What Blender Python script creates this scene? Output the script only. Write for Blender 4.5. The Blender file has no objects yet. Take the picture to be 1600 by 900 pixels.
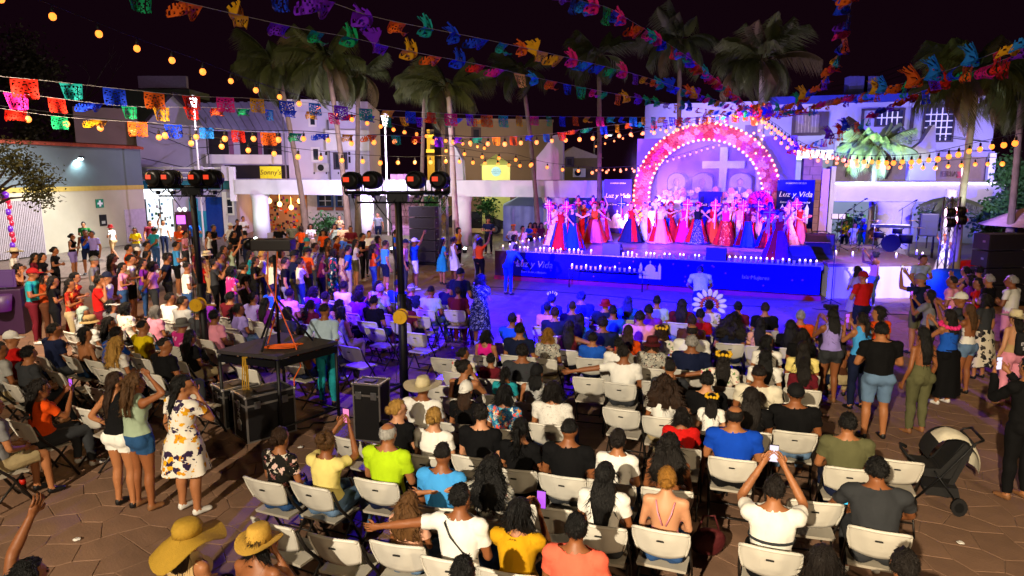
import bpy, bmesh, math, random, time
import numpy as np
from mathutils import Vector, Matrix, Euler
T0 = time.time()
S = bpy.context.scene
COL = S.collection
R = math.radians
PI = math.pi
rnd = random.Random(7)

# ------------------------------------------------------------------ camera
CZ, PITCH, F = 3.8, R(9.5), 1067.0
cam_d = bpy.data.cameras.new('camera'); cam = bpy.data.objects.new('camera', cam_d); COL.objects.link(cam)
cam.location = (0, 0, CZ); cam.rotation_euler = (PI/2 - PITCH, 0, 0)
cam_d.sensor_width = 36; cam_d.lens = 36*F/1600; cam_d.clip_start = .05; cam_d.clip_end = 2000
S.camera = cam
# ------------------------------------------------------------------ night sky
w = bpy.data.worlds.new('World'); S.world = w; w.use_nodes = True
nt = w.node_tree; bg = nt.nodes['Background']
bg.inputs['Color'].default_value = (.0040, .0009, .0026, 1); bg.inputs['Strength'].default_value = 1.0
# ------------------------------------------------------------------ exposure
S.view_settings.view_transform = 'Standard'; S.view_settings.look = 'None'
S.view_settings.exposure = 0.35; S.view_settings.gamma = 1
cy = S.cycles
cy.use_denoising = True; cy.max_bounces = 5; cy.diffuse_bounces = 2; cy.glossy_bounces = 2
cy.transmission_bounces = 3; cy.transparent_max_bounces = 6; cy.volume_bounces = 0
cy.sample_clamp_indirect = 4; cy.sample_clamp_direct = 0; cy.caustics_reflective = False; cy.caustics_refractive = False

# pixel of the photograph (1600x900) -> a point of the place
_cp, _sp = math.cos(PITCH), math.sin(PITCH)
def ray(px, py):
    a, b = (px-800)/F, (450-py)/F
    return Vector((a, _cp + b*_sp, -_sp + b*_cp))
def D(px, py, d):                     # at axial depth d
    return Vector((0, 0, CZ)) + ray(px, py)*d
def G(px, py, z=0):                   # on the plane of height z
    r = ray(px, py); return Vector((0, 0, CZ)) + r*((z-CZ)/r.z)
def P(px, py, y):                     # at ground distance y
    r = ray(px, py); return Vector((0, 0, CZ)) + r*(y/r.y)

# ------------------------------------------------------------------ lamps
def lamp(kind, name, loc, energy, color, target=None, size=.3, angle=60, blend=.4):
    l = bpy.data.lights.new(name, kind); o = bpy.data.objects.new(name, l); COL.objects.link(o)
    o.location = loc; l.energy = energy; l.color = color
    if kind == 'SPOT': l.spot_size = R(angle); l.spot_blend = blend; l.shadow_soft_size = size
    elif kind == 'POINT': l.shadow_soft_size = size
    elif kind == 'AREA':
        l.size = size
    if target is not None:
        o.rotation_euler = (Vector(target)-Vector(loc)).to_track_quat('-Z', 'Y').to_euler()
    return o
WARM = (1, .80, .56)
# the square's floodlights behind the camera, and two added fill lamps
for tx, ty, en, c in ((-7.4, 5.8, 11500, (1, .82, .57)), (-2.4, 5.4, 10500, (1, .84, .61)), (2.6, 5.6, 11500, (1, .84, .61)), (7.6, 7.0, 13000, (1, .78, .48))):
    lamp('SPOT', 'flood_lamp', (-6.5, -10, 9.0), en, c, (tx, ty, 0), .12, 33, .85)
lamp('SPOT', 'fill_lamp_right', (8, -8, 7.5), 3600, (1, .76, .46), (2.5, 5, 0), .25, 56, .8)  # added wide fill that lifts the foreground shade, no floodlight stands here
lamp('SPOT', 'flag_fill_lamp', (-6.5, -10, 9.3), 5600, (1, .88, .70), (.5, 16, 9.4), .10, 50, .6)  # added to brighten the flags and palms, not a floodlight of the square
# stage lamps (on the two towers beside the stage and the two poles in the audience), wash lamps and added fills
BLUE = (.002, .001, 1)
lamp('SPOT', 'blue_stage_lamp', (-1.8, 27.6, 4.7), 16000, BLUE, (-2.0, 18.5, 0), .06, 36, .7)
lamp('SPOT', 'blue_arch_lamp', (6.2, 28.6, 5.4), 30000, BLUE, (4.4, 20, 0), .06, 38, .7)
lamp('SPOT', 'blue_stage_lamp_right', (13.2, 21, 4.2), 22000, BLUE, (4.5, 19.5, .2), .06, 42, .6)
lamp('SPOT', 'blue_banner_lamp', (-.95, 11.7, 3.4), 140000, BLUE, (3.8, 19.5, .3), .06, 60, .7)
lamp('SPOT', 'violet_audience_lamp', (-1.8, 27.6, 4.6), 7000, (.08, .008, 1), (-2.6, 16.0, 0), .06, 30, .8)
lamp('SPOT', 'violet_aisle_lamp', (-2.75, 11.5, 3.3), 1000, (.05, .004, 1), (-2.7, 12.6, 0), .06, 84, .8)
lamp('SPOT', 'violet_seat_lamp', (-.95, 11.7, 3.3), 2200, (.05, .006, 1), (2.2, 14.0, .3), .06, 84, .8)
lamp('SPOT', 'violet_audience_lamp_right', (9.5, 28.6, 5.2), 9000, (.30, .06, 1), (10.5, 16.5, 0), .06, 36, .8)
lamp('SPOT', 'violet_rig_lamp', (-5.6, 12.3, 3.7), 9000, (.08, .008, 1), (-2.2, 18.5, .2), .06, 64, .8)
lamp('SPOT', 'pink_stage_lamp', (-5.5, 12.2, 3.9), 13000, (1, .36, .66), (5.0, 27.5, 2.7), .06, 25, .35)
lamp('SPOT', 'white_stage_lamp', (-2.0, 11.2, 3.9), 12000, (.80, .50, 1), (6.3, 28, 3.0), .06, 22, .4)
lamp('SPOT', 'magenta_stage_lamp', (12.9, 21.4, 4.3), 4500, (1, .16, .85), (6.2, 28.4, 1.5), .06, 60, .5)
lamp('SPOT', 'altar_lamp', (5.2, 29.5, 1.4), 2200, (.62, .30, 1), (8.4, 33.2, 4.2), .06, 130, .8)
lamp('SPOT', 'altar_lamp_right', (10.6, 28.0, 1.4), 1700, (1, .30, .8), (8.4, 32.6, 4.2), .06, 120, .8)
lamp('SPOT', 'facade_lamp', (10.5, 35, 6.0), 5200, (.36, .28, 1), (14.5, 42, 5.6), .06, 125, .7)
lamp('SPOT', 'facade_lamp_right', (25, 32.5, 4.2), 2600, (.48, .40, 1), (20.5, 39, 6.2), .06, 120, .7)
lamp('SPOT', 'facade_lamp_left', (-6, 34.5, 3.9), 5500, (.58, .46, 1), (-13, 45, 5.6), .06, 120, .7)
lamp('SPOT', 'pergola_lamp', (-7.0, 26, 4.6), 2500, (.80, .66, 1), (-6, 37, 2.6), .06, 110, .6)
lamp('SPOT', 'pergola_lamp_right', (14.5, 22.5, 3.9), 2600, (.66, .54, 1), (15.5, 29, 3.0), .06, 120, .6)
lamp('SPOT', 'skirt_lamp', (10.0, 15.0, 4.6), 6500, (.60, .50, 1), (11.8, 21.5, .8), .06, 26, .5)
lamp('SPOT', 'plaza_lamp_left', (-13, 31, 6.2), 8000, (.95, .96, 1), (-18.5, 28, .6), .08, 110, .7)
lamp('SPOT', 'crowd_fill_lamp', (-8.5, 7.5, 7.8), 9500, (1, .80, .58), (-11, 19.5, 1.2), .08, 84, .8)  # added to brighten the left crowd and bunting, no lamp post there
lamp('SPOT', 'palm_fill_lamp', (-3, 24, 4.2), 700, (1, .80, .50), (-7, 31, 8.5), .08, 110, .8)  # added to lift the dark palm crowns, no lamp hangs here
lamp('SPOT', 'palm_fill_lamp_right', (8, 26.5, 5.0), 1100, (.8, .62, 1), (9, 32, 9.5), .08, 100, .8)  # likewise added, a violet tinted brightener for the palms behind the stage

# ------------------------------------------------------------------ materials
def lin(c): return c/12.92 if c <= .04045 else ((c+.055)/1.055)**2.4
def hexc(h): return tuple(lin(int(h[i:i+2], 16)/255) for i in (0, 2, 4))
MATS = {}
def mat(name, col, rough=.6, metal=0, var=.15, scale=6, bump=0, bscale=30, spec=.35, rand=0, coat=0, trans=0):
    if name in MATS: return MATS[name]
    m = bpy.data.materials.new(name); MATS[name] = m; m.use_nodes = True
    n = m.node_tree.nodes; L = m.node_tree.links; b = n['Principled BSDF']
    if isinstance(col, str): col = hexc(col)
    b.inputs['Roughness'].default_value = rough; b.inputs['Metallic'].default_value = metal
    b.inputs['Specular IOR Level'].default_value = spec
    if coat: b.inputs['Coat Weight'].default_value = coat
    if trans: b.inputs['Transmission Weight'].default_value = trans
    tc = n.new('ShaderNodeTexCoord')
    no = n.new('ShaderNodeTexNoise'); no.inputs['Scale'].default_value = scale; no.inputs['Detail'].default_value = 4
    L.new(tc.outputs['Object'], no.inputs['Vector'])
    mr = n.new('ShaderNodeMapRange'); mr.inputs[3].default_value = 1-var*1.6; mr.inputs[4].default_value = 1+var*1.6
    L.new(no.outputs['Fac'], mr.inputs[0])
    hv = n.new('ShaderNodeHueSaturation'); hv.inputs['Color'].default_value = (*col, 1)
    if rand:
        oi = n.new('ShaderNodeObjectInfo'); m2 = n.new('ShaderNodeMapRange'); m2.inputs[3].default_value = 1-rand; m2.inputs[4].default_value = 1+rand
        L.new(oi.outputs['Random'], m2.inputs[0]); mm = n.new('ShaderNodeMath'); mm.operation = 'MULTIPLY'
        L.new(mr.outputs[0], mm.inputs[0]); L.new(m2.outputs[0], mm.inputs[1]); L.new(mm.outputs[0], hv.inputs['Value'])
    else: L.new(mr.outputs[0], hv.inputs['Value'])
    L.new(hv.outputs[0], b.inputs['Base Color'])
    if bump:
        nb = n.new('ShaderNodeTexNoise'); nb.inputs['Scale'].default_value = bscale; nb.inputs['Detail'].default_value = 5
        L.new(tc.outputs['Object'], nb.inputs['Vector'])
        bp = n.new('ShaderNodeBump'); bp.inputs['Strength'].default_value = bump; bp.inputs['Distance'].default_value = .02
        L.new(nb.outputs['Fac'], bp.inputs['Height']); L.new(bp.outputs[0], b.inputs['Normal'])
    return m
def pattern(name, base, cols, scale=9, size=.45, rough=.8, chan='F1'):
    """cloth printed with scattered motifs: voronoi cells in several colours on a base"""
    if name in MATS: return MATS[name]
    m = bpy.data.materials.new(name); MATS[name] = m; m.use_nodes = True
    n = m.node_tree.nodes; L = m.node_tree.links; b = n['Principled BSDF']; b.inputs['Roughness'].default_value = rough
    b.inputs['Specular IOR Level'].default_value = .2
    tc = n.new('ShaderNodeTexCoord'); v = n.new('ShaderNodeTexVoronoi'); v.inputs['Scale'].default_value = scale
    no = n.new('ShaderNodeTexNoise'); no.inputs['Scale'].default_value = scale*1.6
    mx0 = n.new('ShaderNodeMix'); mx0.data_type = 'VECTOR'; mx0.inputs[0].default_value = .10
    L.new(tc.outputs['Object'], no.inputs['Vector']); L.new(tc.outputs['Object'], mx0.inputs[4]); L.new(no.outputs['Color'], mx0.inputs[5])
    L.new(mx0.outputs[1], v.inputs['Vector'])
    rp = n.new('ShaderNodeValToRGB'); rp.color_ramp.interpolation = 'CONSTANT'
    e = rp.color_ramp.elements
    while len(e) < len(cols): e.new(.5)
    for i, c in enumerate(cols):
        e[i].position = i/len(cols); e[i].color = (*hexc(c), 1)
    sp = n.new('ShaderNodeSeparateColor'); L.new(v.outputs['Color'], sp.inputs[0]); L.new(sp.outputs[0], rp.inputs[0])
    st = n.new('ShaderNodeMath'); st.operation = 'LESS_THAN'; st.inputs[1].default_value = size; L.new(v.outputs['Distance'], st.inputs[0])
    mx = n.new('ShaderNodeMix'); mx.data_type = 'RGBA'; mx.inputs[6].default_value = (*hexc(base), 1)
    L.new(st.outputs[0], mx.inputs[0]); L.new(rp.outputs[0], mx.inputs[7]); L.new(mx.outputs[2], b.inputs['Base Color'])
    return m
def emit(name, col, strength, sample=True, base=(.02, .02, .02)):
    if name in MATS: return MATS[name]
    m = bpy.data.materials.new(name); MATS[name] = m; m.use_nodes = True
    b = m.node_tree.nodes['Principled BSDF']; b.inputs['Base Color'].default_value = (*base, 1)
    b.inputs['Emission Color'].default_value = (*col, 1); b.inputs['Emission Strength'].default_value = strength
    if not sample: m.cycles.emission_sampling = 'NONE'
    return m

# ------------------------------------------------------------------ object helpers
def tag(o, label=None, cat=None, group=None, kind=None):
    if label: o['label'] = label
    if cat: o['category'] = cat
    if group: o['group'] = group
    if kind: o['kind'] = kind
    return o
def empty(name, loc=(0, 0, 0), rz=0, label=None, cat=None, group=None):
    o = bpy.data.objects.new(name, None); COL.objects.link(o); o.location = loc; o.rotation_euler = (0, 0, rz)
    o.empty_display_size = .1
    return tag(o, label, cat, group)
def link(name, me, parent=None, m=None, loc=None, rot=None):
    o = bpy.data.objects.new(name, me); COL.objects.link(o)
    if parent is not None: o.parent = parent
    if loc is not None: o.location = loc
    if rot is not None: o.rotation_euler = rot
    return o
def obj(name, bm, mats, parent=None, smooth=False, loc=None, rot=None):
    me = bpy.data.meshes.new(name); bm.to_mesh(me); bm.free()
    for m in (mats if isinstance(mats, (list, tuple)) else [mats]): me.materials.append(m)
    if smooth: me.polygons.foreach_set('use_smooth', [True]*len(me.polygons))
    return link(name, me, parent, None, loc, rot)
def copy_tree(o, parent=None):
    c = o.copy(); COL.objects.link(c)
    if parent is not None: c.parent = parent
    for ch in KIDS(o): copy_tree(ch, c)
    return c
def KIDS(o): return [c for c in o.children]
def NB(): return bmesh.new()
def box(bm, c, s, rz=0, mi=0, bev=0, M4=None):
    r = bmesh.ops.create_cube(bm, size=1)
    m = Matrix.Translation(c) @ Matrix.Rotation(rz, 4, 'Z') @ Matrix.Diagonal((*s, 1))
    if M4 is not None: m = M4 @ m
    bmesh.ops.transform(bm, matrix=m, verts=r['verts'])
    fs = {f for v in r['verts'] for f in v.link_faces}
    for f in fs: f.material_index = mi
    if bev:
        es = list({e for v in r['verts'] for e in v.link_edges})
        g = bmesh.ops.bevel(bm, geom=es, offset=bev, segments=2, affect='EDGES', profile=.6)
        for f in g['faces']: f.material_index = mi
def frame(d):
    d = d.normalized(); a = Vector((0, 0, 1)) if abs(d.z) < .95 else Vector((0, 1, 0))
    x = a.cross(d).normalized(); return x, d.cross(x)
def tube(bm, pts, rad, seg=8, mi=0, cap=True, close=False):
    pts = [Vector(p) for p in pts]; n = len(pts)
    if not hasattr(rad, '__len__'): rad = [rad]*n
    rings = []; x = None
    for i, p in enumerate(pts):
        d = pts[min(i+1, n-1)] - pts[max(i-1, 0)]
        if d.length < 1e-9: d = Vector((0, 0, 1))
        if x is None: x, y = frame(d)
        else:
            d.normalize(); x = (x - d*x.dot(d)).normalized(); y = d.cross(x)
        r = rad[i]; rx, ry = (r, r) if not hasattr(r, '__len__') else r
        rings.append([bm.verts.new(p + x*math.cos(2*PI*k/seg)*rx + y*math.sin(2*PI*k/seg)*ry) for k in range(seg)])
    for a, b in zip(rings, rings[1:]):
        for k in range(seg):
            f = bm.faces.new((a[k], a[(k+1) % seg], b[(k+1) % seg], b[k])); f.material_index = mi; f.smooth = True
    if cap:
        for rg, fl in ((rings[0], True), (rings[-1], False)):
            f = bm.faces.new(rg[::-1] if fl else rg); f.material_index = mi
    return rings
def loft(bm, rings, seg=16, mi=0, cap=True):
    """rings: (cx,cy,cz,rx,ry) horizontal ellipses"""
    rs = [[bm.verts.new((cx + rx*math.cos(2*PI*k/seg), cy_ + ry*math.sin(2*PI*k/seg), cz)) for k in range(seg)] for cx, cy_, cz, rx, ry in rings]
    for a, b in zip(rs, rs[1:]):
        for k in range(seg):
            f = bm.faces.new((a[k], a[(k+1) % seg], b[(k+1) % seg], b[k])); f.material_index = mi; f.smooth = True
    if cap:
        f = bm.faces.new(rs[0][::-1]); f.material_index = mi; f = bm.faces.new(rs[-1]); f.material_index = mi
    return rs
def ell(bm, c, r, sub=2, mi=0, rot=None):
    g = bmesh.ops.create_icosphere(bm, subdivisions=sub, radius=1)
    m = Matrix.Translation(c) @ (rot.to_matrix().to_4x4() if rot is not None else Matrix()) @ Matrix.Diagonal((*r, 1)) if hasattr(r, '__len__') else Matrix.Translation(c) @ Matrix.Scale(r, 4)
    bmesh.ops.transform(bm, matrix=m, verts=g['verts'])
    for f in {f for v in g['verts'] for f in v.link_faces}: f.material_index = mi; f.smooth = True
def poly(bm, pts, mi=0):
    f = bm.faces.new([bm.verts.new(p) for p in pts]); f.material_index = mi; return f
def prism(bm, pts, h, mi=0):
    """extrude a polygon (list of Vector) along vector h"""
    h = Vector(h); a = [bm.verts.new(p) for p in pts]; b = [bm.verts.new(Vector(p)+h) for p in pts]; n = len(a)
    fs = [bm.faces.new(a[::-1]), bm.faces.new(b)] + [bm.faces.new((a[i], a[(i+1) % n], b[(i+1) % n], b[i])) for i in range(n)]
    for f in fs: f.material_index = mi
    return fs
def norm(bm): bmesh.ops.recalc_face_normals(bm, faces=bm.faces[:])
def wallbox(bm, p0, p1, z0, z1, th, mi=0):
    """upright slab from plan point p0 to p1, thickness behind the face"""
    p0 = Vector((p0[0], p0[1], 0)); p1 = Vector((p1[0], p1[1], 0)); d = (p1-p0).normalized(); nrm = Vector((-d.y, d.x, 0))
    if nrm.y < 0: nrm = -nrm
    q = [p0, p1, p1+nrm*th, p0+nrm*th]
    prism(bm, [Vector((a.x, a.y, z0)) for a in q], (0, 0, z1-z0), mi)
FONT = None
def text_mesh(s, size, thick=.01, shear=0, align='CENTER'):
    c = bpy.data.curves.new('t', 'FONT'); c.body = s; c.size = size; c.extrude = thick; c.align_x = align; c.align_y = 'CENTER'; c.shear = shear; c.resolution_u = 2
    o = bpy.data.objects.new('t', c); COL.objects.link(o)
    dg = bpy.context.evaluated_depsgraph_get(); dg.update(); me = bpy.data.meshes.new_from_object(o.evaluated_get(dg))
    bpy.data.objects.remove(o); return me
def text(s, size, m, parent, loc, rot, thick=.01, shear=0, name='lettering'):
    me = text_mesh(s, size, thick, shear); me.materials.clear(); me.materials.append(m)
    return link(name, me, parent, None, loc, rot)
# ================================================================== PEOPLE
from mathutils import noise as mnoise
ARM = {  # elbow, wrist offsets from the shoulder: (outward, forward, up)
 'down': ((.07, -.03, -.28), (.09, .06, -.53)), 'lap': ((.06, .04, -.27), (-.06, .24, -.33)),
 'phone': ((.05, .20, -.20), (-.09, .36, .05)), 'high': ((.07, .22, .02), (-.09, .34, .28)),
 'cross': ((.08, .05, -.26), (-.12, .20, -.20)), 'back': ((.10, -.13, -.24), (-.10, -.19, -.38)),
 'up': ((.14, .10, .22), (.10, .22, .46)), 'side': ((.27, -.05, -.05), (.53, -.09, -.10)),
 'skirt': ((.20, .04, -.19), (.40, .14, -.33)), 'head': ((.22, .10, .12), (.02, .10, .28)), 'hold': ((.08, .02, -.27), (-.08, .20, -.25)),
 'hip': ((.17, -.10, -.22), (.02, .04, -.36)), 'cheek': ((.09, .16, -.20), (-.08, .13, .09)),
 'out': ((.24, .08, -.12), (.46, .16, -.02)), 'lean': ((.10, .16, -.24), (-.02, .34, -.36)),
 'shoulderhold': ((.16, .20, -.12), (.30, .34, -.05)),
}
POSE = {  # legs, left arm, right arm, forward lean of the spine
 'stand': ('stand', 'down', 'down', .02), 'hold': ('stand', 'hold', 'hold', .03), 'film': ('stand', 'phone', 'phone', .02),
 'filmhigh': ('stand', 'high', 'high', .0), 'cross': ('stand', 'cross', 'cross', 0), 'armup': ('stand', 'down', 'up', 0),
 'back': ('stand', 'back', 'back', .02), 'handhead': ('stand', 'down', 'head', 0), 'walk': ('walk', 'hold', 'down', .06),
 'hip': ('stand', 'hip', 'down', 0), 'cheek': ('stand', 'down', 'cheek', .02), 'bend': ('stand', 'lean', 'lean', .55),
 'sit': ('sit', 'lap', 'lap', .0), 'sitback': ('sit', 'lap', 'down', -.06), 'sitfwd': ('sit', 'lean', 'lean', .22),
 'sitfilm': ('sit', 'phone', 'phone', .02), 'sithigh': ('sit', 'high', 'high', 0), 'sitL': ('sit', 'side', 'lap', 0),
 'sitR': ('sit', 'lap', 'side', 0), 'situp': ('sit', 'up', 'lap', 0), 'sitcheek': ('sit', 'lap', 'cheek', .05),
 'crouch': ('crouch', 'phone', 'phone', .12), 'dance': ('stand', 'hip', 'out', 0), 'dance3': ('stand', 'skirt', 'skirt', -.05), 'dance4': ('walk', 'up', 'skirt', .08), 'dance2': ('stand', 'out', 'up', 0),
}
HEADC = {}
def skeleton(sex, pose, yaw):
    legs, aL, aR, lean = POSE[pose]
    sc = 1.0 if sex == 'm' else .93
    V = Vector
    sw, hw = (.185, .092) if sex == 'm' else (.158, .096)
    if legs == 'sit': pel = V((0, -.05, .545))
    elif legs == 'crouch': pel = V((0, -.12, .36))
    else: pel = V((0, 0, .93*sc))
    rot = Matrix.Rotation(-lean, 3, 'X')
    up = lambda x, y, z: pel + rot @ (V((x, y, z))*sc)
    s = dict(P=pel, W=up(0, -.015, .17), C=up(0, -.01, .38), N=up(0, -.005, .53), H=up(0, .03, .665))
    if pose == 'bend': s['H'] = up(0, .07, .66)
    segs = []      # (class, a, b, ra, rb)
    for sg, side in ((-1, 'L'), (1, 'R')):
        sh = up(sg*sw/sc, -.01, .465)
        e, w_ = ARM[aL if sg < 0 else aR]
        el = sh + V((sg*e[0], e[1], e[2]))*sc; wr = sh + V((sg*w_[0], w_[1], w_[2]))*sc
        hip = pel + V((sg*hw, 0, -.01))
        if legs == 'sit':
            kn = V((sg*.13, .40, .53)); an = V((sg*.12, .38+.05*(sg > 0), .085)); 
        elif legs == 'crouch':
            kn = V((sg*.18, .22, .50)); an = V((sg*.12, .02, .09))
        elif legs == 'walk':
            kn = pel + V((sg*.09, .16 if sg > 0 else -.02, -.42*sc)); an = V((sg*.09, .24 if sg > 0 else -.28, .09 if sg > 0 else .16))
        else:
            kn = V((sg*.105, .025, .50*sc)); an = V((sg*.115, 0, .085))
        toe = V((an.x*1.12, an.y+.15, .035)) if an.z < .12 else V((an.x, an.y+.12, .05))
        s['sh'+side], s['el'+side], s['wr'+side], s['hip'+side], s['kn'+side], s['an'+side], s['toe'+side] = sh, el, wr, hip, kn, an, toe
        k = 1 if sex == 'm' else .86
        segs += [('uarm', sh, el, .052*k, .043*k), ('farm', el, wr, .043*k, .03*k), ('hand', wr, wr+(wr-el).normalized()*.09, .036*k, .03*k),
                 ('thigh', hip, kn, .088, .058), ('shin', kn, an, .056, .038), ('foot', an + V((0, -.03, -.04)), toe, .042, .034)]
    segs += [('pelvis', s['P'], s['W'], .15, .13), ('chest', s['W'], s['N'], .13, .11), ('neck', s['N'], s['H'], .06, .055), ('head', s['H']-V((0, 0, .03)), s['H']+V((0, 0, .05)), .10, .10)]
    return s, segs, sc
CLS = ['uarm', 'farm', 'hand', 'thigh', 'shin', 'foot', 'pelvis', 'chest', 'neck', 'head']
BODY = {}
def hand(bm, wr, el, sg, sc):
    d = (wr-el).normalized(); up_ = Vector((0, 0, 1)) if abs(d.z) < .8 else Vector((0, 1, 0))
    n = d.cross(up_).normalized(); s = n.cross(d).normalized()      # s: across the knuckles
    nn = n*(-sg)
    for i, ln in enumerate((.058, .072, .076, .068)):
        b = wr + d*.085*sc + s*((i-1.5)*.021*sc); c = b + d*ln*.5*sc + nn*.004; e_ = c + (d*.8+nn*.6).normalized()*ln*.55*sc
        tube(bm, [b-d*.02, b, c, e_], [.0085*sc, .0095*sc, .0088*sc, .0065*sc], 5)
    b = wr + d*.035*sc + s*.03*sc; tube(bm, [b-s*.012, b+(d+s).normalized()*.035*sc, b+(d*1.4+s*.8+nn*.3).normalized()*.068*sc], [.011*sc, .0105*sc, .0075*sc], 5)
def body_mesh(sex, pose, yaw):
    key = (sex, pose, yaw)
    if key in BODY: return BODY[key]
    s, segs, sc = skeleton(sex, pose, yaw); V = Vector; bm = NB()
    P_, W_, C_, N_, H_ = s['P'], s['W'], s['C'], s['N'], s['H']
    ax = (N_-P_).normalized()
    if sex == 'm': rr = [(.09, .085), (.160, .118), (.155, .112), (.150, .105), (.172, .118), (.172, .108), (.125, .08), (.062, .062)]
    else: rr = [(.09, .085), (.170, .125), (.160, .112), (.122, .092), (.142, .105), (.142, .095), (.105, .07), (.054, .054)]
    legs = POSE[pose][0]
    low = P_ - ax*.10 if legs != 'sit' else P_ - ax*.07
    tube(bm, [low, P_-ax*.02, P_+ax*.08*sc, W_+ax*.02, C_, N_-ax*.09*sc, N_-ax*.025*sc, N_+ax*.03], rr, 14)
    tube(bm, [N_-ax*.04, N_+(H_-N_)*.4, H_-V((0, .0, .02))], [.066*sc, .056*sc, .058*sc], 10)
    for sg, q in ((-1, 'L'), (1, 'R')):
        sh, el, wr, hip, kn, an, toe = [s[a+q] for a in ('sh', 'el', 'wr', 'hip', 'kn', 'an', 'toe')]
        k = 1 if sex == 'm' else .86
        ell(bm, sh, (.068*k, .062*k, .064*k), 2)
        tube(bm, [N_-ax*.05, sh+V((0, 0, .01))], [.06*k, .052*k], 8)
        tube(bm, [sh, sh+(el-sh)*.4, el], [.053*k, .051*k, .041*k], 8); ell(bm, el, .042*k, 1)
        d = (wr-el)
        tube(bm, [el, el+d*.3, wr, wr+d.normalized()*.02], [.042*k, .043*k, .028*k, .028*k], 8)
        hd = d.normalized(); up_ = V((0, 0, 1)) if abs(hd.z) < .8 else V((0, 1, 0)); n = hd.cross(up_).normalized(); a = n.cross(hd)
        # palm
        g = bmesh.ops.create_icosphere(bm, subdivisions=2, radius=1)
        m3 = Matrix((a, hd, n)).transposed().to_4x4()
        bmesh.ops.transform(bm, matrix=Matrix.Translation(wr+hd*.05*sc) @ m3 @ Matrix.Diagonal((.044*sc, .058*sc, .02*sc, 1)), verts=g['verts'])
        f_ = 1.06 if sex == 'w' else 1
        tube(bm, [hip, hip+(kn-hip)*.35, kn], [.092*f_, .083*f_, .056], 10); ell(bm, kn, .057, 1)
        sd = an-kn; bk = V((0, -.012, 0)) if legs != 'sit' else V((0, -.01, 0))
        tube(bm, [kn, kn+sd*.3+bk, kn+sd*.7, an], [.055, .058, .043, .036], 10); ell(bm, an, .042, 1)
        fd = (toe-an); fd.z = 0
        tube(bm, [an+V((0, -.045, -.045)), an+V((0, 0, -.035)), an+fd*.6+V((0, 0, -.045)), V((toe.x, toe.y, .032))], [(.030, .036), (.040, .045), (.046, .034), (.040, .026)], 10)
        ell(bm, hip+V((0, -.055, .0)), (.09, .075, .09), 2)
        if sex == 'w': ell(bm, C_+ax*.03+V((sg*.068, .085, 0)), (.062, .058, .062), 2)
        else: ell(bm, C_+ax*.06+V((sg*.08, .07, 0)), (.085, .05, .07), 2)
    # head (turned by yaw)
    hm = Matrix.Translation(H_) @ Matrix.Rotation(yaw, 4, 'Z')
    def he(c, r, sub=2): ell(bm, hm @ V(c), r, sub, 0, Euler((0, 0, yaw)))
    he((0, -.012, .022), (.077, .097, .100), 3); he((0, .022, -.048), (.058, .066, .068), 2); he((0, .055, -.088), (.03, .028, .024))
    he((0, .095, -.012), (.014, .022, .028)); he((0, .07, .03), (.058, .026, .016))
    for sg in (-1, 1): he((sg*.079, -.004, -.004), (.012, .024, .034))
    me = bpy.data.meshes.new('tmp'); bm.to_mesh(me); bm.free()
    o = bpy.data.objects.new('tmp', me); COL.objects.link(o)
    md = o.modifiers.new('r', 'REMESH'); md.mode = 'VOXEL'; md.voxel_size = .0185
    md = o.modifiers.new('s', 'SMOOTH'); md.iterations = 3; md.factor = .5
    md = o.modifiers.new('d', 'DECIMATE'); md.ratio = .62
    dg = bpy.context.evaluated_depsgraph_get(); dg.update()
    base = bpy.data.meshes.new_from_object(o.evaluated_get(dg)); bpy.data.objects.remove(o); bpy.data.meshes.remove(me)
    bm = NB(); bm.from_mesh(base); bpy.data.meshes.remove(base)
    n0 = len(bm.faces)
    for sg, q in ((-1, 'L'), (1, 'R')): hand(bm, s['wr'+q], s['el'+q], sg, sc)
    n1 = len(bm.faces)
    for sg in (-1, 1):
        ell(bm, hm @ V((sg*.031, .082, .004)), (.013, .008, .008), 1, 4, Euler((0, 0, yaw)))
        ell(bm, hm @ V((sg*.031, .085, .028)), (.018, .006, .004), 1, 4, Euler((0, 0, yaw)))
    ell(bm, hm @ V((0, .087, -.058)), (.022, .007, .006), 1, 5, Euler((0, 0, yaw)))
    bm.faces.ensure_lookup_table()
    cen = np.array([f.calc_center_median()[:] for f in bm.faces])
    best = np.full(len(cen), 1e9); cls = np.zeros(len(cen), int); tt = np.zeros(len(cen))
    for c, a, b, ra, rb in segs:
        a = np.array(a); b = np.array(b); d = b-a; t = np.clip(((cen-a) @ d)/max(d @ d, 1e-9), 0, 1)
        dist = np.linalg.norm(cen-(a+t[:, None]*d), axis=1) - (ra+(rb-ra)*t)
        m_ = dist < best; best[m_] = dist[m_]; cls[m_] = CLS.index(c); tt[m_] = t[m_]
    cls[n0:n1] = 2; cls[n1:] = 99
    BODY[key] = (bm, cls, tt, cen, s, sc)
    HEADC[key] = H_
    return BODY[key]
SLEEVE = {'tank': (0, .0), 'tee': (.55, 0), 'long': (1, .97), 'half': (.95, .1), 'tube': (-1, 0), 'bare': (-2, 0)}
LEG = {'shorts': (.82, 0), 'pants': (1, .95), 'mini': (.36, 0), 'capri': (1, .5), 'none': (-1, 0)}
VAR = {}
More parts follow.
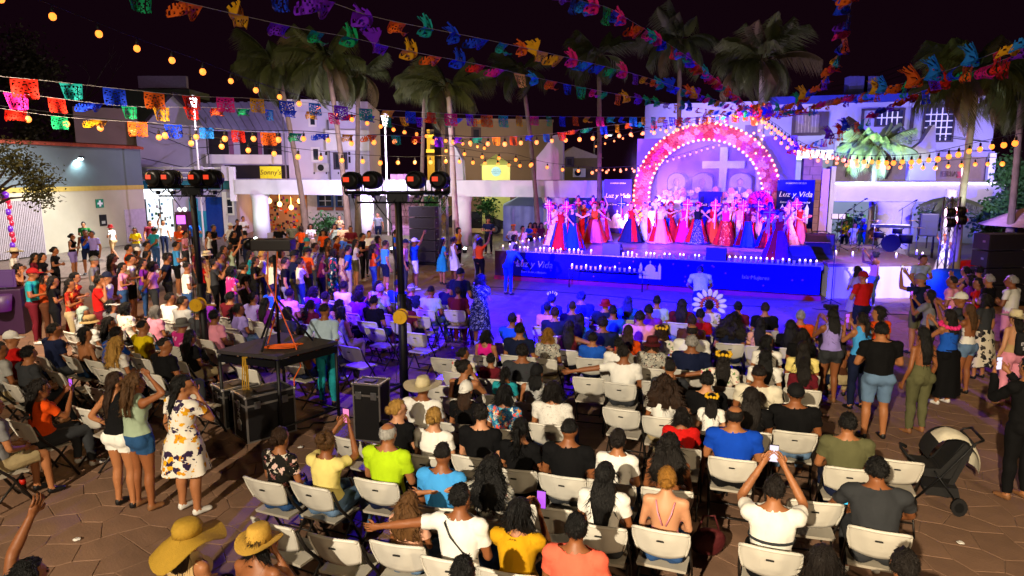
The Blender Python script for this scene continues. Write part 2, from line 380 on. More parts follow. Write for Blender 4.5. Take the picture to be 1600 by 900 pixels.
def classes(key, sleeve, leg):
    bm, cls, tt, cen, s, sc = body_mesh(*key)
    out = np.zeros(len(cls), int)
    U, Fa = SLEEVE[sleeve]; T_, Sh = LEG[leg]
    C = {c: i for i, c in enumerate(CLS)}
    if sleeve == 'tank':
        ax = np.abs(cen[:, 0]); ch = (cls == C['chest']) & ~((tt > .80) & ((ax < .055) | (ax > .125)))
    elif sleeve == 'tube': ch = (cls == C['chest']) & (tt < .66)
    elif sleeve == 'bare': ch = (cls == C['chest']) & ((tt < .62) & (cen[:, 1] > s['C'].y-.01) | (tt < .12))
    else: ch = (cls == C['chest']) & (tt < .97)
    out[ch] = 1
    if U > 0: out[(cls == C['uarm']) & (tt <= U)] = 1; out[(cls == C['farm']) & (tt < Fa)] = 1
    out[(cls == C['pelvis']) & (tt > .42)] = 1
    out[(cls == C['pelvis']) & (tt <= .42)] = 2
    out[(cls == C['thigh']) & (tt <= max(T_, .12))] = 2
    if Sh > 0: out[(cls == C['shin']) & (tt < Sh)] = 2
    out[cls == C['foot']] = 3
    e = cls == 99
    for i in np.nonzero(e)[0]: out[i] = bm.faces[i].material_index
    return out
def variant(key, sleeve, leg):
    k = (key, sleeve, leg)
    if k in VAR: return VAR[k]
    bm, cls, tt, cen, s, sc = body_mesh(*key); out = classes(key, sleeve, leg)
    b2 = bm.copy(); b2.faces.ensure_lookup_table()
    for f, c in zip(b2.faces, out): f.material_index = int(c); f.smooth = True
    me = bpy.data.meshes.new('person_body'); b2.to_mesh(me); b2.free()
    for i in range(6): me.materials.append(None)
    shells = {}
    for c, off in ((1, .013), (2, .010)):
        b3 = bm.copy(); b3.faces.ensure_lookup_table()
        bmesh.ops.delete(b3, geom=[f for f, q in zip(b3.faces, out) if q != c], context='FACES')
        if not b3.faces: b3.free(); shells[c] = None; continue
        bmesh.ops.recalc_face_normals(b3, faces=b3.faces[:]); b3.normal_update()
        bd = {v for e in b3.edges if len(e.link_faces) == 1 for v in e.verts}
        for _ in range(4):      # even hems
            new = {}
            for v in bd:
                nb = [e.other_vert(v).co for e in v.link_edges if len(e.link_faces) == 1]
                if len(nb) == 2: new[v] = v.co*.4 + (nb[0]+nb[1])*.3
            for v, c_ in new.items(): v.co = c_
        for v in b3.verts:
            nz = mnoise.noise(Vector((v.co.x*15, v.co.y*15, v.co.z*6)))*.011 + mnoise.noise(v.co*24)*.006 + abs(mnoise.noise(Vector((v.co.x*9+3, v.co.y*9, v.co.z*13+v.co.x*8))))*.010
            o_ = off + nz + (.004 if v in bd else 0)
            v.co += v.normal*o_
        for f in b3.faces: f.smooth = True; f.material_index = 0
        m3 = bpy.data.meshes.new('garment'); b3.to_mesh(m3); b3.free(); m3.materials.append(None); shells[c] = m3
    VAR[k] = (me, shells, s, sc)
    return VAR[k]

# ---- hair, hats (origin at the head centre, face towards +Y)
HAIR = {}
def cap_bm(k=1.0, front=.42, low=-.50, amp=.006, freq=18, seed=0, sideburn=.3, rx=.082):
    bm = NB(); g = bmesh.ops.create_icosphere(bm, subdivisions=4, radius=1)
    for v in bm.verts:
        d = v.co.normalized()
        f = max(0, min(1, (d.y-.18)/.25)) * max(0, min(1, (front+.22-d.z)/.22)) # face
        f = max(f, max(0, min(1, (low-d.z)/.12)))
        if d.y > -.1: f = max(f, max(0, min(1, (-.15-d.z)/.15)))
        n = mnoise.noise(d*freq*.35+Vector((seed, 0, 0)))*amp + mnoise.noise(Vector((math.atan2(d.x, d.y)*freq*.6, d.z*2.5, seed)))*amp*1.3
        r = 1 + (n/.09) if f < .5 else 1
        sc = (1-f*.28)*k*r*.975
        v.co = Vector((d.x*rx*sc, d.y*.104*sc-.012, d.z*.108*sc+.022))
    for f in bm.faces: f.smooth = True
    return bm
def curtain(bm, length, width, thick, wave=.006, taper=.7, y0=-.06, y1=-.13, seg=26, n=14, freq=7, seed=0):
    rings = []
    for i in range(n+1):
        t = i/n; z = .06 - t*(length+.06)
        wdt = width*(.72+.5*math.sin(min(1, t*1.5)*PI*.5))*(1-(1-taper)*max(0, t-.45)/.55); th = thick*(1-.35*t)
        cy_ = y0 + (y1-y0)*min(1, t*1.6)
        row = []
        for k in range(seg):
            a = 2*PI*k/seg; ridge = 1+wave/.05*math.sin(a*freq+seed+t*3) + wave/.06*mnoise.noise(Vector((math.cos(a)*2, math.sin(a)*2, t*5+seed)))
            row.append(bm.verts.new((math.cos(a)*wdt*ridge + wave*.8*math.sin(t*9+seed), cy_+math.sin(a)*th*ridge, z - (.03*mnoise.noise(Vector((a*2, seed, 0))) if i == n else 0))))
        rings.append(row)
    for a, b in zip(rings, rings[1:]):
        for k in range(seg):
            f = bm.faces.new((a[k], b[k], b[(k+1) % seg], a[(k+1) % seg])); f.smooth = True
    bm.faces.new(rings[0]); bm.faces.new(rings[-1][::-1])
def strands(bm, style):
    r = random.Random(len(style)*7+3); bm.normal_update(); fs = [f for f in bm.faces if f.normal.length > .5]
    lng = style in ('long', 'longb', 'wavy', 'curly', 'bob', 'pony'); n = {'shaved': 0, 'fade': 260, 'fringe': 260, 'long': 240, 'longb': 240}.get(style, 560)
    w_ = [f.calc_area() for f in fs]
    for f in r.choices(fs, w_, k=n):
        c = f.calc_center_median(); nr = f.normal.copy()
        if c.y > .03 and c.z < .07: continue
        fl = Vector((c.x*2.2, c.y*1.5-.08, -.16 if lng else c.z*.8-.06)) + Vector((r.gauss(0, 1), r.gauss(0, 1), r.gauss(0, 1)))*(.09 if style in ('curly', 'wavy') else .022)
        t = fl - nr*fl.dot(nr)
        if t.length < .01: continue
        t.normalize(); s_ = nr.cross(t)*r.uniform(.002, .0045); ln = r.uniform(.035, .085)*(1.6 if lng else .42)
        p0 = c+nr*.001; p1 = c+t*ln*.5+nr*r.uniform(.001, .004); p2 = c+t*ln+nr*r.uniform(-.003, .007 if lng else .004)
        v = [bm.verts.new(q) for q in (p0-s_, p0+s_, p1+s_*.9, p1-s_*.9, p2)]
        bm.faces.new((v[0], v[1], v[2], v[3])); bm.faces.new((v[3], v[2], v[4]))
def hair_mesh(style):
    if style in HAIR: return HAIR[style]
    if style == 'short': bm = cap_bm(1.04, .45, -.40, .009, 30, 1)
    elif style == 'fade': bm = cap_bm(1.02, .5, -.10, .007, 36, 2, rx=.080)
    elif style == 'shaved': bm = cap_bm(.985, .5, -.42, .001, 30, 3, rx=.080)
    elif style == 'fringe':
        bm = cap_bm(1.0, .5, -.46, .003, 30, 4)
        for v in bm.verts:
            if v.co.z > .075: v.co.z -= (v.co.z-.075)*.75
    elif style == 'bob':
        bm = cap_bm(1.10, .36, -.95, .006, 16, 5, rx=.088); curtain(bm, .15, .088, .06, .006, 1.0, -.035, -.035, seed=2)
    elif style in ('long', 'longb'):
        bm = cap_bm(1.07, .40, -.8, .005, 22, 6); curtain(bm, .40 if style == 'long' else .30, .090, .043, .0018, .62, -.05, -.125, freq=13, seed=1)
    elif style == 'wavy':
        bm = cap_bm(1.12, .38, -.9, .010, 16, 7, rx=.09); curtain(bm, .33, .118, .062, .013, .85, -.05, -.12, freq=6, seed=4)
    elif style == 'curly':
        bm = cap_bm(1.18, .38, -.9, .020, 22, 8, rx=.096); curtain(bm, .26, .135, .075, .022, 1.05, -.04, -.10, freq=5, seed=6)
    elif style == 'pony':
        bm = cap_bm(1.04, .42, -.5, .004, 30, 9); ell(bm, (0, -.125, .03), (.03, .03, .034), 2)
        tube(bm, [(0, -.12, .03), (0, -.165, -.02), (.005, -.16, -.12), (0, -.145, -.22), (0, -.14, -.27)], [.022, .036, .038, .028, .008], 10)
    elif style == 'bun':
        bm = cap_bm(1.04, .42, -.5, .004, 30, 10)
        for i in range(5):
            a = i*2*PI/5; ell(bm, (math.cos(a)*.022, -.125+.004*i, .012+math.sin(a)*.022), (.032, .03, .03), 2)
    elif style == 'topbun':
        bm = cap_bm(1.05, .42, -.5, .006, 30, 11)
        for i in range(6):
            a = i*2*PI/6; ell(bm, (math.cos(a)*.022, -.105+.01*math.sin(a), .085+math.sin(a)*.025), (.034, .034, .032), 2)
    strands(bm, style)
    for f in bm.faces: f.smooth = True
    me = bpy.data.meshes.new('hair'); bm.to_mesh(me); bm.free(); me.materials.append(None); HAIR[style] = me
    return me
def hat_mesh(style):
    k = 'hat_'+style
    if k in HAIR: return HAIR[k]
    bm = NB()
    def brim(r0x, r0y, r1x, r1y, z0, fn, seg=32, th=.006):
        for dz, fl in ((0, 0), (-th, 1)):
            a = [bm.verts.new((r0x*math.cos(2*PI*i/seg), r0y*math.sin(2*PI*i/seg)-.01, z0+dz)) for i in range(seg)]
            m_ = [bm.verts.new(((r0x+r1x)/2*math.cos(2*PI*i/seg), (r0y+r1y)/2*math.sin(2*PI*i/seg)-.01, z0+dz+fn(2*PI*i/seg)*.4)) for i in range(seg)]
            b = [bm.verts.new((r1x*math.cos(2*PI*i/seg), r1y*math.sin(2*PI*i/seg)-.01, z0+dz+fn(2*PI*i/seg))) for i in range(seg)]
            for p, q in ((a, m_), (m_, b)):
                for i in range(seg):
                    vs = (p[i], q[i], q[(i+1) % seg], p[(i+1) % seg]); f = bm.faces.new(vs[::-1] if fl else vs); f.smooth = True
    if style in ('cap', 'capback'):
        g = bmesh.ops.create_icosphere(bm, subdivisions=3, radius=1)
        for v in bm.verts:
            v.co = Vector((v.co.x*.089, v.co.y*.110-.012, max(v.co.z, -.12)*.108+.036))
        s_ = 1 if style == 'cap' else -1
        vs = []
        for i in range(9):
            a = PI*(.18+.64*i/8); vs.append((math.cos(a)*.078, s_*(math.sin(a)*.19), .028-.012*abs(math.cos(a))))
        top = [Vector(v) for v in vs] + [Vector((-.075, s_*.05, .036)), Vector((.075, s_*.05, .036))]
        prism(bm, top, (0, 0, .007))
        ell(bm, (0, -.012, .147), (.01, .01, .006), 1)
    elif style == 'straw':
        loft(bm, [(0, -.01, .03, .088, .104), (0, -.01, .085, .084, .098), (0, -.01, .135, .074, .088), (0, -.01, .150, .05, .07)], 24)
        brim(.087, .103, .165, .185, .035, lambda a: .022*math.cos(2*a))
    elif style == 'big':      # wide cream hat with a pinched crown
        loft(bm, [(0, -.01, .03, .09, .108), (0, -.01, .09, .082, .104), (0, -.01, .145, .055, .092), (0, -.01, .152, .022, .06)], 24)
        brim(.089, .107, .225, .245, .035, lambda a: .018*math.cos(2*a)+.01)
    elif style == 'floppy':
        loft(bm, [(0, -.01, .03, .095, .112), (0, -.01, .09, .098, .112), (0, -.01, .13, .08, .09), (0, -.01, .145, .04, .05)], 24)
        brim(.094, .110, .255, .27, .035, lambda a: -.10+.09*math.cos(a-.4)+.05*math.cos(3*a+1))
    elif style == 'bucket':
        loft(bm, [(0, -.01, .02, .092, .112), (0, -.01, .10, .082, .10), (0, -.01, .118, .07, .086)], 22)
        brim(.091, .111, .14, .16, .025, lambda a: -.03)
    elif style == 'visor':
        tube(bm, [(.092*math.cos(a*PI/8), .11*math.sin(a*PI/8)-.012, .05) for a in range(17)], [(.004, .016)]*17, 6)
        vs = [Vector((math.cos(PI*(.1+.8*i/8))*.09, math.sin(PI*(.1+.8*i/8))*.20, .03)) for i in range(9)]
        prism(bm, vs, (0, 0, .006))
    elif style == 'scarf':
        b2 = cap_bm(1.12, .30, -.95, .006, 12, 12, rx=.09); me = bpy.data.meshes.new('t'); b2.to_mesh(me); b2.free(); bm.from_mesh(me)
        curtain(bm, .16, .10, .07, .008, 1.1, -.03, -.04, seed=3)
    for f in bm.faces: f.smooth = True
    norm(bm)
    me = bpy.data.meshes.new(k); bm.to_mesh(me); bm.free(); me.materials.append(None); HAIR[k] = me
    return me
def skirt_mesh(sex, flare, length, pleats=0):
    k = ('skirt', sex, flare, length, pleats)
    if k in HAIR: return HAIR[k]
    sc = 1 if sex == 'm' else .93; z0 = .93*sc+.10; bm = NB(); seg = 40; rows = []
    n = 16 if pleats > 10 else 9
    for i in range(n+1):
        t = i/n; z = z0 - t*length; r = .145 + min(t*4, 1)*.045 + flare*t**1.2
        row = []
        for j in range(seg):
            a = 2*PI*j/seg; q = 1 + (.05+.09*min(1, flare*3))*t*math.sin(a*(pleats or 7)+1.3*t) + .03*t*mnoise.noise(Vector((math.cos(a), math.sin(a), i*.4)))
            if (pleats or 0) > 10: r_t = r*(1+.05*abs(math.sin(t*PI*3.5))*min(1, t*3))
            else: r_t = r
            row.append(bm.verts.new((math.cos(a)*r_t*q, math.sin(a)*r_t*(.80+.2*min(1, flare*2.5))*q-.01, z+.012*math.sin(a*5)*t)))
        rows.append(row)
    for a, b in zip(rows, rows[1:]):
        for j in range(seg):
            f = bm.faces.new((a[j], b[j], b[(j+1) % seg], a[(j+1) % seg])); f.smooth = True
    me = bpy.data.meshes.new('skirt'); bm.to_mesh(me); bm.free(); me.materials.append(None); HAIR[k] = me
    return me
def slotted(name, me, parent, m, loc=None, rot=None):
    o = link(name, me, parent, None, loc, rot)
    o.material_slots[0].link = 'OBJECT'; o.material_slots[0].material = m
    return o
# ---- colours of clothes, skin, hair
CLOTH = dict(white='d8d6d0', offwhite='cfc8b4', black='0c0c0e', navy='131a34', blue='1a4fb0', royal='0d3fae', sky='3d8fd0', teal='1f8a94', red='b01512', orange='d0480e',
 coral='d8604a', yellow='d6bc12', mustard='b98a12', paleyellow='d9c878', lime='a8c81a', olive='55553a', grey='6d6d70', dgrey='303236', lgrey='9a9a98', pink='d68aa0', hotpink='d01a80',
 purple='6a1e90', lavender='8f80c8', brown='4a2a1a', tan='b09468', maroon='5a1420', green='2a7a3a', sage='8a9a84', cream='d8ceb0', denim='2c4a78', ldenim='5a7494', khaki='9a8a68', rust='8c3410', peach='d09a80', jean='24466e', lblue='9fb4c4')
PAT = dict(floral=('14120f', ['d8b8b0', 'c8c0b4', '8a5a58', '2a241c'], 16, .42), hibiscus=('d8d2c8', ['2a1c3c', 'd09a10', '2a1c3c', 'd8d2c8', 'c88a10'], 15, .50), lace=('d0cdc6', ['8f8a86', 'b0aaa6', 'd0cdc6'], 46, .34),
 mosaic=('2a6a9a', ['d84a3a', 'e0d8c0', '1a3a6a', 'd88a3a', '58b0c0'], 22, .55), sparkle=('0a0e40', ['d8d8ff', '0a0e40', '0a0e40', '8890ff'], 40, .40), print=('9a988e', ['2c2c34', 'c8c0b0', '6a4038'], 26, .42),
 redprint=('8c1a0c', ['d06a20', '8c1a0c', 'd09a50', '8c1a0c'], 20, .42), tropic=('16386a', ['c83a70', '3a9ac8', '16386a', 'd8d8d8'], 13, .45), pale=('d8d0c0', ['c85a60', '6a8a5a', 'd8d0c0', 'd8d0c0'], 18, .38), frida=('c8bfa8', ['1a1a1c', 'c8bfa8', '3a3430'], 12, .5),
 camo=('c8c4bc', ['1a2a6a', 'c8c4bc', 'c8c4bc'], 6, .5), hstripe=('c02a80', ['e0a8c8', 'c02a80'], 12, .4))
def cloth(c):
    if c in PAT: return pattern('cloth_'+c, *PAT[c])
    return mat('cloth_'+c, CLOTH[c], .88, 0, .16, 5, .30, 16, .12)
SKIN = [mat('skin_tan', '9a6440', .5, 0, .06, 10, .05, 80, .35), mat('skin_brown', '84502f', .5, 0, .06, 10, .05, 80, .35), mat('skin_light', 'b98462', .5, 0, .06, 10, .05, 80, .35), mat('skin_dark', '6e4026', .5, 0, .06, 10, .05, 80, .35)]
def hairm(c):
    if 'hair_'+c in MATS: return MATS['hair_'+c]
    m = mat('hair_'+c, dict(black='070606', dark='120c09', brown='2c1a0d', lbrown='573a1d', blond='9a7436', gold='8a5e20', grey='8a8682', white='c4c0ba', dgrey='3a3634')[c], .55, 0, .4, 18, .9, 60, .3, .30)
    n = m.node_tree.nodes; L = m.node_tree.links      # strands: noise stretched along the fall of the hair
    mp = n.new('ShaderNodeMapping'); mp.inputs['Scale'].default_value = (2.4, 2.4, .18)
    tc = next(q for q in n if q.type == 'TEX_COORD'); L.new(tc.outputs['Object'], mp.inputs[0])
    for q in n:
        if q.type == 'TEX_NOISE': L.new(mp.outputs[0], q.inputs['Vector'])
    return m
EYE = mat('eye_dark', '0c0806', .3); LIP = mat('lip', '7a3028', .5); SHOES = [mat('shoe_black', '101012', .5), mat('shoe_tan', '7a5232', .6), mat('shoe_white', 'c8c6c2', .6)]
HATM = dict(cream='cabd98', gold='a8842c', straw='b8903c', white='d2d0ca', black='101012', red='8c1014', teal='1a7078', olive='3e3c28', grey='6a6a68', tan='a88c5c', navy='121830', sage='8a9a90', maroon='4c1018')
def hatm(c): return mat('hat_'+c, HATM[c], .8, 0, .10, 30, .4, 120, .2)
def place_person(px, py, sex, pose, heading, hair, hc, top, leg, bottom, sleeve='tee', skin=0, yaw=0, hat=None, hatc=None, scale=(1, 1, 1), z0=0, lod=0, skirt=None, at=None, shoe=0, name='person'):
    key = (sex, pose, yaw)
    me, shells, s, sc = variant(key, sleeve, leg)
    H_ = s['H']; k = scale[2]
    hz = z0 + H_.z*k
    off = Matrix.Rotation(heading, 3, 'Z') @ Vector((H_.x*scale[0], H_.y*scale[1], 0))
    if at is None:
        p = G(px, py, hz); loc = Vector((p.x-off.x, p.y-off.y, z0))
    else: loc = Vector(at)
    o = link(name, me, None, None, loc, (0, 0, heading)); o.scale = scale
    sk = SKIN[skin % len(SKIN)]; tm = cloth(top) if top else sk; bmat = cloth(bottom) if bottom else tm
    for i, m_ in enumerate((sk, tm, bmat, SHOES[shoe % 3], EYE, LIP)):
        sl = o.material_slots[i]; sl.link = 'OBJECT'; sl.material = m_
    if lod < 2:
        if shells[1] is not None and sleeve != 'bare': slotted('shirt', shells[1], o, tm)
        if shells[2] is not None and leg != 'none' and not (skirt and skirt[0] == top): slotted('trousers' if leg in ('pants', 'capri') else 'shorts', shells[2], o, bmat)
    hr = (0, 0, yaw)
    if hair:
        ho = slotted('hair', hair_mesh(hair), o, hairm(hc), H_, hr)
        if hat and hat != 'visor': ho.scale = (.86, .88, .84)
    if hat: slotted('hat' if hat not in ('scarf',) else 'headscarf', hat_mesh(hat), o, hatm(hatc), H_, hr)
    if skirt: slotted('skirt', skirt_mesh(sex, skirt[1], skirt[2], skirt[3] if len(skirt) > 3 else 0), o, cloth(skirt[0]))
    return o, s
# ================================================================== GROUND
def plan(px, d): p = D(px, 271.4, d); return Vector((p.x, p.y))
def zat(py, d): return D(800, py, d).z
def paving_mat(name, col, rand=.06):
    m = mat(name, col, .72, 0, .22, 2.2, .25, 35, .3, rand); return m
PAVE = paving_mat('paver_brown', '785c4a'); PAVET = paving_mat('paver_tan', '866648')
def ground_mat():
    m = bpy.data.materials.new('plaza_tiles'); m.use_nodes = True; n = m.node_tree.nodes; L = m.node_tree.links; b = n['Principled BSDF']
    b.inputs['Roughness'].default_value = .62
    tc = n.new('ShaderNodeTexCoord'); mp = n.new('ShaderNodeMapping'); mp.inputs['Rotation'].default_value = (0, 0, .33)
    br = n.new('ShaderNodeTexBrick'); br.inputs['Scale'].default_value = 2.0; br.inputs['Color1'].default_value = (.20, .13, .095, 1); br.inputs['Color2'].default_value = (.235, .158, .118, 1); br.inputs['Mortar'].default_value = (.09, .06, .05, 1); br.inputs['Mortar Size'].default_value = .018
    no = n.new('ShaderNodeTexNoise'); no.inputs['Scale'].default_value = .9; no.inputs['Detail'].default_value = 6
    mr = n.new('ShaderNodeMapRange'); mr.inputs[3].default_value = .6; mr.inputs[4].default_value = 1.35
    hv = n.new('ShaderNodeHueSaturation'); L.new(tc.outputs['Object'], mp.inputs[0]); L.new(mp.outputs[0], br.inputs['Vector']); L.new(tc.outputs['Object'], no.inputs['Vector'])
    L.new(no.outputs['Fac'], mr.inputs[0]); L.new(mr.outputs[0], hv.inputs['Value']); L.new(br.outputs['Color'], hv.inputs['Color']); L.new(hv.outputs[0], b.inputs['Base Color'])
    return m
bm = NB(); poly(bm, [(-400, -40, -.009), (400, -40, -.009), (400, 600, -.009), (-400, 600, -.009)])
ground = tag(obj('ground', bm, ground_mat()), kind='structure')
# flagstones: a hexagonal tessellation with shared, jittered corners, joints recessed
def hexgrid():
    a = .26; cells = []; memo = {}
    def jit(p):
        k = (round(p[0], 2), round(p[1], 2))
        if k not in memo:
            r = random.Random(hash(k) & 0xffffff); memo[k] = Vector((p[0]+r.uniform(-.085, .085), p[1]+r.uniform(-.085, .085), 0))
        return memo[k]
    dx, dy = a*1.5, a*math.sqrt(3)
    for i in range(-40, 41):
        for j in range(0, 50):
            cx, cyy = i*dx, 3.6 + j*dy + (dy/2 if i % 2 else 0)
            if abs(cx) > cyy*.80+1.2: continue
            cells.append((Vector((cx, cyy, 0)), [jit((cx+a*math.cos(k*PI/3), cyy+a*math.sin(k*PI/3))) for k in range(6)]))
    return cells
e0, e1 = G(1395, 560), G(1600, 672)
def band_of(c): return (e1.x-e0.x)*(c.y-e0.y)-(e1.y-e0.y)*(c.x-e0.x) > 0 and c.x > 4
cells = sorted(hexgrid(), key=lambda c: c[0].length)
def paver_bm(bm, c, pts, mi=0):
    inn = [c + (p-c)*(1-.0035/(p-c).length) for p in pts]; top = [c + (p-c)*(1-.010/(p-c).length) for p in pts]
    h = random.Random(int(c.x*977+c.y*131)).uniform(-.0008, .0008)
    lo = [bm.verts.new((p.x, p.y, -.0085)) for p in inn]; md = [bm.verts.new((p.x, p.y, -.004+h)) for p in inn]; tp = [bm.verts.new((p.x, p.y, h)) for p in top]
    for A_, B_ in ((lo, md), (md, tp)):
        for k in range(6): bm.faces.new((A_[k], A_[(k+1) % 6], B_[(k+1) % 6], B_[k])).material_index = mi
    bm.faces.new(tp).material_index = mi
rest = NB()
vis = lambda c: c.y > 4.3
near = [c for c in cells if vis(c[0])]
for i, (c, pts) in enumerate(near):
    if i < 300:
        bm = NB(); paver_bm(bm, Vector((0, 0, 0)), [p-c for p in pts]); obj('paver', bm, PAVET if band_of(c) else PAVE, ground, loc=c)
    else: paver_bm(rest, c, pts, 1 if band_of(c) else 0)
o = tag(obj('pavers', rest, [PAVE, PAVET], ground), kind='stuff')

# ================================================================== STAGE
A0 = Vector((-.6, 24.8, 0)); SX = Vector((.9154, -.4026, 0)); SN = Vector((.4026, .9154, 0)); SR = math.atan2(-.4026, .9154)
def ST(u, v, z=0): return A0 + SX*u + SN*v + Vector((0, 0, z))
DECK = 1.05
BLK = mat('black_paint', '0d0d10', .55); STEEL = mat('steel', '8a8c90', .35, .9, .1); DKMETAL = mat('dark_metal', '17181a', .45, .6, .1)
WHITEP = mat('white_paint', 'cfcbc6', .6, 0, .08, 2, .1, 20); STAGEF = mat('stage_floor', '8c8898', .3, 0, .15, 1.5, .08, 20)
BLUECLOTH = mat('banner_blue', '07075e', .8, 0, .12, 1.2, .12, 4, .08); WPRINT = mat('white_print', 'e4e2ea', .6, 0, .04); REDCLOTH = mat('red_cloth', '8c1428', .8, 0, .15, 3)
stage = empty('stage', ST(0, 0), SR, 'main concert stage with blue printed front banner and grey deck', 'stage')
L10 = 10.9
bm = NB(); box(bm, (L10/2, 4.9, DECK-.06), (L10, 9.8, .12)); obj('deck', bm, STAGEF, stage)
bm = NB(); box(bm, (L10/2, 4.95, .48), (L10-.3, 9.4, .90)); obj('substructure', bm, BLK, stage)
bm = NB()        # front banner, gently rippled cloth
nx, nz = 90, 6; g = [[bm.verts.new((.55+(L10-.6)*i/nx, -.05-.022*math.sin(i*.55)-.05*mnoise.noise(Vector((i*.16, j*.35, 2)))-.02*mnoise.noise(Vector((i*.5+j*.8, j*.4, 5))), .17+(.86)*j/nz)) for i in range(nx+1)] for j in range(nz+1)]
for j in range(nz):
    for i in range(nx): bm.faces.new((g[j][i], g[j][i+1], g[j+1][i+1], g[j+1][i])).smooth = True
fb = obj('banner', bm, BLUECLOTH, stage)
bm = NB(); box(bm, (.25, -.03, .55), (.5, .06, .98)); obj('side_panel', bm, mat('maroon_panel', '3a1024', .7), stage)
bm = NB(); box(bm, (L10/2, -.06, .07), (L10, .16, .14)); obj('valance', bm, REDCLOTH, stage)
def church(bm, x, z, s, y):
    for a, b, c, d in ((-.5, 0, 1.0, .42), (-.62, 0, .16, .70), (.46, 0, .16, .70), (-.3, .42, .6, .16)):
        box(bm, (x+(a+c/2)*s, y, z+(b+d/2)*s), (c*s, .012, d*s))
    prism(bm, [Vector((x-.32*s, y, z+.58*s)), Vector((x+.32*s, y, z+.58*s)), Vector((x+.2*s, y, z+.76*s)), Vector((x, y, z+.86*s)), Vector((x-.2*s, y, z+.76*s))], (0, .01, 0))
    for q in (-.54, .54):
        prism(bm, [Vector((x+(q-.09)*s, y, z+.7*s)), Vector((x+(q+.09)*s, y, z+.7*s)), Vector((x+q*s, y, z+.92*s))], (0, .01, 0))
    box(bm, (x, y, z+.95*s), (.03*s, .012, .18*s)); box(bm, (x, y, z+.97*s), (.10*s, .012, .03*s))
PDIM = mat('print_dim', '8484c0', .6)
text('Luz y Vida', .34, PDIM, stage, (1.55, -.115, .62), (PI/2, 0, 0), .004, .25)
text('Entre Sones y Mariachis', .10, PDIM, stage, (1.55, -.115, .34), (PI/2, 0, 0), .003, .2)
bm = NB(); church(bm, 5.7, .36, .58, -.11); obj('church_emblem', bm, WPRINT, stage)
text('Isla Mujeres', .17, PDIM, stage, (9.0, -.115, .60), (PI/2, 0, 0), .003, .1)
bm = NB()
r_ = random.Random(3)
for i in range(26): 
    x = r_.uniform(.9, 10.4); ell(bm, (x, -.10, r_.uniform(.3, .95)), (.035, .008, .035), 1)
obj('flower_prints', bm, mat('print_violet', '7a2a6a', .7), stage)
tag(fb, 'blue cloth banner printed with white lettering')
# the flat votive candles on the stage edge
CANDLE = emit('candle_glow', (1, .62, .34), 4, False, (.8, .78, .72)); CUP = mat('candle_cup', 'cfc8bc', .3)
bm = NB(); loft(bm, [(0, 0, 0, .033, .033), (0, 0, .12, .04, .04)], 10); cup_me = bpy.data.meshes.new('cup'); bm.to_mesh(cup_me); bm.free(); cup_me.materials.append(CUP)
bm = NB(); ell(bm, (0, 0, .135), (.026, .026, .045), 1); fl_me = bpy.data.meshes.new('flame'); bm.to_mesh(fl_me); bm.free(); fl_me.materials.append(CANDLE)
def candle(loc, label, group, lit=True):
    o = tag(link('candle', cup_me, None, None, loc), label, 'candle', group)
    if lit: link('flame', fl_me, o)
    return o
r_ = random.Random(5)
for i in range(64):
    u = .75 + i*.158
    if 3.9 < u < 4.6 or 7.4 < u < 8.1 or r_.random() < .10: continue
    candle(ST(u+r_.uniform(-.03, .03), .12+r_.uniform(-.04, .06), DECK), 'small white votive candle in the row along the stage front edge', 'votive candles on the stage front edge', r_.random() < .75)
for i in range(9): candle(ST(.16, .3+i*.62, DECK), 'small white votive candle on the left side edge of the stage', 'votive candles on the stage left edge')
# low barrier with cups in front of the banner
rail = empty('low_barrier', ST(3.1, -.75), SR, 'low metal barrier carrying a row of white cups before the banner', 'barrier')
for x in (0, 2.5):
    bm = NB(); tube(bm, [(x, 0, 0), (x, 0, .62)], .02, 8); obj('post', bm, DKMETAL, rail)
bm = NB(); tube(bm, [(0, 0, .62), (2.5, 0, .62)], .018, 8); obj('rail', bm, DKMETAL, rail)
bm = NB(); box(bm, (1.25, 0, .635), (2.5, .10, .012)); obj('shelf', bm, DKMETAL, rail)
for i in range(15):
    candle(ST(3.1+.1+i*.164, -.75, .642), 'white cup in the row on the low barrier before the banner', 'white cups on the low barrier', i % 3 == 0)
# monitors
def monitor(loc, rz, w_, h_, d_, label):
    t = empty('monitor_speaker', loc, rz, label, 'speaker', 'wedge monitors on the stage')
    bm = NB(); prism(bm, [Vector((-w_/2, -d_*.5, 0)), Vector((-w_/2, d_*.5, 0)), Vector((-w_/2, d_*.5, h_)), Vector((-w_/2, d_*.15, h_)), Vector((-w_/2, -d_*.5, h_*.3))], (w_, 0, 0)); obj('cabinet', bm, mat('cabinet_black', '1a1a1f', .6, 0, .1, 8, .2, 60), t)
    bm = NB(); a = math.atan2(h_*.7, d_*.65); box(bm, (0, -d_*.175-.012, h_*.65+.012), (w_*.86, .012, math.hypot(h_*.7, d_*.65)*.8), M4=Matrix.Translation((0, -d_*.175, h_*.65)) @ Matrix.Rotation(-(PI/2-a), 4, 'X') @ Matrix.Translation((0, d_*.175, -h_*.65))); obj('grille', bm, mat('grille', '25262c', .7, .3), t)
    for q in (-1, 1):
        bm = NB(); box(bm, (q*(w_/2+.006), .1*d_, h_*.55), (.012, d_*.3, .05)); obj('handle', bm, STEEL, t)
monitor(ST(4.3, .35, DECK), SR+PI, .62, .40, .5, 'black wedge monitor on the stage edge left of the church emblem')
monitor(ST(7.75, .35, DECK), SR+PI, .62, .40, .5, 'black wedge monitor at the middle of the right stage edge')
monitor(ST(10.2, .75, DECK), SR+.5, .82, .50, .62, 'large grey wedge monitor at the right stage corner')
monitor(ST(10.75, 1.9, DECK), SR+.2, .80, .52, .62, 'grey wedge monitor behind the one at the right stage corner')

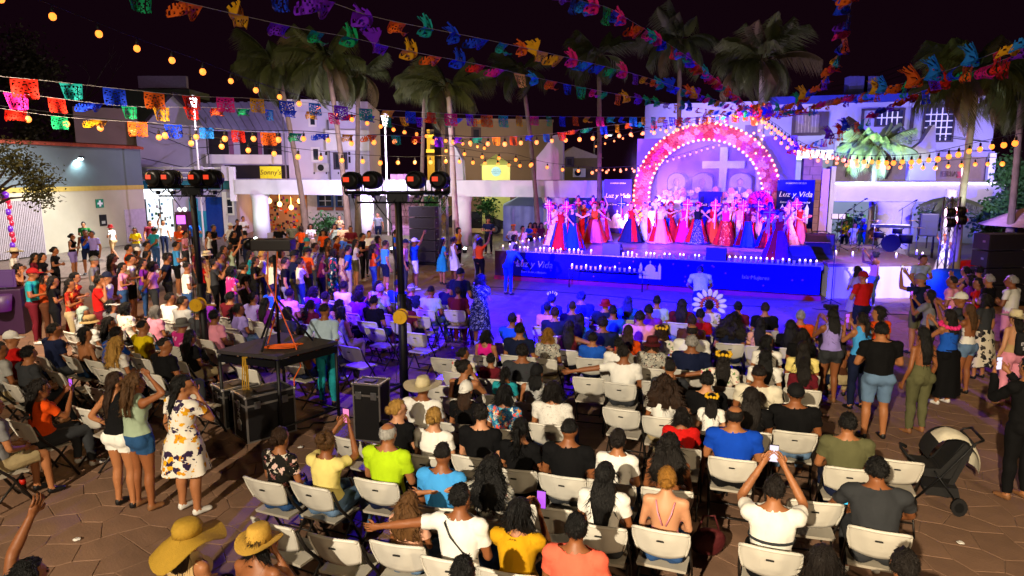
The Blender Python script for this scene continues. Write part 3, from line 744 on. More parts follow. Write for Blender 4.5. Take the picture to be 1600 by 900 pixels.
# ---- altar, arch
BULB = emit('bulb_warm', (1, .21, .02), 2.3, False, (.25, .16, .08)); BULBP = emit('bulb_pink', (1, .30, .08), 3.4, True, (.25, .16, .1))
bm = NB(); ell(bm, (0, 0, -.05), (.04, .04, .045), 2); bulb_me = bpy.data.meshes.new('bulb'); bm.to_mesh(bulb_me); bm.free(); bulb_me.materials.append(BULB)
bm = NB(); ell(bm, (0, 0, 0), (.068, .068, .068), 1); abulb_me = bpy.data.meshes.new('bulb'); bm.to_mesh(abulb_me); bm.free(); abulb_me.materials.append(BULBP)
bm = NB()
for i in range(9):
    a = i*2*PI/9; ell(bm, (math.cos(a)*.10, -.02, math.sin(a)*.10), (.09, .05, .07), 1, 0, Euler((0, -a, 0)))
ell(bm, (0, -.06, 0), (.06, .05, .06), 1)
flo_me = bpy.data.meshes.new('flower'); bm.to_mesh(flo_me); bm.free(); flo_me.materials.append(None)
AU, AV = 6.05, 8.9
arch = empty('flower_arch', ST(AU, AV, DECK), SR, 'round flower arch outlined with glowing bulbs at stage back', 'arch')
cz = 1.78
def arcpt(Rr, a): return Vector((Rr*math.sin(a), 0, cz + Rr*math.cos(a)))
AMAX = 2.16
bm = NB()
tube(bm, [arcpt(3.10, -AMAX+2*AMAX*i/48) for i in range(49)], .05, 6); tube(bm, [arcpt(2.48, -AMAX+2*AMAX*i/48) for i in range(49)], .05, 6)
tube(bm, [arcpt(2.79, -AMAX+2*AMAX*i/48)+Vector((0, .12, 0)) for i in range(49)], (.30, .08) and [(.09, .30)]*49, 8)
obj('frame', bm, mat('arch_backing', '8a3a5a', .8, 0, .3, 3), arch, True)
fm = [mat('flower_pink', 'a81c54', .8, 0, .2), mat('flower_red', '98101c', .8, 0, .2), mat('flower_salmon', 'b8483c', .8, 0, .2), mat('flower_orange', 'd8701a', .8, 0, .2), mat('flower_blush', 'b87888', .8, 0, .2)]
r_ = random.Random(11)
for i in range(150):
    a = -AMAX + 2*AMAX*(i+.5)/150; q = i % 3
    p = arcpt(2.60+.19*q+r_.uniform(-.04, .04), a) + Vector((0, -.12, 0))
    z_ = r_.random(); m_ = fm[4 if z_ < .26 else 2 if z_ < .50 else 0 if z_ < .76 else 1]
    if a < -1.75: m_ = fm[3 if z_ < .7 else 1]
    elif -1.75 <= a < -.9: m_ = fm[1 if z_ < .55 else 0 if z_ < .8 else 2]
    slotted('flower', flo_me, arch, m_, p, (r_.uniform(-.3, .3), r_.uniform(0, 6), 0)).scale = (1.15,)*3
for Rr, nn in ((3.12, 60), (2.44, 48)):
    for i in range(nn): link('bulb', abulb_me, arch, None, arcpt(Rr, -AMAX+2*AMAX*i/(nn-1))+Vector((0, -.16, 0)))
PALE = mat('altar_white', 'c8c4d8', .6, 0, .08)
bd = tag(obj('stage_backdrop', (lambda b: (box(b, (0, 0, 2.0), (6.9, .12, 4.7)), b)[1])(NB()), mat('backdrop_lilac', '6a50a0', .7, 0, .5, .55), None, loc=ST(6.25, 9.7, DECK), rot=(0, 0, SR)), 'lilac cloth wall closing the stage behind the flower arch', 'backdrop')
cr = empty('altar_cross', ST(6.75, 9.3, DECK), SR, 'large pale blue cross standing behind the altar', 'cross')
cm = mat('cross_pale', '8ca4cc', .5)
bm = NB(); box(bm, (0, 0, 1.95), (.32, .16, 3.9), bev=.01); obj('upright', bm, cm, cr); bm = NB(); box(bm, (0, -.003, 3.14), (1.8, .16, .32), bev=.01); obj('crossbar', bm, cm, cr)
al = empty('altar', ST(6.5, 8.3, DECK), SR, 'stepped white altar table beneath the flower arch', 'altar')
for (x, y, z, sx, sy, sz, nm) in ((0, .1, .55, 5.6, .8, 1.1, 'step'), (0, .6, .8, 4.6, .5, 1.6, 'step'), (-1.3, .55, 1.8, .42, .4, .42, 'cube'), (.75, .55, 1.8, .42, .4, .42, 'cube'), (2.1, .5, 1.8, .42, .4, .42, 'cube')):
    bm = NB(); box(bm, (x, y, z), (sx, sy, sz), bev=.012); obj(nm, bm, PALE, al)
for i, (x, w_, c1) in enumerate(((-1.75, .8, '30324a'), (-.62, .9, '4a4c68'), (.98, .95, '20222c'), (2.35, .8, '3a3c58'))):
    t = empty('portrait', ST(6.55+x, 8.9, DECK+1.58), SR, ['arched portrait at the far left of the altar', 'arched portrait just left of the altar cross', 'arched portrait of a suited figure right of the altar cross', 'arched portrait at the far right of the altar'][i], 'portrait', 'portraits on the altar')
    pts = [Vector((-w_/2, 0, 0)), Vector((w_/2, 0, 0)), Vector((w_/2, 0, .85))] + [Vector((w_/2*math.cos(a*PI/8), 0, .85+.35*math.sin(a*PI/8))) for a in range(1, 8)] + [Vector((-w_/2, 0, .85))]
    bm = NB(); prism(bm, pts, (0, .05, 0)); obj('panel', bm, mat('photo_paper', '564e80', .4), t)
    bm = NB(); ell(bm, (0, -.01, .80), (.13, .02, .17), 2); obj('face', bm, mat('photo_face', '7a6a80', .5), t)
    bm = NB(); prism(bm, [Vector((-.36*w_, -.004, .02)), Vector((.36*w_, -.004, .02)), Vector((.33*w_, -.004, .48)), Vector((.10, -.004, .62)), Vector((-.10, -.004, .62)), Vector((-.33*w_, -.004, .48))], (0, -.012, 0)); obj('suit', bm, mat('photo_suit%d' % i, c1, .5), t)
    bm = NB(); prism(bm, [Vector((-.07, -.02, .60)), Vector((0, -.02, .34)), Vector((.07, -.02, .60))], (0, -.006, 0)); obj('shirt_front', bm, mat('photo_shirt', '8a86a8', .5), t)
    bm = NB(); tube(bm, [p+Vector((0, -.01, 0)) for p in pts]+[pts[0]+Vector((0, -.01, 0))], .025, 6); obj('frame', bm, mat('frame_pale', '4c4474', .5), t)
for i in range(34):
    x = -2.4+4.8*(i*.618 % 1); slotted('flower', flo_me, al, fm[4] if i % 4 else mat('flower_white', 'c0b8c8', .8), (x, .15+.35*(i % 2), 1.68+.10*math.sin(i*2.3)+.14*(i % 3)), (0, i, 0)).scale = (.8,)*3
def skull(loc, s, label, col):
    t = empty('sugar_skull', loc, SR, label, 'skull', 'painted sugar skulls'); t.scale = (s, s, s)
    bm = NB(); ell(bm, (0, 0, .58), (.36, .34, .36), 3); ell(bm, (0, -.12, .30), (.24, .20, .2), 2); box(bm, (0, -.13, .12), (.32, .26, .24), bev=.06); obj('cranium', bm, mat('skull_white', 'd0ccd4', .5), t, True)
    for q in (-1, 1):
        bm = NB(); ell(bm, (q*.145, -.31, .52), (.10, .05, .11), 2); e_ = obj('eye_socket', bm, mat('skull_black', '14101c', .6), t)
        bm = NB()
        for k in range(9):
            a = k*2*PI/9; ell(bm, (q*.145+math.cos(a)*.125, -.315, .52+math.sin(a)*.135), (.03, .02, .03), 1)
        obj('petals', bm, mat('skull_'+col, CLOTH[col], .6), t)
    bm = NB(); prism(bm, [Vector((-.06, -.33, .32)), Vector((.06, -.33, .32)), Vector((0, -.36, .43))], (0, .05, 0)); obj('nose', bm, mat('skull_black', '14101c'), t)
    for k in range(5):
        bm = NB(); box(bm, (-.11+k*.055, -.265, .13), (.045, .03, .11), bev=.008); obj('tooth', bm, mat('skull_white', 'd0ccd4'), t)
    bm = NB()
    for k in range(6):
        a = k*PI/3; ell(bm, (math.cos(a)*.05, -.29, .77+math.sin(a)*.05), (.035, .025, .035), 1)
    obj('brow_flower', bm, mat('skull_brow', 'c02060', .6), t)
skull(ST(4.55, 7.3, DECK+.15), 1.25, 'white sugar skull with purple eye petals at left of the altar', 'purple')
skull(ST(5.75, 7.6, DECK+.15), 1.1, 'white sugar skull with red eye petals left of the altar centre', 'red')
skull(ST(7.25, 7.6, DECK+.15), 1.1, 'white sugar skull with blue eye petals right of the altar centre', 'blue')
skull(ST(9.0, 7.6, DECK+.15), .9, 'white sugar skull with teal eye petals at right of the altar', 'teal')
bx = empty('display_case', ST(6.45, 7.9, DECK), SR, 'dark lettered display case standing before the altar centre', 'case')
bm = NB(); box(bm, (0, 0, 1.0), (.95, .3, 2.0), bev=.01); obj('body', bm, BLUECLOTH, bx); text('Luz y Vida', .17, WPRINT, bx, (0, -.16, 1.45), (PI/2, 0, 0), .003, .2); text('Isla', .16, WPRINT, bx, (0, -.16, 1.15), (PI/2, 0, 0), .003, .2)
def vbanner(loc, w_, h_, rz, label, dark=False):
    t = empty('banner_stand', loc, rz, label, 'banner', 'tall printed stage banners')
    bm = NB(); box(bm, (0, 0, h_/2+.1), (w_, .02, h_)); obj('cloth', bm, BLUECLOTH if not dark else mat('banner_violet', '2a1470', .6, 0, .2, 2), t)
    text('Luz y Vida', w_*.22, WPRINT, t, (0, -.018, h_*.70+.1), (PI/2, 0, 0), .003, .25); text('Entre Sones y Mariachis', w_*.085, WPRINT, t, (0, -.018, h_*.54+.1), (PI/2, 0, 0), .002, .2)
    text('GOBIERNO DE ISLA', w_*.065, WPRINT, t, (0, -.018, h_*.93+.1), (PI/2, 0, 0), .002)
    bm = NB(); church(bm, 0, h_*.10+.1, w_*.62, -.016); obj('church_emblem', bm, WPRINT, t)
    bm = NB(); 
    for q in (-1, 1): tube(bm, [(q*w_/2, .02, 0), (q*w_/2, .02, h_+.1)], .02, 6)
    obj('frame', bm, DKMETAL, t)
p = plan(966, 30.3); vbanner((p.x, p.y, 1.05), 1.25, 2.4, SR, 'violet Luz y Vida banner standing left of the flower arch', True)
p = plan(1245, 28.2); vbanner((p.x, p.y, 1.45), 1.42, 2.0, SR, 'bright blue Luz y Vida banner right of the flower arch')

# ---- second stage (band)
B0, B1 = G(1287, 470), G(1440, 466)
b2 = empty('side_stage', (0, 0, 0), 0, 'white skirted side stage for the band instruments', 'stage')
q = [Vector((9.7, 20.75, 0)), Vector((12.9, 20.9, 0)), Vector((14.0, 26.5, 0)), Vector((10.9, 27.0, 0))]
bm = NB(); prism(bm, [v+Vector((0, 0, .98)) for v in q], (0, 0, .10)); obj('deck', bm, mat('wood_deck', '6a5244', .6, 0, .2, 3), b2)
bm = NB(); rows = []
pl = [q[3]]+[q[0].lerp(q[1], i/40) for i in range(41)]+[q[2]]
for j in range(4): rows.append([bm.verts.new((p.x+.02*math.sin(i*1.3)*(1-j/3), p.y-.03-.03*math.sin(i*.9)*(1-j/4), .985*j/3)) for i, p in enumerate(pl)])
for a, b in zip(rows, rows[1:]):
    for i in range(len(pl)-1): bm.faces.new((a[i], a[i+1], b[i+1], b[i])).smooth = True
obj('skirt', bm, mat('skirt_white', 'b8b6cc', .8, 0, .08, 1), b2)
# ================================================================== PERGOLA, BUILDINGS
WHITEC = mat('white_concrete', 'c9c4c4', .7, 0, .14, 1.2, .12, 12)
def slab(name, px0, d0, px1, d1, z0, z1, th, m, parent=None, **kw):
    bm = NB(); wallbox(bm, plan(px0, d0), plan(px1, d1), z0, z1, th); return obj(name, bm, m, parent, **kw)
def pergola(name, px0, d0, px1, d1, cols, label, extra=()):
    t = empty(name, (0, 0, 0), 0, label, 'pergola')
    slab('beam', px0, d0, px1, d1, 2.62, 3.46, .7, WHITEC, t)
    a, b = plan(px0, d0), plan(px1, d1)
    for px, w_ in cols:
        f = (px-px0)/(px1-px0); d = d0*d1/(d1+(d0-d1)*f) if True else 0
        d = 1/((1-f)/d0+f/d1); c = plan(px, d); 
        bm = NB(); loft(bm, [(0, 0, 0, w_*.5, w_*.5), (0, 0, 1.6, w_*.46, w_*.46), (0, 0, 2.3, w_*.47, w_*.47), (0, 0, 2.615, w_*.56, w_*.56)], 24)
        dirv = (b-a).normalized(); nrm = Vector((-dirv.y, dirv.x)); 
        if nrm.y < 0: nrm = -nrm
        obj('column', bm, WHITEC, t, loc=(c.x+nrm.x*.35, c.y+nrm.y*.35, 0))
    return t
perg = pergola('pergola', 365, 40, 945, 33.5, ((398, 1.0), (565, .95), (718, 1.0), (866, 1.3)), 'long white concrete pergola with round columns behind the crowd')
perg2 = pergola('pergola', 1297, 29.5, 1760, 28.5, ((1408, 1.5), (1700, 1.0)), 'white pergola with a lit top edge behind the band')
slab('post', 1285, 28.6, 1297, 28.6, 0, 4.0, .5, mat('pink_plaster', 'b08488', .7, 0, .1, 2), perg2)
slab('post', 1299, 29.4, 1306, 29.4, 0, 4.1, .5, WHITEC, perg2)
slab('led_strip', 1307, 29.36, 1760, 28.36, 3.36, 3.42, .02, emit('led_white', (.86, .82, 1), 5, True), perg2)
def fin(pts, d, label, th=.5):
    t = empty('concrete_fin', (0, 0, 0), 0, label, 'fin', 'sail shaped concrete fins above the pergola')
    bm = NB(); prism(bm, [D(x, y, d) for x, y in pts], (0.1, th, 0)); norm(bm); obj('blade', bm, WHITEC, t)
fin([(703, 281), (703, 222), (712, 230), (722, 250), (724, 281)], 37, 'slim pale triangular concrete fin beside the palm trunk')
fin([(838, 281), (838, 246), (850, 232), (864, 212), (880, 208), (880, 281)], 35.5, 'large lavender concrete fin right of the yellow kiosk')
fin([(1421, 282), (1423, 235), (1440, 222), (1458, 195), (1462, 195), (1462, 282)], 31, 'grey curved concrete fin right of the lit green palm')
# brown tiled pillar
pl_ = empty('brown_pillar', (0, 0, 0), 0, 'brown stone clad pillar at the right edge of the stage', 'pillar')
c0, c1 = plan(1254, 28.9), plan(1284, 28.7)
bm = NB(); wallbox(bm, c0, c1, 0, 4.45, .6); obj('core', bm, mat('stone_core', '4a3226'), pl_)
sm = mat('stone_brown', '86604c', .75, 0, .3, 3, .3, 15, .3, .18); dv = (c1-c0)
for i in range(13):
    for j in range(2):
        f0, f1 = j*.5+.015, j*.5+.485
        if i % 2: f0, f1 = (.015, .33) if j == 0 else (.36, .985)
        bm = NB(); a = c0+dv*f0; b = c0+dv*f1; off = Vector((0, -.03-.012*((i*7+j*3) % 3)))
        wallbox(bm, a+off, b+off, .02+i*.34, .34+i*.34, .06); obj('stone', bm, sm, pl_)
# windows
GLASS = mat('window_glass', '20242e', .12, 0, .05, 2, 0, 1, .6); DKFRAME = mat('dark_frame', '2e2230', .6, 0, .1); WBAR = mat('white_bar', 'd8d4de', .5)
def face_rect(px0, y0, px1, y1, d0, d1, fpx0, fpx1):
    """corners on a facade running from (fpx0,d0) to (fpx1,d1) in plan"""
    dd = lambda px: 1/((1-(px-fpx0)/(fpx1-fpx0))/d0 + ((px-fpx0)/(fpx1-fpx0))/d1)
    a, b = plan(px0, dd(px0)), plan(px1, dd(px1)); da, db = dd(px0), dd(px1)
    return a, b, zat(y1, (da+db)/2), zat(y0, (da+db)/2)
def on_face(bm, a, b, z0, z1, off, th, mi=0):
    d = (b-a).normalized(); n = Vector((-d.y, d.x)); n = n if n.y < 0 else -n
    wallbox(bm, a+n*(off+th), b+n*(off+th), z0, z1, th, mi)
class Facade:
    def __init__(s, name, label, px0, d0, px1, d1, ytop, m, z0=0, th=3, cat='building', ztop=None):
        s.f = (d0, d1, px0, px1); s.t = empty(name, (0, 0, 0), 0, label, cat)
        z1 = ztop if ztop is not None else zat(ytop, (d0+d1)/2)
        s.w = slab('wall', px0, d0, px1, d1, z0, z1, th, m, s.t)
    def rect(s, name, x0, y0, x1, y1, m, off=.003, th=.03, parent=None):
        a, b, z0, z1 = face_rect(x0, y0, x1, y1, *s.f); bm = NB(); on_face(bm, a, b, z0, z1, off, th); return obj(name, bm, m, parent or s.t)
    def window(s, x0, y0, x1, y1, nx=2, ny=2, fr=DKFRAME, gl=GLASS, bar=WBAR, fw=3, bt=.6):
        g = s.rect('window', x0, y0, x1, y1, gl, .003, .02)
        a, b, z0, z1 = face_rect(x0, y0, x1, y1, *s.f); w_ = fw*(b-a).length/(x1-x0); d = (b-a).normalized()
        bm = NB()
        on_face(bm, a-d*w_, b+d*w_, z1, z1+w_, .003, .09); on_face(bm, a-d*w_, b+d*w_, z0-w_, z0, .003, .10)
        on_face(bm, a-d*w_, a, z0, z1, .003, .085); on_face(bm, b, b+d*w_, z0, z1, .003, .085); obj('frame', bm, fr, g)
        bw = bt*(b-a).length/(x1-x0)
        bm = NB()
        for i in range(1, nx): c = a+(b-a)*i/nx; on_face(bm, c-d*bw, c+d*bw, z0, z1, .026, .02)
        for j in range(1, ny): c = z0+(z1-z0)*j/ny; on_face(bm, a, b, c-bw, c+bw, .026, .024)
        if bm.verts: obj('bars', bm, bar, g)
        else: bm.free()
        return g
    def door(s, x0, y0, x1, y1, m, name='door'):
        g = s.rect(name, x0, y0, x1, y1, m, .003, .05)
        s.rect('handle', x0+(x1-x0)*.12, (y0+y1)/2, x0+(x1-x0)*.2, (y0+y1)/2+2.5, STEEL, .055, .03, g); return g
LAV = mat('lavender_wall', '9a94a4', .75, 0, .26, .5, .12, 10); GREYW = mat('grey_wall', '5a6468', .75, 0, .2, .5, .12, 10); CREAMW = mat('cream_wall', 'b4ac94', .75, 0, .22, .5, .12, 10)
# ---- grey and cream wall at the left
f = Facade('grey_building', 'grey and cream building with red tiled edge and wall lamp at left', -140, 26.5, 222, 38.0, 0, CREAMW, th=6, ztop=3.15)
a, b = plan(-140, 26.5), plan(222, 38.0)
bm = NB(); wallbox(bm, a, b, 3.15, 5.15, 6); obj('upper_wall', bm, GREYW, f.t)
bm = NB(); on_face(bm, a, b, 2.95, 3.18, .003, .03); obj('yellow_band', bm, mat('yellow_band', 'b49a48', .7), f.t)
n = 96
for i in range(n):
    c = a.lerp(b, (i+.5)/n); dv = (b-a).normalized(); bm = NB()
    tube(bm, [(0, -.25, -.06), (0, .30, .05)], [.075, .065], 7); o = obj('roof_tile', bm, mat('roof_tile', '8c3a26', .8, 0, .3, 5, 0, 1, .3, .25), f.t, loc=(c.x, c.y, 5.24), rot=(0, 0, math.atan2(dv.y, dv.x)))
g = empty('sliding_gate', (0, 0, 0), 0, 'white ribbed metal gate in the cream wall at far left', 'gate')
ga, gb = plan(-30, 29.1), plan(57, 31.55); dv = (gb-ga).normalized(); nn = Vector((dv.y, -dv.x))
for i in range(30):
    c = ga.lerp(gb, (i+.5)/30)+nn*.05; bm = NB(); w_ = (gb-ga).length/30
    prism(bm, [Vector((-w_*.48, .03, 0)), Vector((-w_*.3, -.03, 0)), Vector((w_*.3, -.03, 0)), Vector((w_*.48, .03, 0))], (0, 0, 2.55)); obj('slat', bm, mat('gate_white', 'a89ca0', .6, 0, .08), g, loc=(c.x, c.y, .05), rot=(0, 0, math.atan2(dv.y, dv.x)))
f.door(188, 327, 221, 379, mat('door_grey', 'b0a4b0', .6))
sg = empty('first_aid_sign', (0, 0, 0), 0, 'green sign with a white cross on the cream wall', 'sign')
def flat(px0, y0, px1, y1, F_, m, name, parent, off=.01, th=.03):
    a, b, z0, z1 = face_rect(px0, y0, px1, y1, *F_.f); bm = NB(); on_face(bm, a, b, z0, z1, off, th); return obj(name, bm, m, parent)
flat(144.5, 311.5, 156.5, 325, f, mat('sign_green', '0a7a5a', .5), 'panel', sg); flat(149, 313.5, 152, 323, f, WPRINT, 'cross_upright', sg, .045, .006); flat(146.5, 316.8, 154.5, 319.8, f, WPRINT, 'cross_bar', sg, .046, .007)
sg = empty('notice_board', (0, 0, 0), 0, 'black rectangular notice board on the cream wall', 'notice board')
flat(148, 336, 159, 354, f, BLK, 'panel', sg); flat(150.5, 346, 156, 350.5, f, mat('paper', 'a8a8a0'), 'paper', sg, .045, .006)
def wall_lamp(px, py, d, label, on=True):
    p = D(px, py, d); t = empty('wall_lamp', p, 0, label, 'lamp')
    bm = NB(); tube(bm, [(-.35, .30, -.15), (-.1, -.1, 0)], .03, 6); obj('bracket', bm, DKMETAL, t)
    bm = NB(); box(bm, (0, -.15, .0), (.34, .26, .12), bev=.02); obj('housing', bm, DKMETAL, t)
    bm = NB(); ell(bm, (0, -.18, -.075), (.20, .14, .07), 2); obj('lens', bm, emit('lamp_cool', (.75, .95, 1), 30, False), t)
    lamp('SPOT', 'wall_lamp_light', p+Vector((0, -.45, -.16)), 900, (.62, .95, 1), p+Vector((-.4, .15, -3)), .08, 150, .6)
wall_lamp(127, 246, 34.2, 'bright cool wall lamp on the grey building')
lp = D(98, 320, 33.6); t = empty('wall_bell', lp, 0, 'small dark lamp fixed low on the cream wall', 'lamp'); bm = NB(); box(bm, (0, -.1, 0), (.16, .2, .22), bev=.03); obj('housing', bm, DKMETAL, t); bm = NB(); tube(bm, [(0, 0, -.1), (0, .1, -.35)], .02, 6); obj('arm', bm, DKMETAL, t)
# ---- rooftop blocks behind it
f = Facade('rooftop_house', 'beige rooftop block behind the red tiled edge', 124, 44, 222, 46, 170, mat('beige_wall', '7a6658', .8, 0, .2, .6), th=4)
f = Facade('water_tank_house', 'grey rooftop block with tanks above the gabled house', 186, 62, 306, 62, 142, GREYW, th=4)
f.rect('panel', 232, 123, 305, 141, mat('panel_lilac', '8a84a0', .7), .01, .4)
for x in (224, 252): 
    bm = NB(); p = D(x, 122, 62); loft(bm, [(0, 0, -1.6, .55, .55), (0, 0, -.3, .55, .55), (0, 0, 0, .25, .25)], 14); obj('tank', bm, mat('tank_dark', '3a3842'), f.t, loc=p+Vector((0, 1.2, 0)))
# ---- gabled house and balcony
f = Facade('gabled_house', 'mauve gabled house with slanted awning and balcony', 218, 45, 452, 47, 196, LAV, th=8)
bm = NB(); prism(bm, [D(212, 205, 45), D(268, 147, 45.5), D(322, 200, 45.9)], (0, 6, 0)); norm(bm); obj('gable', bm, LAV, f.t)
for p0, p1 in (((207, 214), (268, 148)), ((268, 148), (330, 208))):
    bm = NB(); prism(bm, [D(p0[0], p0[1], 44.9), D(p1[0], p1[1], 45.3), D(p1[0], p1[1]-5, 45.3), D(p0[0], p0[1]-5, 44.9)], (0, 6.5, 0)); norm(bm); obj('roof', bm, mat('roof_dark', '2c2228', .85), f.t)
aw = empty('corrugated_awning', (0, 0, 0), 0, 'pale corrugated awning sloping over the balcony', 'awning')
q = [D(292, 163, 45.2), D(430, 160, 46.4), D(454, 208, 44.2), D(322, 204, 43.4)]
for i in range(22):
    a_, b_ = i/22, (i+.94)/22; bm = NB()
    prism(bm, [q[3].lerp(q[2], a_), q[3].lerp(q[2], b_), q[0].lerp(q[1], b_), q[0].lerp(q[1], a_)], (0, 0, .05 + .05*(i % 2))); norm(bm); obj('sheet', bm, mat('awning_sheet', '8c88a8', .5, 0, .15, 2), aw)
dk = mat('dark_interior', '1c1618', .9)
for x0, x1 in ((326, 360), (378, 406), (414, 442)): f.rect('opening', x0, 205, x1, 243, dk, .003, .03)
for x0, x1 in ((361, 368), (406, 412)): f.rect('curtain', x0, 206, x1, 243, mat('curtain_mauve', '7a4a68', .9), .035, .05)
f.rect('parapet', 326, 242, 443, 256, WHITEP, .003, .5)
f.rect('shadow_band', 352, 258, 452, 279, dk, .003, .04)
sg = empty('shop_sign', (0, 0, 0), 0, "yellow Sonny's sign above the pergola beam", 'sign')
p = D(423, 269.5, 41); bm = NB(); box(bm, (0, 0, 0), (1.27, .06, .72), bev=.01); o = obj('board', bm, mat('sign_yellow', 'd8c81a', .5), sg, loc=p)
text("Sonny's", .42, mat('sign_brown', '5a3010', .5), sg, p+Vector((0, -.045, 0)), (PI/2, 0, 0), .004, .15)
lamp('SPOT', 'sign_lamp', p+Vector((0, -1.6, .9)), 26, (1, .95, .7), p, .1, 80, .6)
# ---- roof terrace with white rails and lit shop
f2 = Facade('corner_shop', 'corner shop with a lit glass front and teal trim under white rails', 222, 40.5, 366, 41.2, 281, LAV, th=6)
f2.rect('fascia', 222, 282, 366, 296, mat('fascia_teal', '1a6a72', .6), .003, .10); f2.rect('fascia', 223, 295.6, 268, 311, emit('lit_fascia', (.85, .95, 1), 1.7, True, (.8, .8, .8)), .003, .12)
f2.rect('shop_window', 224, 312, 267, 372, emit('shop_light', (.80, .93, 1), .9, True, (.6, .65, .7)), .003, .02)
for x in (224, 246, 267): f2.rect('mullion', x-.8, 311, x+.8, 372, STEEL, .025, .05)
r_ = random.Random(8)
for k in range(26):
    x = r_.uniform(226, 262); y = r_.uniform(316, 362); f2.rect('shop_goods', x, y, x+r_.uniform(1.5, 4.5), y+r_.uniform(2, 6), cloth(r_.choice(['teal', 'dgrey', 'sky', 'white', 'green', 'lgrey'])), .027, .02+.01*r_.random())
f2.rect('teal_pier', 293, 310, 306, 378, mat('pier_teal', '1a7a84', .6), .003, .16); f2.rect('white_pier', 268, 311, 272, 378, WHITEP, .003, .12)
f2.rect('doorway', 318, 308, 345, 372, mat('blue_glass', '14306a', .15), .003, .03); f2.rect('door_frame', 345, 300, 352, 376, WHITEP, .003, .10); f2.rect('wall_panel', 306, 330, 318, 378, mat('pier_teal', '1a7a84'), .003, .12)
f2.window(352, 312, 360, 334, 1, 2, WHITEP)
gm = empty('claw_machine', plan(281, 39.8).to_3d(), 0, 'small game machine glowing purple before the corner shop', 'machine')
bm = NB(); box(bm, (0, 0, .8), (.7, .6, 1.6), bev=.03); obj('body', bm, mat('machine_maroon', '4a1020', .5), gm)
bm = NB(); box(bm, (0, -.31, 1.15), (.5, .02, .5)); obj('screen', bm, emit('machine_glow', (.6, .1, 1), 2.2, True), gm)
for q in (-1, 1):
    bm = NB(); ell(bm, (q*.14, -.05, 1.74), (.13, .1, .13), 2); obj('lamp', bm, emit('machine_lamp', (1, .9, .9), 2.5, False), gm)
rl = empty('roof_railing', (0, 0, 0), 0, 'white three bar railing with posts above the corner shop', 'railing')
a, b = plan(222, 40.0), plan(366, 40.6)
for y in (262.5, 270, 278):
    z = zat(y, 40.3); bm = NB(); tube(bm, [(a.x, a.y, z), (b.x, b.y, z)], .045, 8); obj('bar', bm, WHITEP, rl)
for x in (262, 310, 352):
    c = plan(x, 40.2); bm = NB(); box(bm, (c.x, c.y+.1, zat(271, 40)), (.42, .3, .85)); obj('post', bm, mat('rail_post', 'a8a0a4', .7), rl)
c = plan(363, 40.2); bm = NB(); box(bm, (c.x, c.y, 3.2), (.3, .3, 2.0)); obj('post', bm, WHITEP, rl)
# ---- white house
f = Facade('white_house', 'white two storey house with diamond openings behind the palms', 446, 47, 578, 47.5, 160, mat('white_house_wall', 'b8b2be', .7, 0, .1, 1), th=8)
f.rect('balcony', 514, 205, 580, 236, WHITEP, .003, .7); f.rect('cornice', 446, 158, 516, 166, WHITEP, .003, .3)
f.window(491, 233, 499, 250, 1, 1, WHITEP); f.window(525, 241, 541, 262, 2, 1, DKFRAME); f.window(489, 176, 496, 196, 1, 1, WHITEP)
for x, y in ((511, 240), (547, 240), (547, 247), (547, 252)): f.rect('diamond_opening', x-1.6, y-2.5, x+1.6, y+2.5, dk, .003, .03)
for i in range(3): f.rect('vent', 490+i*19, 269, 492+i*19, 272, dk, .003, .03)
# ---- lower level behind the left pergola
f = Facade('lower_house', 'white house with blue framed windows behind the pergola', 478, 44.5, 640, 44.5, 283, mat('lower_white', 'b4b0bc', .7), th=3)
for x0, x1 in ((497, 516), (526, 541)): f.window(x0, 306, x1, 322, 2, 2, mat('frame_blue', '2a4a8a', .5)); f.rect('sill', x0-3, 324, x1+3, 329, mat('sill_brick', '7a3c2c'), .003, .2)
f = Facade('restaurant', 'warmly lit open restaurant behind the pergola column', 366, 46.5, 478, 46.5, 286, mat('restaurant_wall', '5a3420', .8), th=3, cat='restaurant')
f.rect('lit_room', 413, 305, 477, 372, emit('restaurant_glow', (1, .42, .12), .05, True, (.22, .10, .05)), .003, .03); f.rect('lit_room', 367, 306, 384, 372, emit('restaurant_glow', (1, .42, .12), .16), .003, .03)
r_ = random.Random(18)
for k in range(90):
    x = r_.uniform(414, 472); y = r_.uniform(306, 362); f.rect('decoration', x, y, x+r_.uniform(1.2, 4.5), y+r_.uniform(1.5, 5), cloth(r_.choice(['rust', 'brown', 'orange', 'maroon', 'dgrey', 'green', 'mustard', 'navy', 'purple', 'lblue'])), .035, .02+.1*r_.random())
for i, x in enumerate((421, 437, 455, 468, 373)):
    p = D(x, 314+(i % 3)*5, 45.6); t = tag(obj('pendant_lamp', (lambda b: (ell(b, (0, 0, 0), (.16, .16, .18), 2), tube(b, [(0, 0, .1), (0, 0, .7)], .015, 5), b)[2])(NB()), emit('pendant', (1, .55, .18), 5, False), None, loc=p), 'small orange pendant lamp in the restaurant', 'lamp', 'restaurant pendant lamps')
lamp('POINT', 'restaurant_light', D(440, 320, 44.5), 160, (1, .5, .18), size=.05)
f = Facade('pink_wall', 'pink textured stone wall behind the left speaker stack', 610, 41.5, 652, 41.0, 272, mat('pink_stone_core', '8a6070', .8), th=1, cat='wall')
pm = mat('pink_stone', 'b08498', .85, 0, .35, 4, .4, 12, .3, .2)
for j in range(11):
    for i in range(4):
        x0 = 610.4+i*10.4-(3 if j % 2 else 0); f.rect('stone', max(610.3, x0), 272.5+j*9.5, min(651.7, x0+9.7), 272.5+j*9.5+8.6, pm, .003+.001*i, .05+.02*((i*5+j*3) % 4))
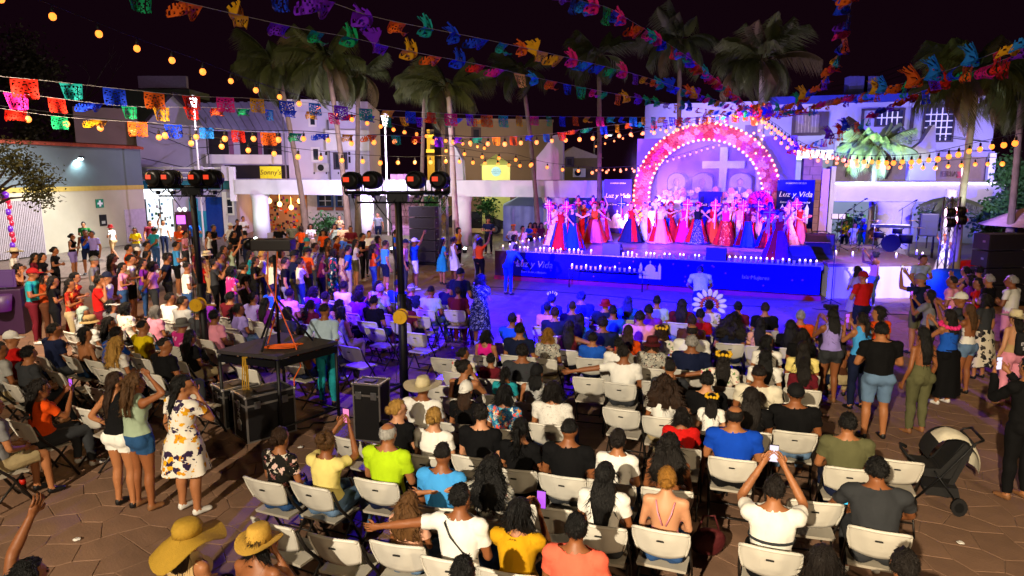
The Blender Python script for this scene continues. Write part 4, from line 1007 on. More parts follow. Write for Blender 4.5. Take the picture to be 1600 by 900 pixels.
# ---- far buildings between palms
f = Facade('yellow_house', 'distant yellow lit building with terraces', 668, 78, 726, 78, 203, mat('yellow_wall', 'a88a3a', .8), th=4)
for y in (203, 226): f.rect('terrace', 668, y+8, 728, y+13, mat('yellow_trim', 'c8a848'), .003, .8)
for x in (676, 692, 710):
    for y in (206, 229): f.window(x, y, x+9, y+6, 2, 1, DKFRAME)
lamp('POINT', 'yellow_house_light', D(690, 218, 73), 2000, (1, .75, .25), size=.05)
f = Facade('grey_block', 'long grey flat roofed block behind the palms', 690, 64, 863, 66, 187, mat('block_grey', '6a6258', .8, 0, .2, .3), th=8)
for x in (740, 700): f.window(x, 203, x+9, 216, 1, 1, DKFRAME)
f.rect('cornice', 690, 187, 863, 191, mat('block_trim', '6a625c'), .003, .3)
lamp('POINT', 'grey_block_light', D(770, 240, 58), 1500, (1, .62, .25), size=.05)
f = Facade('small_house', 'small olive gabled house right of the concrete fin', 882, 48, 938, 48, 246, mat('olive_wall', '5a4c2c', .8), th=5)
bm = NB(); prism(bm, [D(872, 247, 47.8), D(896, 229, 47.8), D(944, 247, 47.8)], (0, 5, 0)); norm(bm); obj('roof', bm, mat('roof_olive', '8a7a68'), f.t); f.window(886, 248, 893, 258, 1, 1, DKFRAME)
def lamp_arm(px, py, px2, d, label):
    t = empty('street_light', plan(px, d).to_3d(), 0, label, 'street lamp'); z = zat(py, d); dx = (px2-px)/F*d
    bm = NB(); tube(bm, [(0, 0, 0), (0, 0, z-.3), (dx*.3, 0, z)], .06, 8); obj('pole', bm, STEEL, t)
    bm = NB(); tube(bm, [(dx*.3, 0, z), (dx, 0, z+.25)], .04, 6); box(bm, (dx, 0, z+.25), (.6, .2, .1)); obj('arm', bm, STEEL, t)
    bm = NB(); box(bm, (dx, 0, z+.18), (.4, .16, .04)); obj('lens', bm, emit('far_lens', (.8, .9, 1), 8, False), t)
lamp_arm(928, 216, 950, 52, 'grey street light on a tall pole left of the stage')
# ---- kiosk with the round blue sign
k_ = empty('yellow_kiosk', (0, 0, 0), 0, 'pale yellow kiosk tent with a round blue sign', 'kiosk')
YT = mat('kiosk_yellow', 'd0cc78', .7, 0, .08); p0, p1 = plan(753, 43), plan(797, 43); z1 = zat(258, 43); 
bm = NB(); wallbox(bm, p0, p1, 0, z1, 1.7); obj('wall', bm, YT, k_)
bm = NB(); ap = D(775, 241, 43.8); e = [Vector((p0.x-.12, p0.y-.12, z1)), Vector((p1.x+.12, p1.y-.12, z1)), Vector((p1.x+.12, p1.y+1.85, z1)), Vector((p0.x-.12, p0.y+1.85, z1))]
for i in range(4): poly(bm, [e[i], e[(i+1) % 4], ap])
obj('roof', bm, YT, k_)
bm = NB(); bb = plan(815, 43.8); poly(bm, [e[1], Vector((bb.x, bb.y, zat(264, 43.8))), Vector((bb.x, bb.y+.9, zat(262, 43.8))), e[1].lerp(e[2], .6)]); obj('awning', bm, WHITEP, k_)
bm = NB(); c = D(775, 268, 42.93); loft(bm, [(0, 0, 0, .30, .30), (0, 0, .02, .30, .30)], 22); obj('sign_disc', bm, mat('disc_blue', '8ab0d0', .5), k_, loc=c, rot=(PI/2, 0, 0))
for j, s_ in enumerate(('AGUA', 'PURIFICADA', 'Y HIELO')): text(s_, .12, mat('ink_blue', '1a3a7a'), k_, c+Vector((0, -.03, .11-.11*j)), (PI/2, 0, 0), .002)
lamp('POINT', 'kiosk_light', D(765, 262, 41), 200, (.95, 1, .6), size=.05)
# ---- right lavender building
f = Facade('lavender_building', 'long lavender building with barred windows behind the stage', 1005, 42, 1545, 37, 0, mat('lavender_plaster', '8f8aa4', .75, 0, .22, .4, .1, 10), th=9, ztop=zat(158, 39.5))
RB = f
f.rect('blue_parapet', 1196, 151, 1420, 163, mat('parapet_blue', '0f1e7a', .7), .003, .15); f.rect('cornice', 1420, 148, 1545, 156, WHITEP, .003, .2)
for x0, x1, y0, y1 in ((1062, 1100, 206, 232), (1160, 1190, 196, 225)): f.rect('recess', x0, y0, x1, y1, mat('recess_mauve', '5c4668'), .003, .03)
f.window(1237, 181, 1274, 208, 7, 1, mat('frame_brown', '3a2830'), mat('pane_tan', '6a5a5a', .4), mat('bar_tan', 'a09080'), 5, .4); f.rect('pier', 1277, 176, 1288, 211, mat('frame_brown', '3a2830'), .003, .12)
f.window(1362, 174, 1402, 196, 5, 2, DKFRAME, mat('pane_blue', '2a2c44', .2), WBAR, 3, .9); f.window(1437, 170, 1480, 220, 5, 5, DKFRAME, mat('pane_blue', '2a2c44', .2), WBAR, 3, .9)
for x0, y0, x1, y1 in ((1338, 172, 1342, 222), (1338, 171, 1405, 174), (1414, 170, 1419, 226), (1426, 165, 1500, 168.5), (1496, 168, 1500, 200)): f.rect('trim', x0, y0, x1, y1, DKFRAME, .003, .14)
f.rect('lower_band', 1300, 246, 1545, 300, mat('lower_brown', '6a5648', .8), .003, .35); f.rect('lower_beam', 1285, 238, 1545, 246, mat('beam_mauve', '7a7090', .7), .003, .5)
a, b, z0, z1 = face_rect(1460, 268, 1500, 278, *f.f); c = a.lerp(b, .5); 
text('ERIA', .42, mat('letter_brown', '4a2420', .6), f.t, (c.x-.1, c.y-.42, z0+.2), (PI/2, 0, math.atan2(b.y-a.y, b.x-a.x)), .01)
f.rect('red_logo', 1492, 268, 1498, 278, mat('logo_red', '8a1420'), .36, .02); f.rect('grey_pier', 1536, 240, 1546, 320, WHITEC, .003, .7); f.rect('white_canopy', 1236, 236, 1292, 250, emit('canopy_light', (.85, .95, .9), .8, True, (.7, .7, .7)), .003, 1.6)
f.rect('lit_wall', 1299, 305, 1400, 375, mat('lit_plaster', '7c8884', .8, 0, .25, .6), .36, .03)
bm = NB()
for i in range(3):
    p = plan(1318+i*14, 41); box(bm, (p.x, p.y, zat(142, 41)), (.45+.2*i, .6, 1.4))
obj('roof_tanks', bm, mat('roof_clutter', '4a4a80'), f.t)
for i, y in enumerate((120, 128, 136)):
    bm = NB(); a, b = D(1240, y+28, 44), D(1420, y-22, 44); tube(bm, [a, a.lerp(b, .5)-Vector((0, 0, .25)), b], .018, 5)
    tag(obj('power_cable', bm, BLK), ['lowest overhead cable above the lavender roof', 'middle overhead cable above the lavender roof', 'topmost overhead cable above the lavender roof'][2-i], 'cable', 'overhead cables')
lamp('SPOT', 'band_back_light', D(1340, 300, 32.5)+Vector((0, 0, .2)), 900, (.8, 1, .92), D(1350, 345, 37), .2, 130, .6)
# ---- canopies behind the left pergola, parked car
def canopy(px0, px1, d, ye, yt, label, c='8088b8'):
    t = empty('canopy_tent', (0, 0, 0), 0, label, 'tent', 'pale tents behind the pergola')
    a, b = plan(px0, d), plan(px1, d); z1 = zat(ye, d); cm_ = mat('tent_'+c, c, .7, 0, .12, 1)
    e = [Vector((a.x, a.y, z1)), Vector((b.x, b.y, z1)), Vector((b.x, b.y+3, z1)), Vector((a.x, a.y+3, z1))]; ap = (e[0]+e[2])/2; ap.z = zat(yt, d+1.5)
    bm = NB()
    for i in range(4): poly(bm, [e[i], e[(i+1) % 4], ap])
    obj('roof', bm, cm_, t)
    bm = NB(); rows = []
    for j in range(2): rows.append([bm.verts.new((a.x+(b.x-a.x)*i/30, a.y+.03+.04*math.sin(i*1.1), z1*(1-j))) for i in range(31)])
    for i in range(30): bm.faces.new((rows[0][i], rows[0][i+1], rows[1][i+1], rows[1][i])).smooth = True
    obj('side_wall', bm, cm_, t)
canopy(786, 866, 38.5, 322, 300, 'blue lit tent with a side wall left of the dancers'); canopy(884, 950, 37.5, 318, 300, 'blue lit tent behind the violet banner', '7080c0')  # white tents, the blue light on them is mixed into the cloth colour
def car(loc, rz, label):
    t = empty('parked_car', loc, rz, label, 'car'); cm_ = mat('car_grey', '2a2c30', .25, .3, .05, 2, 0, 1, .5, 0, .5)
    bm = NB(); prism(bm, [Vector((x, -.85, z)) for x, z in ((-2.1, .35), (2.1, .35), (2.15, .75), (1.3, .95), (.75, 1.42), (-1.3, 1.45), (-1.95, 1.0), (-2.15, .85))], (0, 1.7, 0)); bmesh.ops.bevel(bm, geom=bm.edges[:], offset=.06, segments=2, affect='EDGES'); obj('body', bm, cm_, t)
    bm = NB(); prism(bm, [Vector((x, -.87, z)) for x, z in ((1.15, .97), (.68, 1.36), (-1.2, 1.38), (-1.6, 1.02))], (0, 1.74, 0)); obj('window', bm, GLASS, t)
    bm = NB(); prism(bm, [Vector((1.32, -.7, 1.0)), Vector((1.32, .7, 1.0)), Vector((.84, .62, 1.40)), Vector((.84, -.62, 1.40))], (.03, 0, .02)); obj('windscreen', bm, GLASS, t)
    for x in (-1.3, 1.3):
        for y in (-.8, .8):
            bm = NB(); tube(bm, [(x, y-.1, .33), (x, y+.1, .33)], .33, 16); wv = obj('wheel', bm, BLK, t); bm = NB(); tube(bm, [(x, y-.115, .33), (x, y+.115, .33)], .2, 12); obj('rim', bm, STEEL, wv)
    for y in (-.6, .6): bm = NB(); ell(bm, (2.1, y, .72), (.06, .16, .09), 1); obj('headlight', bm, WHITEP, t)
car(plan(750, 44).to_3d(), -.3, 'dark grey car parked behind the pergola beside the tent')
# ---- street lamps with lit heads
def street_lamp(px, py, d, label):
    p = plan(px, d); z = zat(py, d); t = empty('street_lamp', p.to_3d(), 0, label, 'street lamp', 'white street lamps')
    bm = NB(); tube(bm, [(0, 0, 0), (0, 0, .4), (0, 0, .5), (0, 0, z-.35)], [.10, .10, .05, .045], 8); obj('pole', bm, WHITEP, t)
    bm = NB(); loft(bm, [(0, 0, z-.35, .10, .10), (0, 0, z+.15, .19, .19)], 6); obj('lantern', bm, emit('lantern', (1, .95, .95), 6, False), t)
    bm = NB(); loft(bm, [(0, 0, z+.15, .22, .22), (0, 0, z+.32, .05, .05)], 6); obj('cap', bm, WHITEP, t)
    lamp('POINT', 'street_lamp_light', (p.x, p.y-1.1, z-.3), 320, (.95, .88, 1), size=.05)
street_lamp(311, 160, 36, 'white street lamp in front of the gabled house'); street_lamp(604, 187, 36, 'white street lamp between the palms above the light rig')
# uplights along the planter wall
def uplight(px, py, d, label, c=(.75, 1, .9), e=24):
    p = G(px, py); t = empty('ground_uplight', p, 0, label, 'lamp', 'white ground uplights')
    bm = NB(); tube(bm, [(0, .02, .05), (0, -.02, .22)], .11, 10); obj('housing', bm, DKMETAL, t); bm = NB(); ell(bm, (0, -.03, .25), (.10, .08, .06), 1); obj('lens', bm, emit('uplens', (.8, 1, .92), 14, False), t)
    lamp('SPOT', 'uplight_beam', p+Vector((0, -.1, .4)), e*8, c, p+Vector((0, 1.4, 2.6)), .1, 120, .7)
for i, (px, py) in enumerate(((400, 379), (541, 389), (613, 396), (726, 396))):
    uplight(px, py, 0, ['bright uplight at the foot of the leftmost pergola column', 'bright uplight behind the standing crowd at the planter', 'bright uplight beside the person in the blue tee', 'bright uplight at the foot of the column by the tents'][i])
pw = tag(obj('planter_wall', (lambda b: (wallbox(b, plan(412, 37.5), plan(700, 35.0), 0, .55, .5), b)[1])(NB()), mat('planter_concrete', '8a8478', .8, 0, .2, 1.5, .2, 15)), 'low concrete planter wall under the pergola', 'planter')

# air conditioners, pipes and loose cables on the facades
def ac_unit(px, py, d, label):
    t = empty('air_conditioner', D(px, py, d), 0, label, 'air conditioner', 'wall mounted air conditioners'); bm = NB(); box(bm, (0, 0, 0), (.85, .34, .58), bev=.02); obj('casing', bm, mat('ac_white', 'a8a4a0', .6), t)
    bm = NB(); tube(bm, [(-.12, -.18, 0), (-.12, -.165, 0)], .22, 18); obj('fan_grille', bm, DKMETAL, t)
ac_unit(505, 262, 46.6, 'air conditioner on the white house'); ac_unit(1318, 228, 38.3, 'air conditioner left of the grid windows'); ac_unit(905, 270, 47, 'air conditioner on the olive house')
def wire(pts, d, label):
    bm = NB(); p = [D(x, y, d) for x, y in pts]; tube(bm, p, .022, 5); tag(obj('cable', bm, BLK), label, 'cable', 'loose cables on the facades')
wire([(232, 205), (300, 232), (380, 225), (455, 238)], 43.2, 'drooping cable across the mauve gabled house'); wire([(222, 247), (290, 262), (328, 240)], 43.0, 'cable hanging below the gable'); wire([(1290, 215), (1380, 226), (1470, 214), (1545, 222)], 36.6, 'cable across the lavender building')
for i, (px, d) in enumerate(((328, 44.4), (447, 44.6), (516, 46.8))):
    bm = NB(); a = plan(px, d); tube(bm, [(a.x, a.y, 2.5), (a.x, a.y, 7.4)], .05, 8); tag(obj('drain_pipe', bm, mat('pipe_grey', '6a666c', .6)), ['drain pipe left of the balcony', 'drain pipe right of the balcony', 'drain pipe at the white house corner'][i], 'pipe')
# ================================================================== PALMS AND TREES
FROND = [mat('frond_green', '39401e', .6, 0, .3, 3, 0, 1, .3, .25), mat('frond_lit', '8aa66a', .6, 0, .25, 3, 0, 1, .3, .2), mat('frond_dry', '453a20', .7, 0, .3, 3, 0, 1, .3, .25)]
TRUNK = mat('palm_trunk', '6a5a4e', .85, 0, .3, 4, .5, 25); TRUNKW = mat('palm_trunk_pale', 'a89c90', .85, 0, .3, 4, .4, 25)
def frond_mesh(seed, droop, n=62, length=2.5):
    r = random.Random(seed); bm = NB()
    def pt(t): return Vector((length*(t-.30*droop*t*t), .10*math.sin(seed)*t*t, .55*t-droop*1.25*t**2.1))
    pts = [pt(i/10) for i in range(11)]
    tube(bm, pts, [.030*(1-.85*i/10)+.003 for i in range(11)], 5)
    for i in range(n):
        t = .12+.88*i/n; p = pt(t); d = (pt(min(1, t+.03))-pt(t-.03)).normalized()
        for sg in (-1, 1):
            ln = .92*math.sin(PI*min(1, t*.85+.16))**.7*r.uniform(.8, 1.15)
            side = Vector((0, sg, 0)); dirv = (d*.75+side*.85+Vector((0, 0, -.35-.7*t))).normalized(); w_ = d*.014
            m_ = p+dirv*ln*.5; tip = p+dirv*ln*.85+Vector((r.uniform(-.08, .03), 0, -.45*ln-r.uniform(0, .18)))
            a, b = bm.verts.new(p-w_), bm.verts.new(p+w_); c, e = bm.verts.new(m_+w_*1.1), bm.verts.new(m_-w_*1.1); f_ = bm.verts.new(tip)
            bm.faces.new((a, b, c, e)); bm.faces.new((e, c, f_))
    me = bpy.data.meshes.new('frond'); bm.to_mesh(me); bm.free(); me.materials.append(None); return me
FR = [frond_mesh(1, .55), frond_mesh(2, .85), frond_mesh(3, 1.15), frond_mesh(4, 1.5)]
def palm(px, py, d, bpx, label, n=26, k=1.0, wind=0.0, mi=0, tm=None, tr=.15, seed=0, low=-.9):
    c = D(px, py, d); b = plan(bpx, d); r = random.Random(seed or int(px*7+py)); t = empty('palm_tree', (b.x, b.y, 0), 0, label, 'palm tree', 'coconut palms behind the square')
    top = c-Vector((b.x, b.y, 0)); bm = NB()
    n_ = 16; pts = [Vector((top.x*(i/n_)**1.5, top.y*(i/n_)**1.5, top.z*i/n_)) for i in range(n_+1)]
    rad = []; P2 = []
    for i in range(n_): 
        for q in (0, .5): P2.append(pts[i].lerp(pts[i+1], q)); rad.append(tr*(1.35-.5*min(1, i*3/n_)-.15*i/n_)*(1.06 if q == 0 else .96))
    tube(bm, P2+[pts[-1]], rad+[tr*.7], 9); obj('trunk', bm, tm or TRUNK, t)
    bm = NB(); ell(bm, top+Vector((0, 0, -.1)), (tr*1.6, tr*1.6, .38), 2); obj('crown_base', bm, FROND[2], t)
    for i in range(n):
        el = r.uniform(-.15, 1.15) if i > n*.3 else r.uniform(low, -.1)
        yaw = i*2.399+r.uniform(-.3, .3); yaw = yaw + wind*.8*math.sin(yaw)
        m = FR[min(3, max(0, int(1.2 - el*1.2 + r.uniform(0, 1.7))))]
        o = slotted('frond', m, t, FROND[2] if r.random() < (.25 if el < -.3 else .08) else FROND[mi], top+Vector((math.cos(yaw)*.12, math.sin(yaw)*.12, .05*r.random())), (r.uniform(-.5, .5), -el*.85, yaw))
        s_ = k*r.uniform(.8, 1.12); o.scale = (s_, s_, s_)
    return t
palm(432, 100, 31, 476, 'leftmost tall palm leaning over the white house', 26, .95, 1.2)
palm(512, 96, 30, 543, 'tall windblown palm second from the left', 28, 1.05, 1.2)
palm(560, 118, 33, 556, 'dark palm crown close behind the second palm', 20, .9, .8)
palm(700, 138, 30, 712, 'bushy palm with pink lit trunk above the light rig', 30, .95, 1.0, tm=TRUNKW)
palm(664, 130, 34, 656, 'thin palm behind the pink trunked palm', 18, .8, 1.0, tr=.12)
palm(815, 110, 33, 842, 'slim palm left of the grey concrete fin', 18, .78, 1.0, tr=.13)
palm(936, 88, 33, 938, 'tall straight palm left of the flower arch', 22, .86, .6, tr=.14)
palm(1062, 66, 34, 1062, 'dark palm crown behind the flower arch', 24, 1.0, .5)
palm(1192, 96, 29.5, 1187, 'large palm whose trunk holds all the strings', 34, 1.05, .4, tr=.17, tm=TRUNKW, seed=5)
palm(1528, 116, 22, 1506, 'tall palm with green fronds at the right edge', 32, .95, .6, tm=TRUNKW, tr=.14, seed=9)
palm(1598, 140, 25, 1590, 'palm partly cut off at the right edge', 20, .95, .4, seed=4)
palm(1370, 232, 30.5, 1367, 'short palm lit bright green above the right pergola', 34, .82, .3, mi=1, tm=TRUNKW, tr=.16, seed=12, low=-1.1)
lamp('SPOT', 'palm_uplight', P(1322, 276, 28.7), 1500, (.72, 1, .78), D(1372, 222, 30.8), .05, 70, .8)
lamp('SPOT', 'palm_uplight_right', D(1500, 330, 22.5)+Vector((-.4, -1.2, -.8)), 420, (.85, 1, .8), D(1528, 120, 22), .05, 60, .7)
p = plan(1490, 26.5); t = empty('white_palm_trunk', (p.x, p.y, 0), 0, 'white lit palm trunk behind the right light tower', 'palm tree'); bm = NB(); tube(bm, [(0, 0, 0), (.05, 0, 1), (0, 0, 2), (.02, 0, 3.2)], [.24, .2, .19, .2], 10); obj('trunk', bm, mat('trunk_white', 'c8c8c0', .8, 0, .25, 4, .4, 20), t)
for i in range(9): slotted('frond', FR[i % 4], t, FROND[0], (0, 0, 2.9), (0, .25, i*.7)).scale = (.55,)*3
LEAFM = mat('leaf_dark', '3c3a1c', .7, 0, .4, 4, 0, 1, .2, .3); LEAFG = mat('leaf_green', '2f5a28', .6, 0, .3, 4, 0, 1, .3, .3); BARK = mat('bark', '30241c', .9, 0, .3, 5, .4, 20)
def leafy(bm, c, r, n, rr, size=.09):
    for i in range(n):
        p = Vector((rr.gauss(0, .45), rr.gauss(0, .45), rr.gauss(0, .40)))*r+c; d = Vector((rr.uniform(-1, 1), rr.uniform(-1, 1), rr.uniform(-1, .3))).normalized(); s = d.cross(Vector((rr.random(), rr.random(), rr.random()))).normalized()*size*.32; l = size*rr.uniform(.7, 1.6)
        bm.faces.new([bm.verts.new(q) for q in (p, p+d*l*.5+s, p+d*l, p+d*l*.5-s)])
def leafy_tree(base, branches, label, lm, clump=.5, n=150, size=.12, seed=1, bare=False):
    t = empty('leafy_tree', base, 0, label, 'tree'); rr = random.Random(seed); bt = NB(); bl = NB(); B = Vector(base)
    for pts, r0 in branches:
        q = [Vector(p)-B for p in pts]; tube(bt, q, [r0*(1-.8*i/(len(q)-1)) for i in range(len(q))], 6)
        for k in range(4): 
            e = q[-1]+Vector((rr.uniform(-.8, .8), rr.uniform(-.5, .5), rr.uniform(-.2, .8)))*clump*1.4; tube(bt, [q[-2].lerp(q[-1], .4+.2*k/2), e], [r0*.25, r0*.08], 4)
            if not bare: leafy(bl, e, clump, n//4, rr, size)
        if not bare: leafy(bl, q[-1], clump, n, rr, size)
    obj('trunk', bt, BARK, t)
    if bl.verts: obj('crown', bl, lm, t)
    else: bl.free()
b = plan(-60, 22)
leafy_tree((b.x, b.y, 0), [([(b.x, b.y, 0), D(-45, 330, 22), D(-20, 300, 21.5)], .16), ([D(-30, 320, 22), D(10, 285, 21), D(38, 262, 21)], .07), ([D(-30, 330, 22), D(15, 310, 21), D(62, 306, 21)], .06), ([D(-20, 300, 21), D(5, 270, 21), D(15, 252, 21)], .06), ([D(-20, 310, 21), D(20, 290, 21), D(58, 285, 21)], .05)], 'dark feathery tree in front of the grey wall at far left', LEAFM, .46, 260, .11, 3)
b = plan(20, 45)
leafy_tree((b.x, b.y, 0), [([(b.x, b.y, 0), D(25, 200, 45), D(30, 150, 45)], .25), ([D(25, 190, 45), D(45, 120, 45), D(38, 88, 45)], .10), ([D(25, 190, 45), D(10, 150, 45), D(8, 120, 45)], .10), ([D(25, 200, 45), D(55, 140, 45), D(58, 112, 45)], .08), ([D(28, 215, 45), D(80, 200, 45), D(110, 190, 45)], .08), ([D(25, 230, 45), D(20, 205, 45), D(55, 208, 45)], .08)], 'tall dark tree behind the red tiled roof edge', LEAFM, 1.1, 420, .26, 5)
b = plan(120, 50)
leafy_tree((b.x, b.y, 0), [([(b.x, b.y, 0), D(120, 190, 50), D(135, 150, 50)], .2), ([D(128, 170, 50), D(160, 110, 50), D(181, 80, 50)], .07), ([D(128, 165, 50), D(140, 120, 50), D(130, 98, 50)], .05), ([D(130, 170, 50), D(105, 130, 50), D(98, 105, 50)], .05), ([D(130, 160, 50), D(170, 130, 50), D(185, 105, 50)], .05)], 'bare branched tree against the night sky', LEAFM, .8, 0, .2, 7, True)
b = plan(1592, 27)
leafy_tree((b.x, b.y, 0), [([(b.x, b.y, 0), D(1590, 340, 27), D(1585, 310, 27)], .12), ([D(1590, 330, 27), D(1575, 300, 27), D(1578, 275, 27)], .06), ([D(1590, 330, 27), D(1600, 300, 27), D(1600, 275, 27)], .06), ([D(1590, 340, 27), D(1575, 335, 27), D(1572, 328, 27)], .06)], 'green leafy shrub tree lit at the right edge', LEAFG, .5, 420, .17, 8)
for i, (px, py, d, nm) in enumerate(((510, 350, 37, 'round green bush on the planter wall'), (760, 322, 42, 'green bush beside the parked car'), (675, 320, 36, 'dark bush behind the speaker stack'), (1462, 338, 31, 'green shrub behind the band speaker'), (1545, 345, 30, 'green shrub behind the right speaker stack'), (1330, 352, 33, 'low green shrub behind the music stand'))):
    c = D(px, py, d); t = empty('bush', c, 0, nm, 'bush'); bm = NB(); leafy(bm, Vector((0, 0, 0)), .75, 420, random.Random(i), .2); obj('crown', bm, LEAFG, t)
    bm = NB(); tube(bm, [(0, 0, -c.z), (0, 0, 0)], [.06, .03], 6); obj('trunk', bm, BARK, t)

# ================================================================== BUNTING AND LIGHT STRINGS
FC = dict(r='d02410', g='0f9a5c', b='1238c8', s='1a78d0', y='d89a10', o='d85a10', p='d81a78', v='6a16b8', t='10908a', w='d89a70')
def paper(c):
    m = mat('paper_'+c, FC[c], .7, 0, .10, 6, .05, 30, .2); return m
def flag_mesh(seed, amp, up):
    r = random.Random(seed); W, H, nx, ny = .31, .26, 20, 16; bm = NB(); g = []
    for j in range(ny+1):
        row = []
        for i in range(nx+1):
            u, v = i/nx-.5, j/ny; ph = seed*1.7
            bend = up*v*v
            y = amp*v*(math.sin(u*7+ph)+.6*math.sin(v*5+ph*2)) + .22*up*v
            z = -H*v*math.cos(bend*1.2) ; y -= H*v*math.sin(bend*1.2)
            q_ = Vector((u*3+seed, v*3, seed*2.1)); y += up*.09*v*mnoise.noise(q_); z += up*.06*v*mnoise.noise(q_+Vector((7, 0, 0))); x = W*u*(1-.25*amp*4*v-.18*up*v*(.5+mnoise.noise(q_*.7))) + .10*up*v*math.sin(ph)+amp*.5*v*math.cos(ph+u*3)
            row.append(bm.verts.new((x, y, z)))
        g.append(row)
    for j in range(ny):
        for i in range(nx):
            a = min(i, nx-1-i); hole = (j >= 2 and j < ny-1 and ((a*a+j*3+a*j+seed) % 7 in (0, 3)) and a > 0) or (j == ny-1 and a % 2 == 0)
            if not hole: bm.faces.new((g[j][i], g[j][i+1], g[j+1][i+1], g[j+1][i])).smooth = True
    for v in [v for v in bm.verts if not v.link_faces]: bm.verts.remove(v)
    me = bpy.data.meshes.new('flag'); bm.to_mesh(me); bm.free(); me.materials.append(None); return me
FLAGS = [flag_mesh(0, .03, 0), flag_mesh(1, .05, .25), flag_mesh(2, .08, .8), flag_mesh(3, .10, 1.3), flag_mesh(4, .09, 1.9), flag_mesh(5, .12, 2.3)]
def path3(pts, d0, d1):
    L = [0]
    for a, b in zip(pts, pts[1:]): L.append(L[-1]+math.hypot(b[0]-a[0], b[1]-a[1]))
    out = [D(p[0], p[1], 1/((1-l/L[-1])/d0+(l/L[-1])/d1)) for p, l in zip(pts, L)]
    # smooth through the points (Catmull-Rom)
    res = []
    for i in range(len(out)-1):
        p0, p1, p2, p3 = out[max(0, i-1)], out[i], out[i+1], out[min(len(out)-1, i+2)]
        for k in range(6):
            t = k/6; res.append(.5*((2*p1)+(p2-p0)*t+(2*p0-5*p1+4*p2-p3)*t*t+(3*p1-p0-3*p2+p3)*t**3))
    return res+[out[-1]]
def walk(pts, step, start=.1):
    acc = -start
    for a, b in zip(pts, pts[1:]):
        l = (b-a).length
        while acc+l >= step if acc >= 0 else acc+l >= 0:
            need = (step-acc) if acc >= 0 else -acc
            a = a+(b-a)*(need/l); l -= need; acc = 0
            yield a, (b-a).normalized() if l > 1e-6 else Vector((1, 0, 0))
        acc += l
def bunting(pts, d0, d1, cols, step, label, wind=.6, seed=0, gap=0, kmax=1.0):
    p3 = path3(pts, d0, d1); t = empty('paper_bunting', p3[0], 0, label, 'bunting', 'strings of cut paper flags'); B = p3[0]; r = random.Random(seed)
    bm = NB(); tube(bm, [p-B for p in p3], .0035, 4); obj('string', bm, mat('string_white', 'b0a8a0', .8), t)
    for i, (p, d) in enumerate(walk(p3, step, .12)):
        if (p.y > 27.8 and r.random() < .4) or r.random() < gap: continue
        k = r.random(); m = FLAGS[int(min(5, max(0, (wind*3.2+r.uniform(-1.6, 2.0)))))]
        yaw = math.atan2(d.y, d.x)
        if math.cos(yaw) < 0: yaw += PI
        o = slotted('flag', m, t, paper(cols[i % len(cols)] if r.random() < .8 else r.choice(cols)), p-B, (r.uniform(-.3, .2)*wind, 0, yaw+r.uniform(-.25, .25)))
        s_ = r.uniform(.9, 1.15)*kmax; o.scale = (s_, s_, s_)
ALLC = 'ryvgboptswr'
HUB = (1187, 178)
bunting([(330, -60), (450, -20), (530, 8), (600, 30), (760, 62), (870, 86), (1000, 118), (1100, 150), HUB], 6.5, 28.5, 'gpvyotbbtoyvpsy', .66, 'topmost bunting from upper left to the palm trunk', 1.05, 1)
bunting([(200, -25), (287, 3), (472, 45), (545, 58), (650, 82), (760, 103), (850, 124), (980, 150), (1100, 170), HUB], 8, 28.5, 'goyvggvytbrpwsobyp', .66, 'second bunting from the top left crossing the dark sky', 1.0, 2)
bunting([(850, -35), (900, -2), (950, 12), (985, 32), (1040, 66), (1090, 100), (1150, 150), HUB], 9, 28.5, 'pryspgbvropt', .46, 'short bunting from the top centre to the palm trunk', .9, 3)
bunting([(1335, -50), (1331, 0), (1312, 80), (1282, 130), (1242, 160), HUB], 9, 28.5, 'yrgbovpobt', .46, 'steep bunting hanging from the top right', .8, 4)
bunting([(1680, 20), (1600, 62), (1500, 103), (1400, 133), (1300, 156), (1240, 172), HUB], 7, 28.5, 'gosyrsobpvow', .42, 'bunting from the right edge to the palm trunk', .8, 5)
bunting([(1660, 60), (1560, 96), (1480, 128), (1410, 155), (1350, 185), (1290, 215), (1235, 235)], 8, 27, 'ovrpgtobr', .62, 'lower right bunting passing in front of the lavender building', .8, 6)
bunting([(-60, 114), (60, 125), (180, 138), (300, 150), (400, 154), (520, 164), (600, 172), (800, 181), (1000, 183), (1100, 183), HUB], 9.5, 28.5, 'yrgborpybsvtybrpvot', .60, 'long bunting of square cut paper flags across the left', .12, 7)
bunting([(-60, 134), (60, 150), (200, 166), (320, 168), (480, 174), (600, 182), (760, 186)], 11, 22, 'yprbgyvogsr', .62, 'second row bunting above the red tiled roof', .45, 8)
bunting([(-60, 160), (100, 183), (250, 193), (400, 206), (500, 209), (620, 212), (750, 215), (860, 209), (960, 195), (1100, 183), HUB], 12, 28.5, 'vrgyobsrogbyotr', .66, 'lowest bunting running along the warm light strings', .5, 9)
SOCK = mat('socket_black', '0c0c0c', .6)
bm = NB(); ell(bm, (0, 0, -.122), (.039, .039, .044), 2, 1); tube(bm, [(0, 0, -.09), (0, 0, -.03)], [.02, .017], 6, 0); tube(bm, [(0, 0, -.03), (0, 0, 0)], .004, 4, 0)
sb_me = bpy.data.meshes.new('bulb'); bm.to_mesh(sb_me); bm.free(); sb_me.materials.append(SOCK); sb_me.materials.append(BULB)
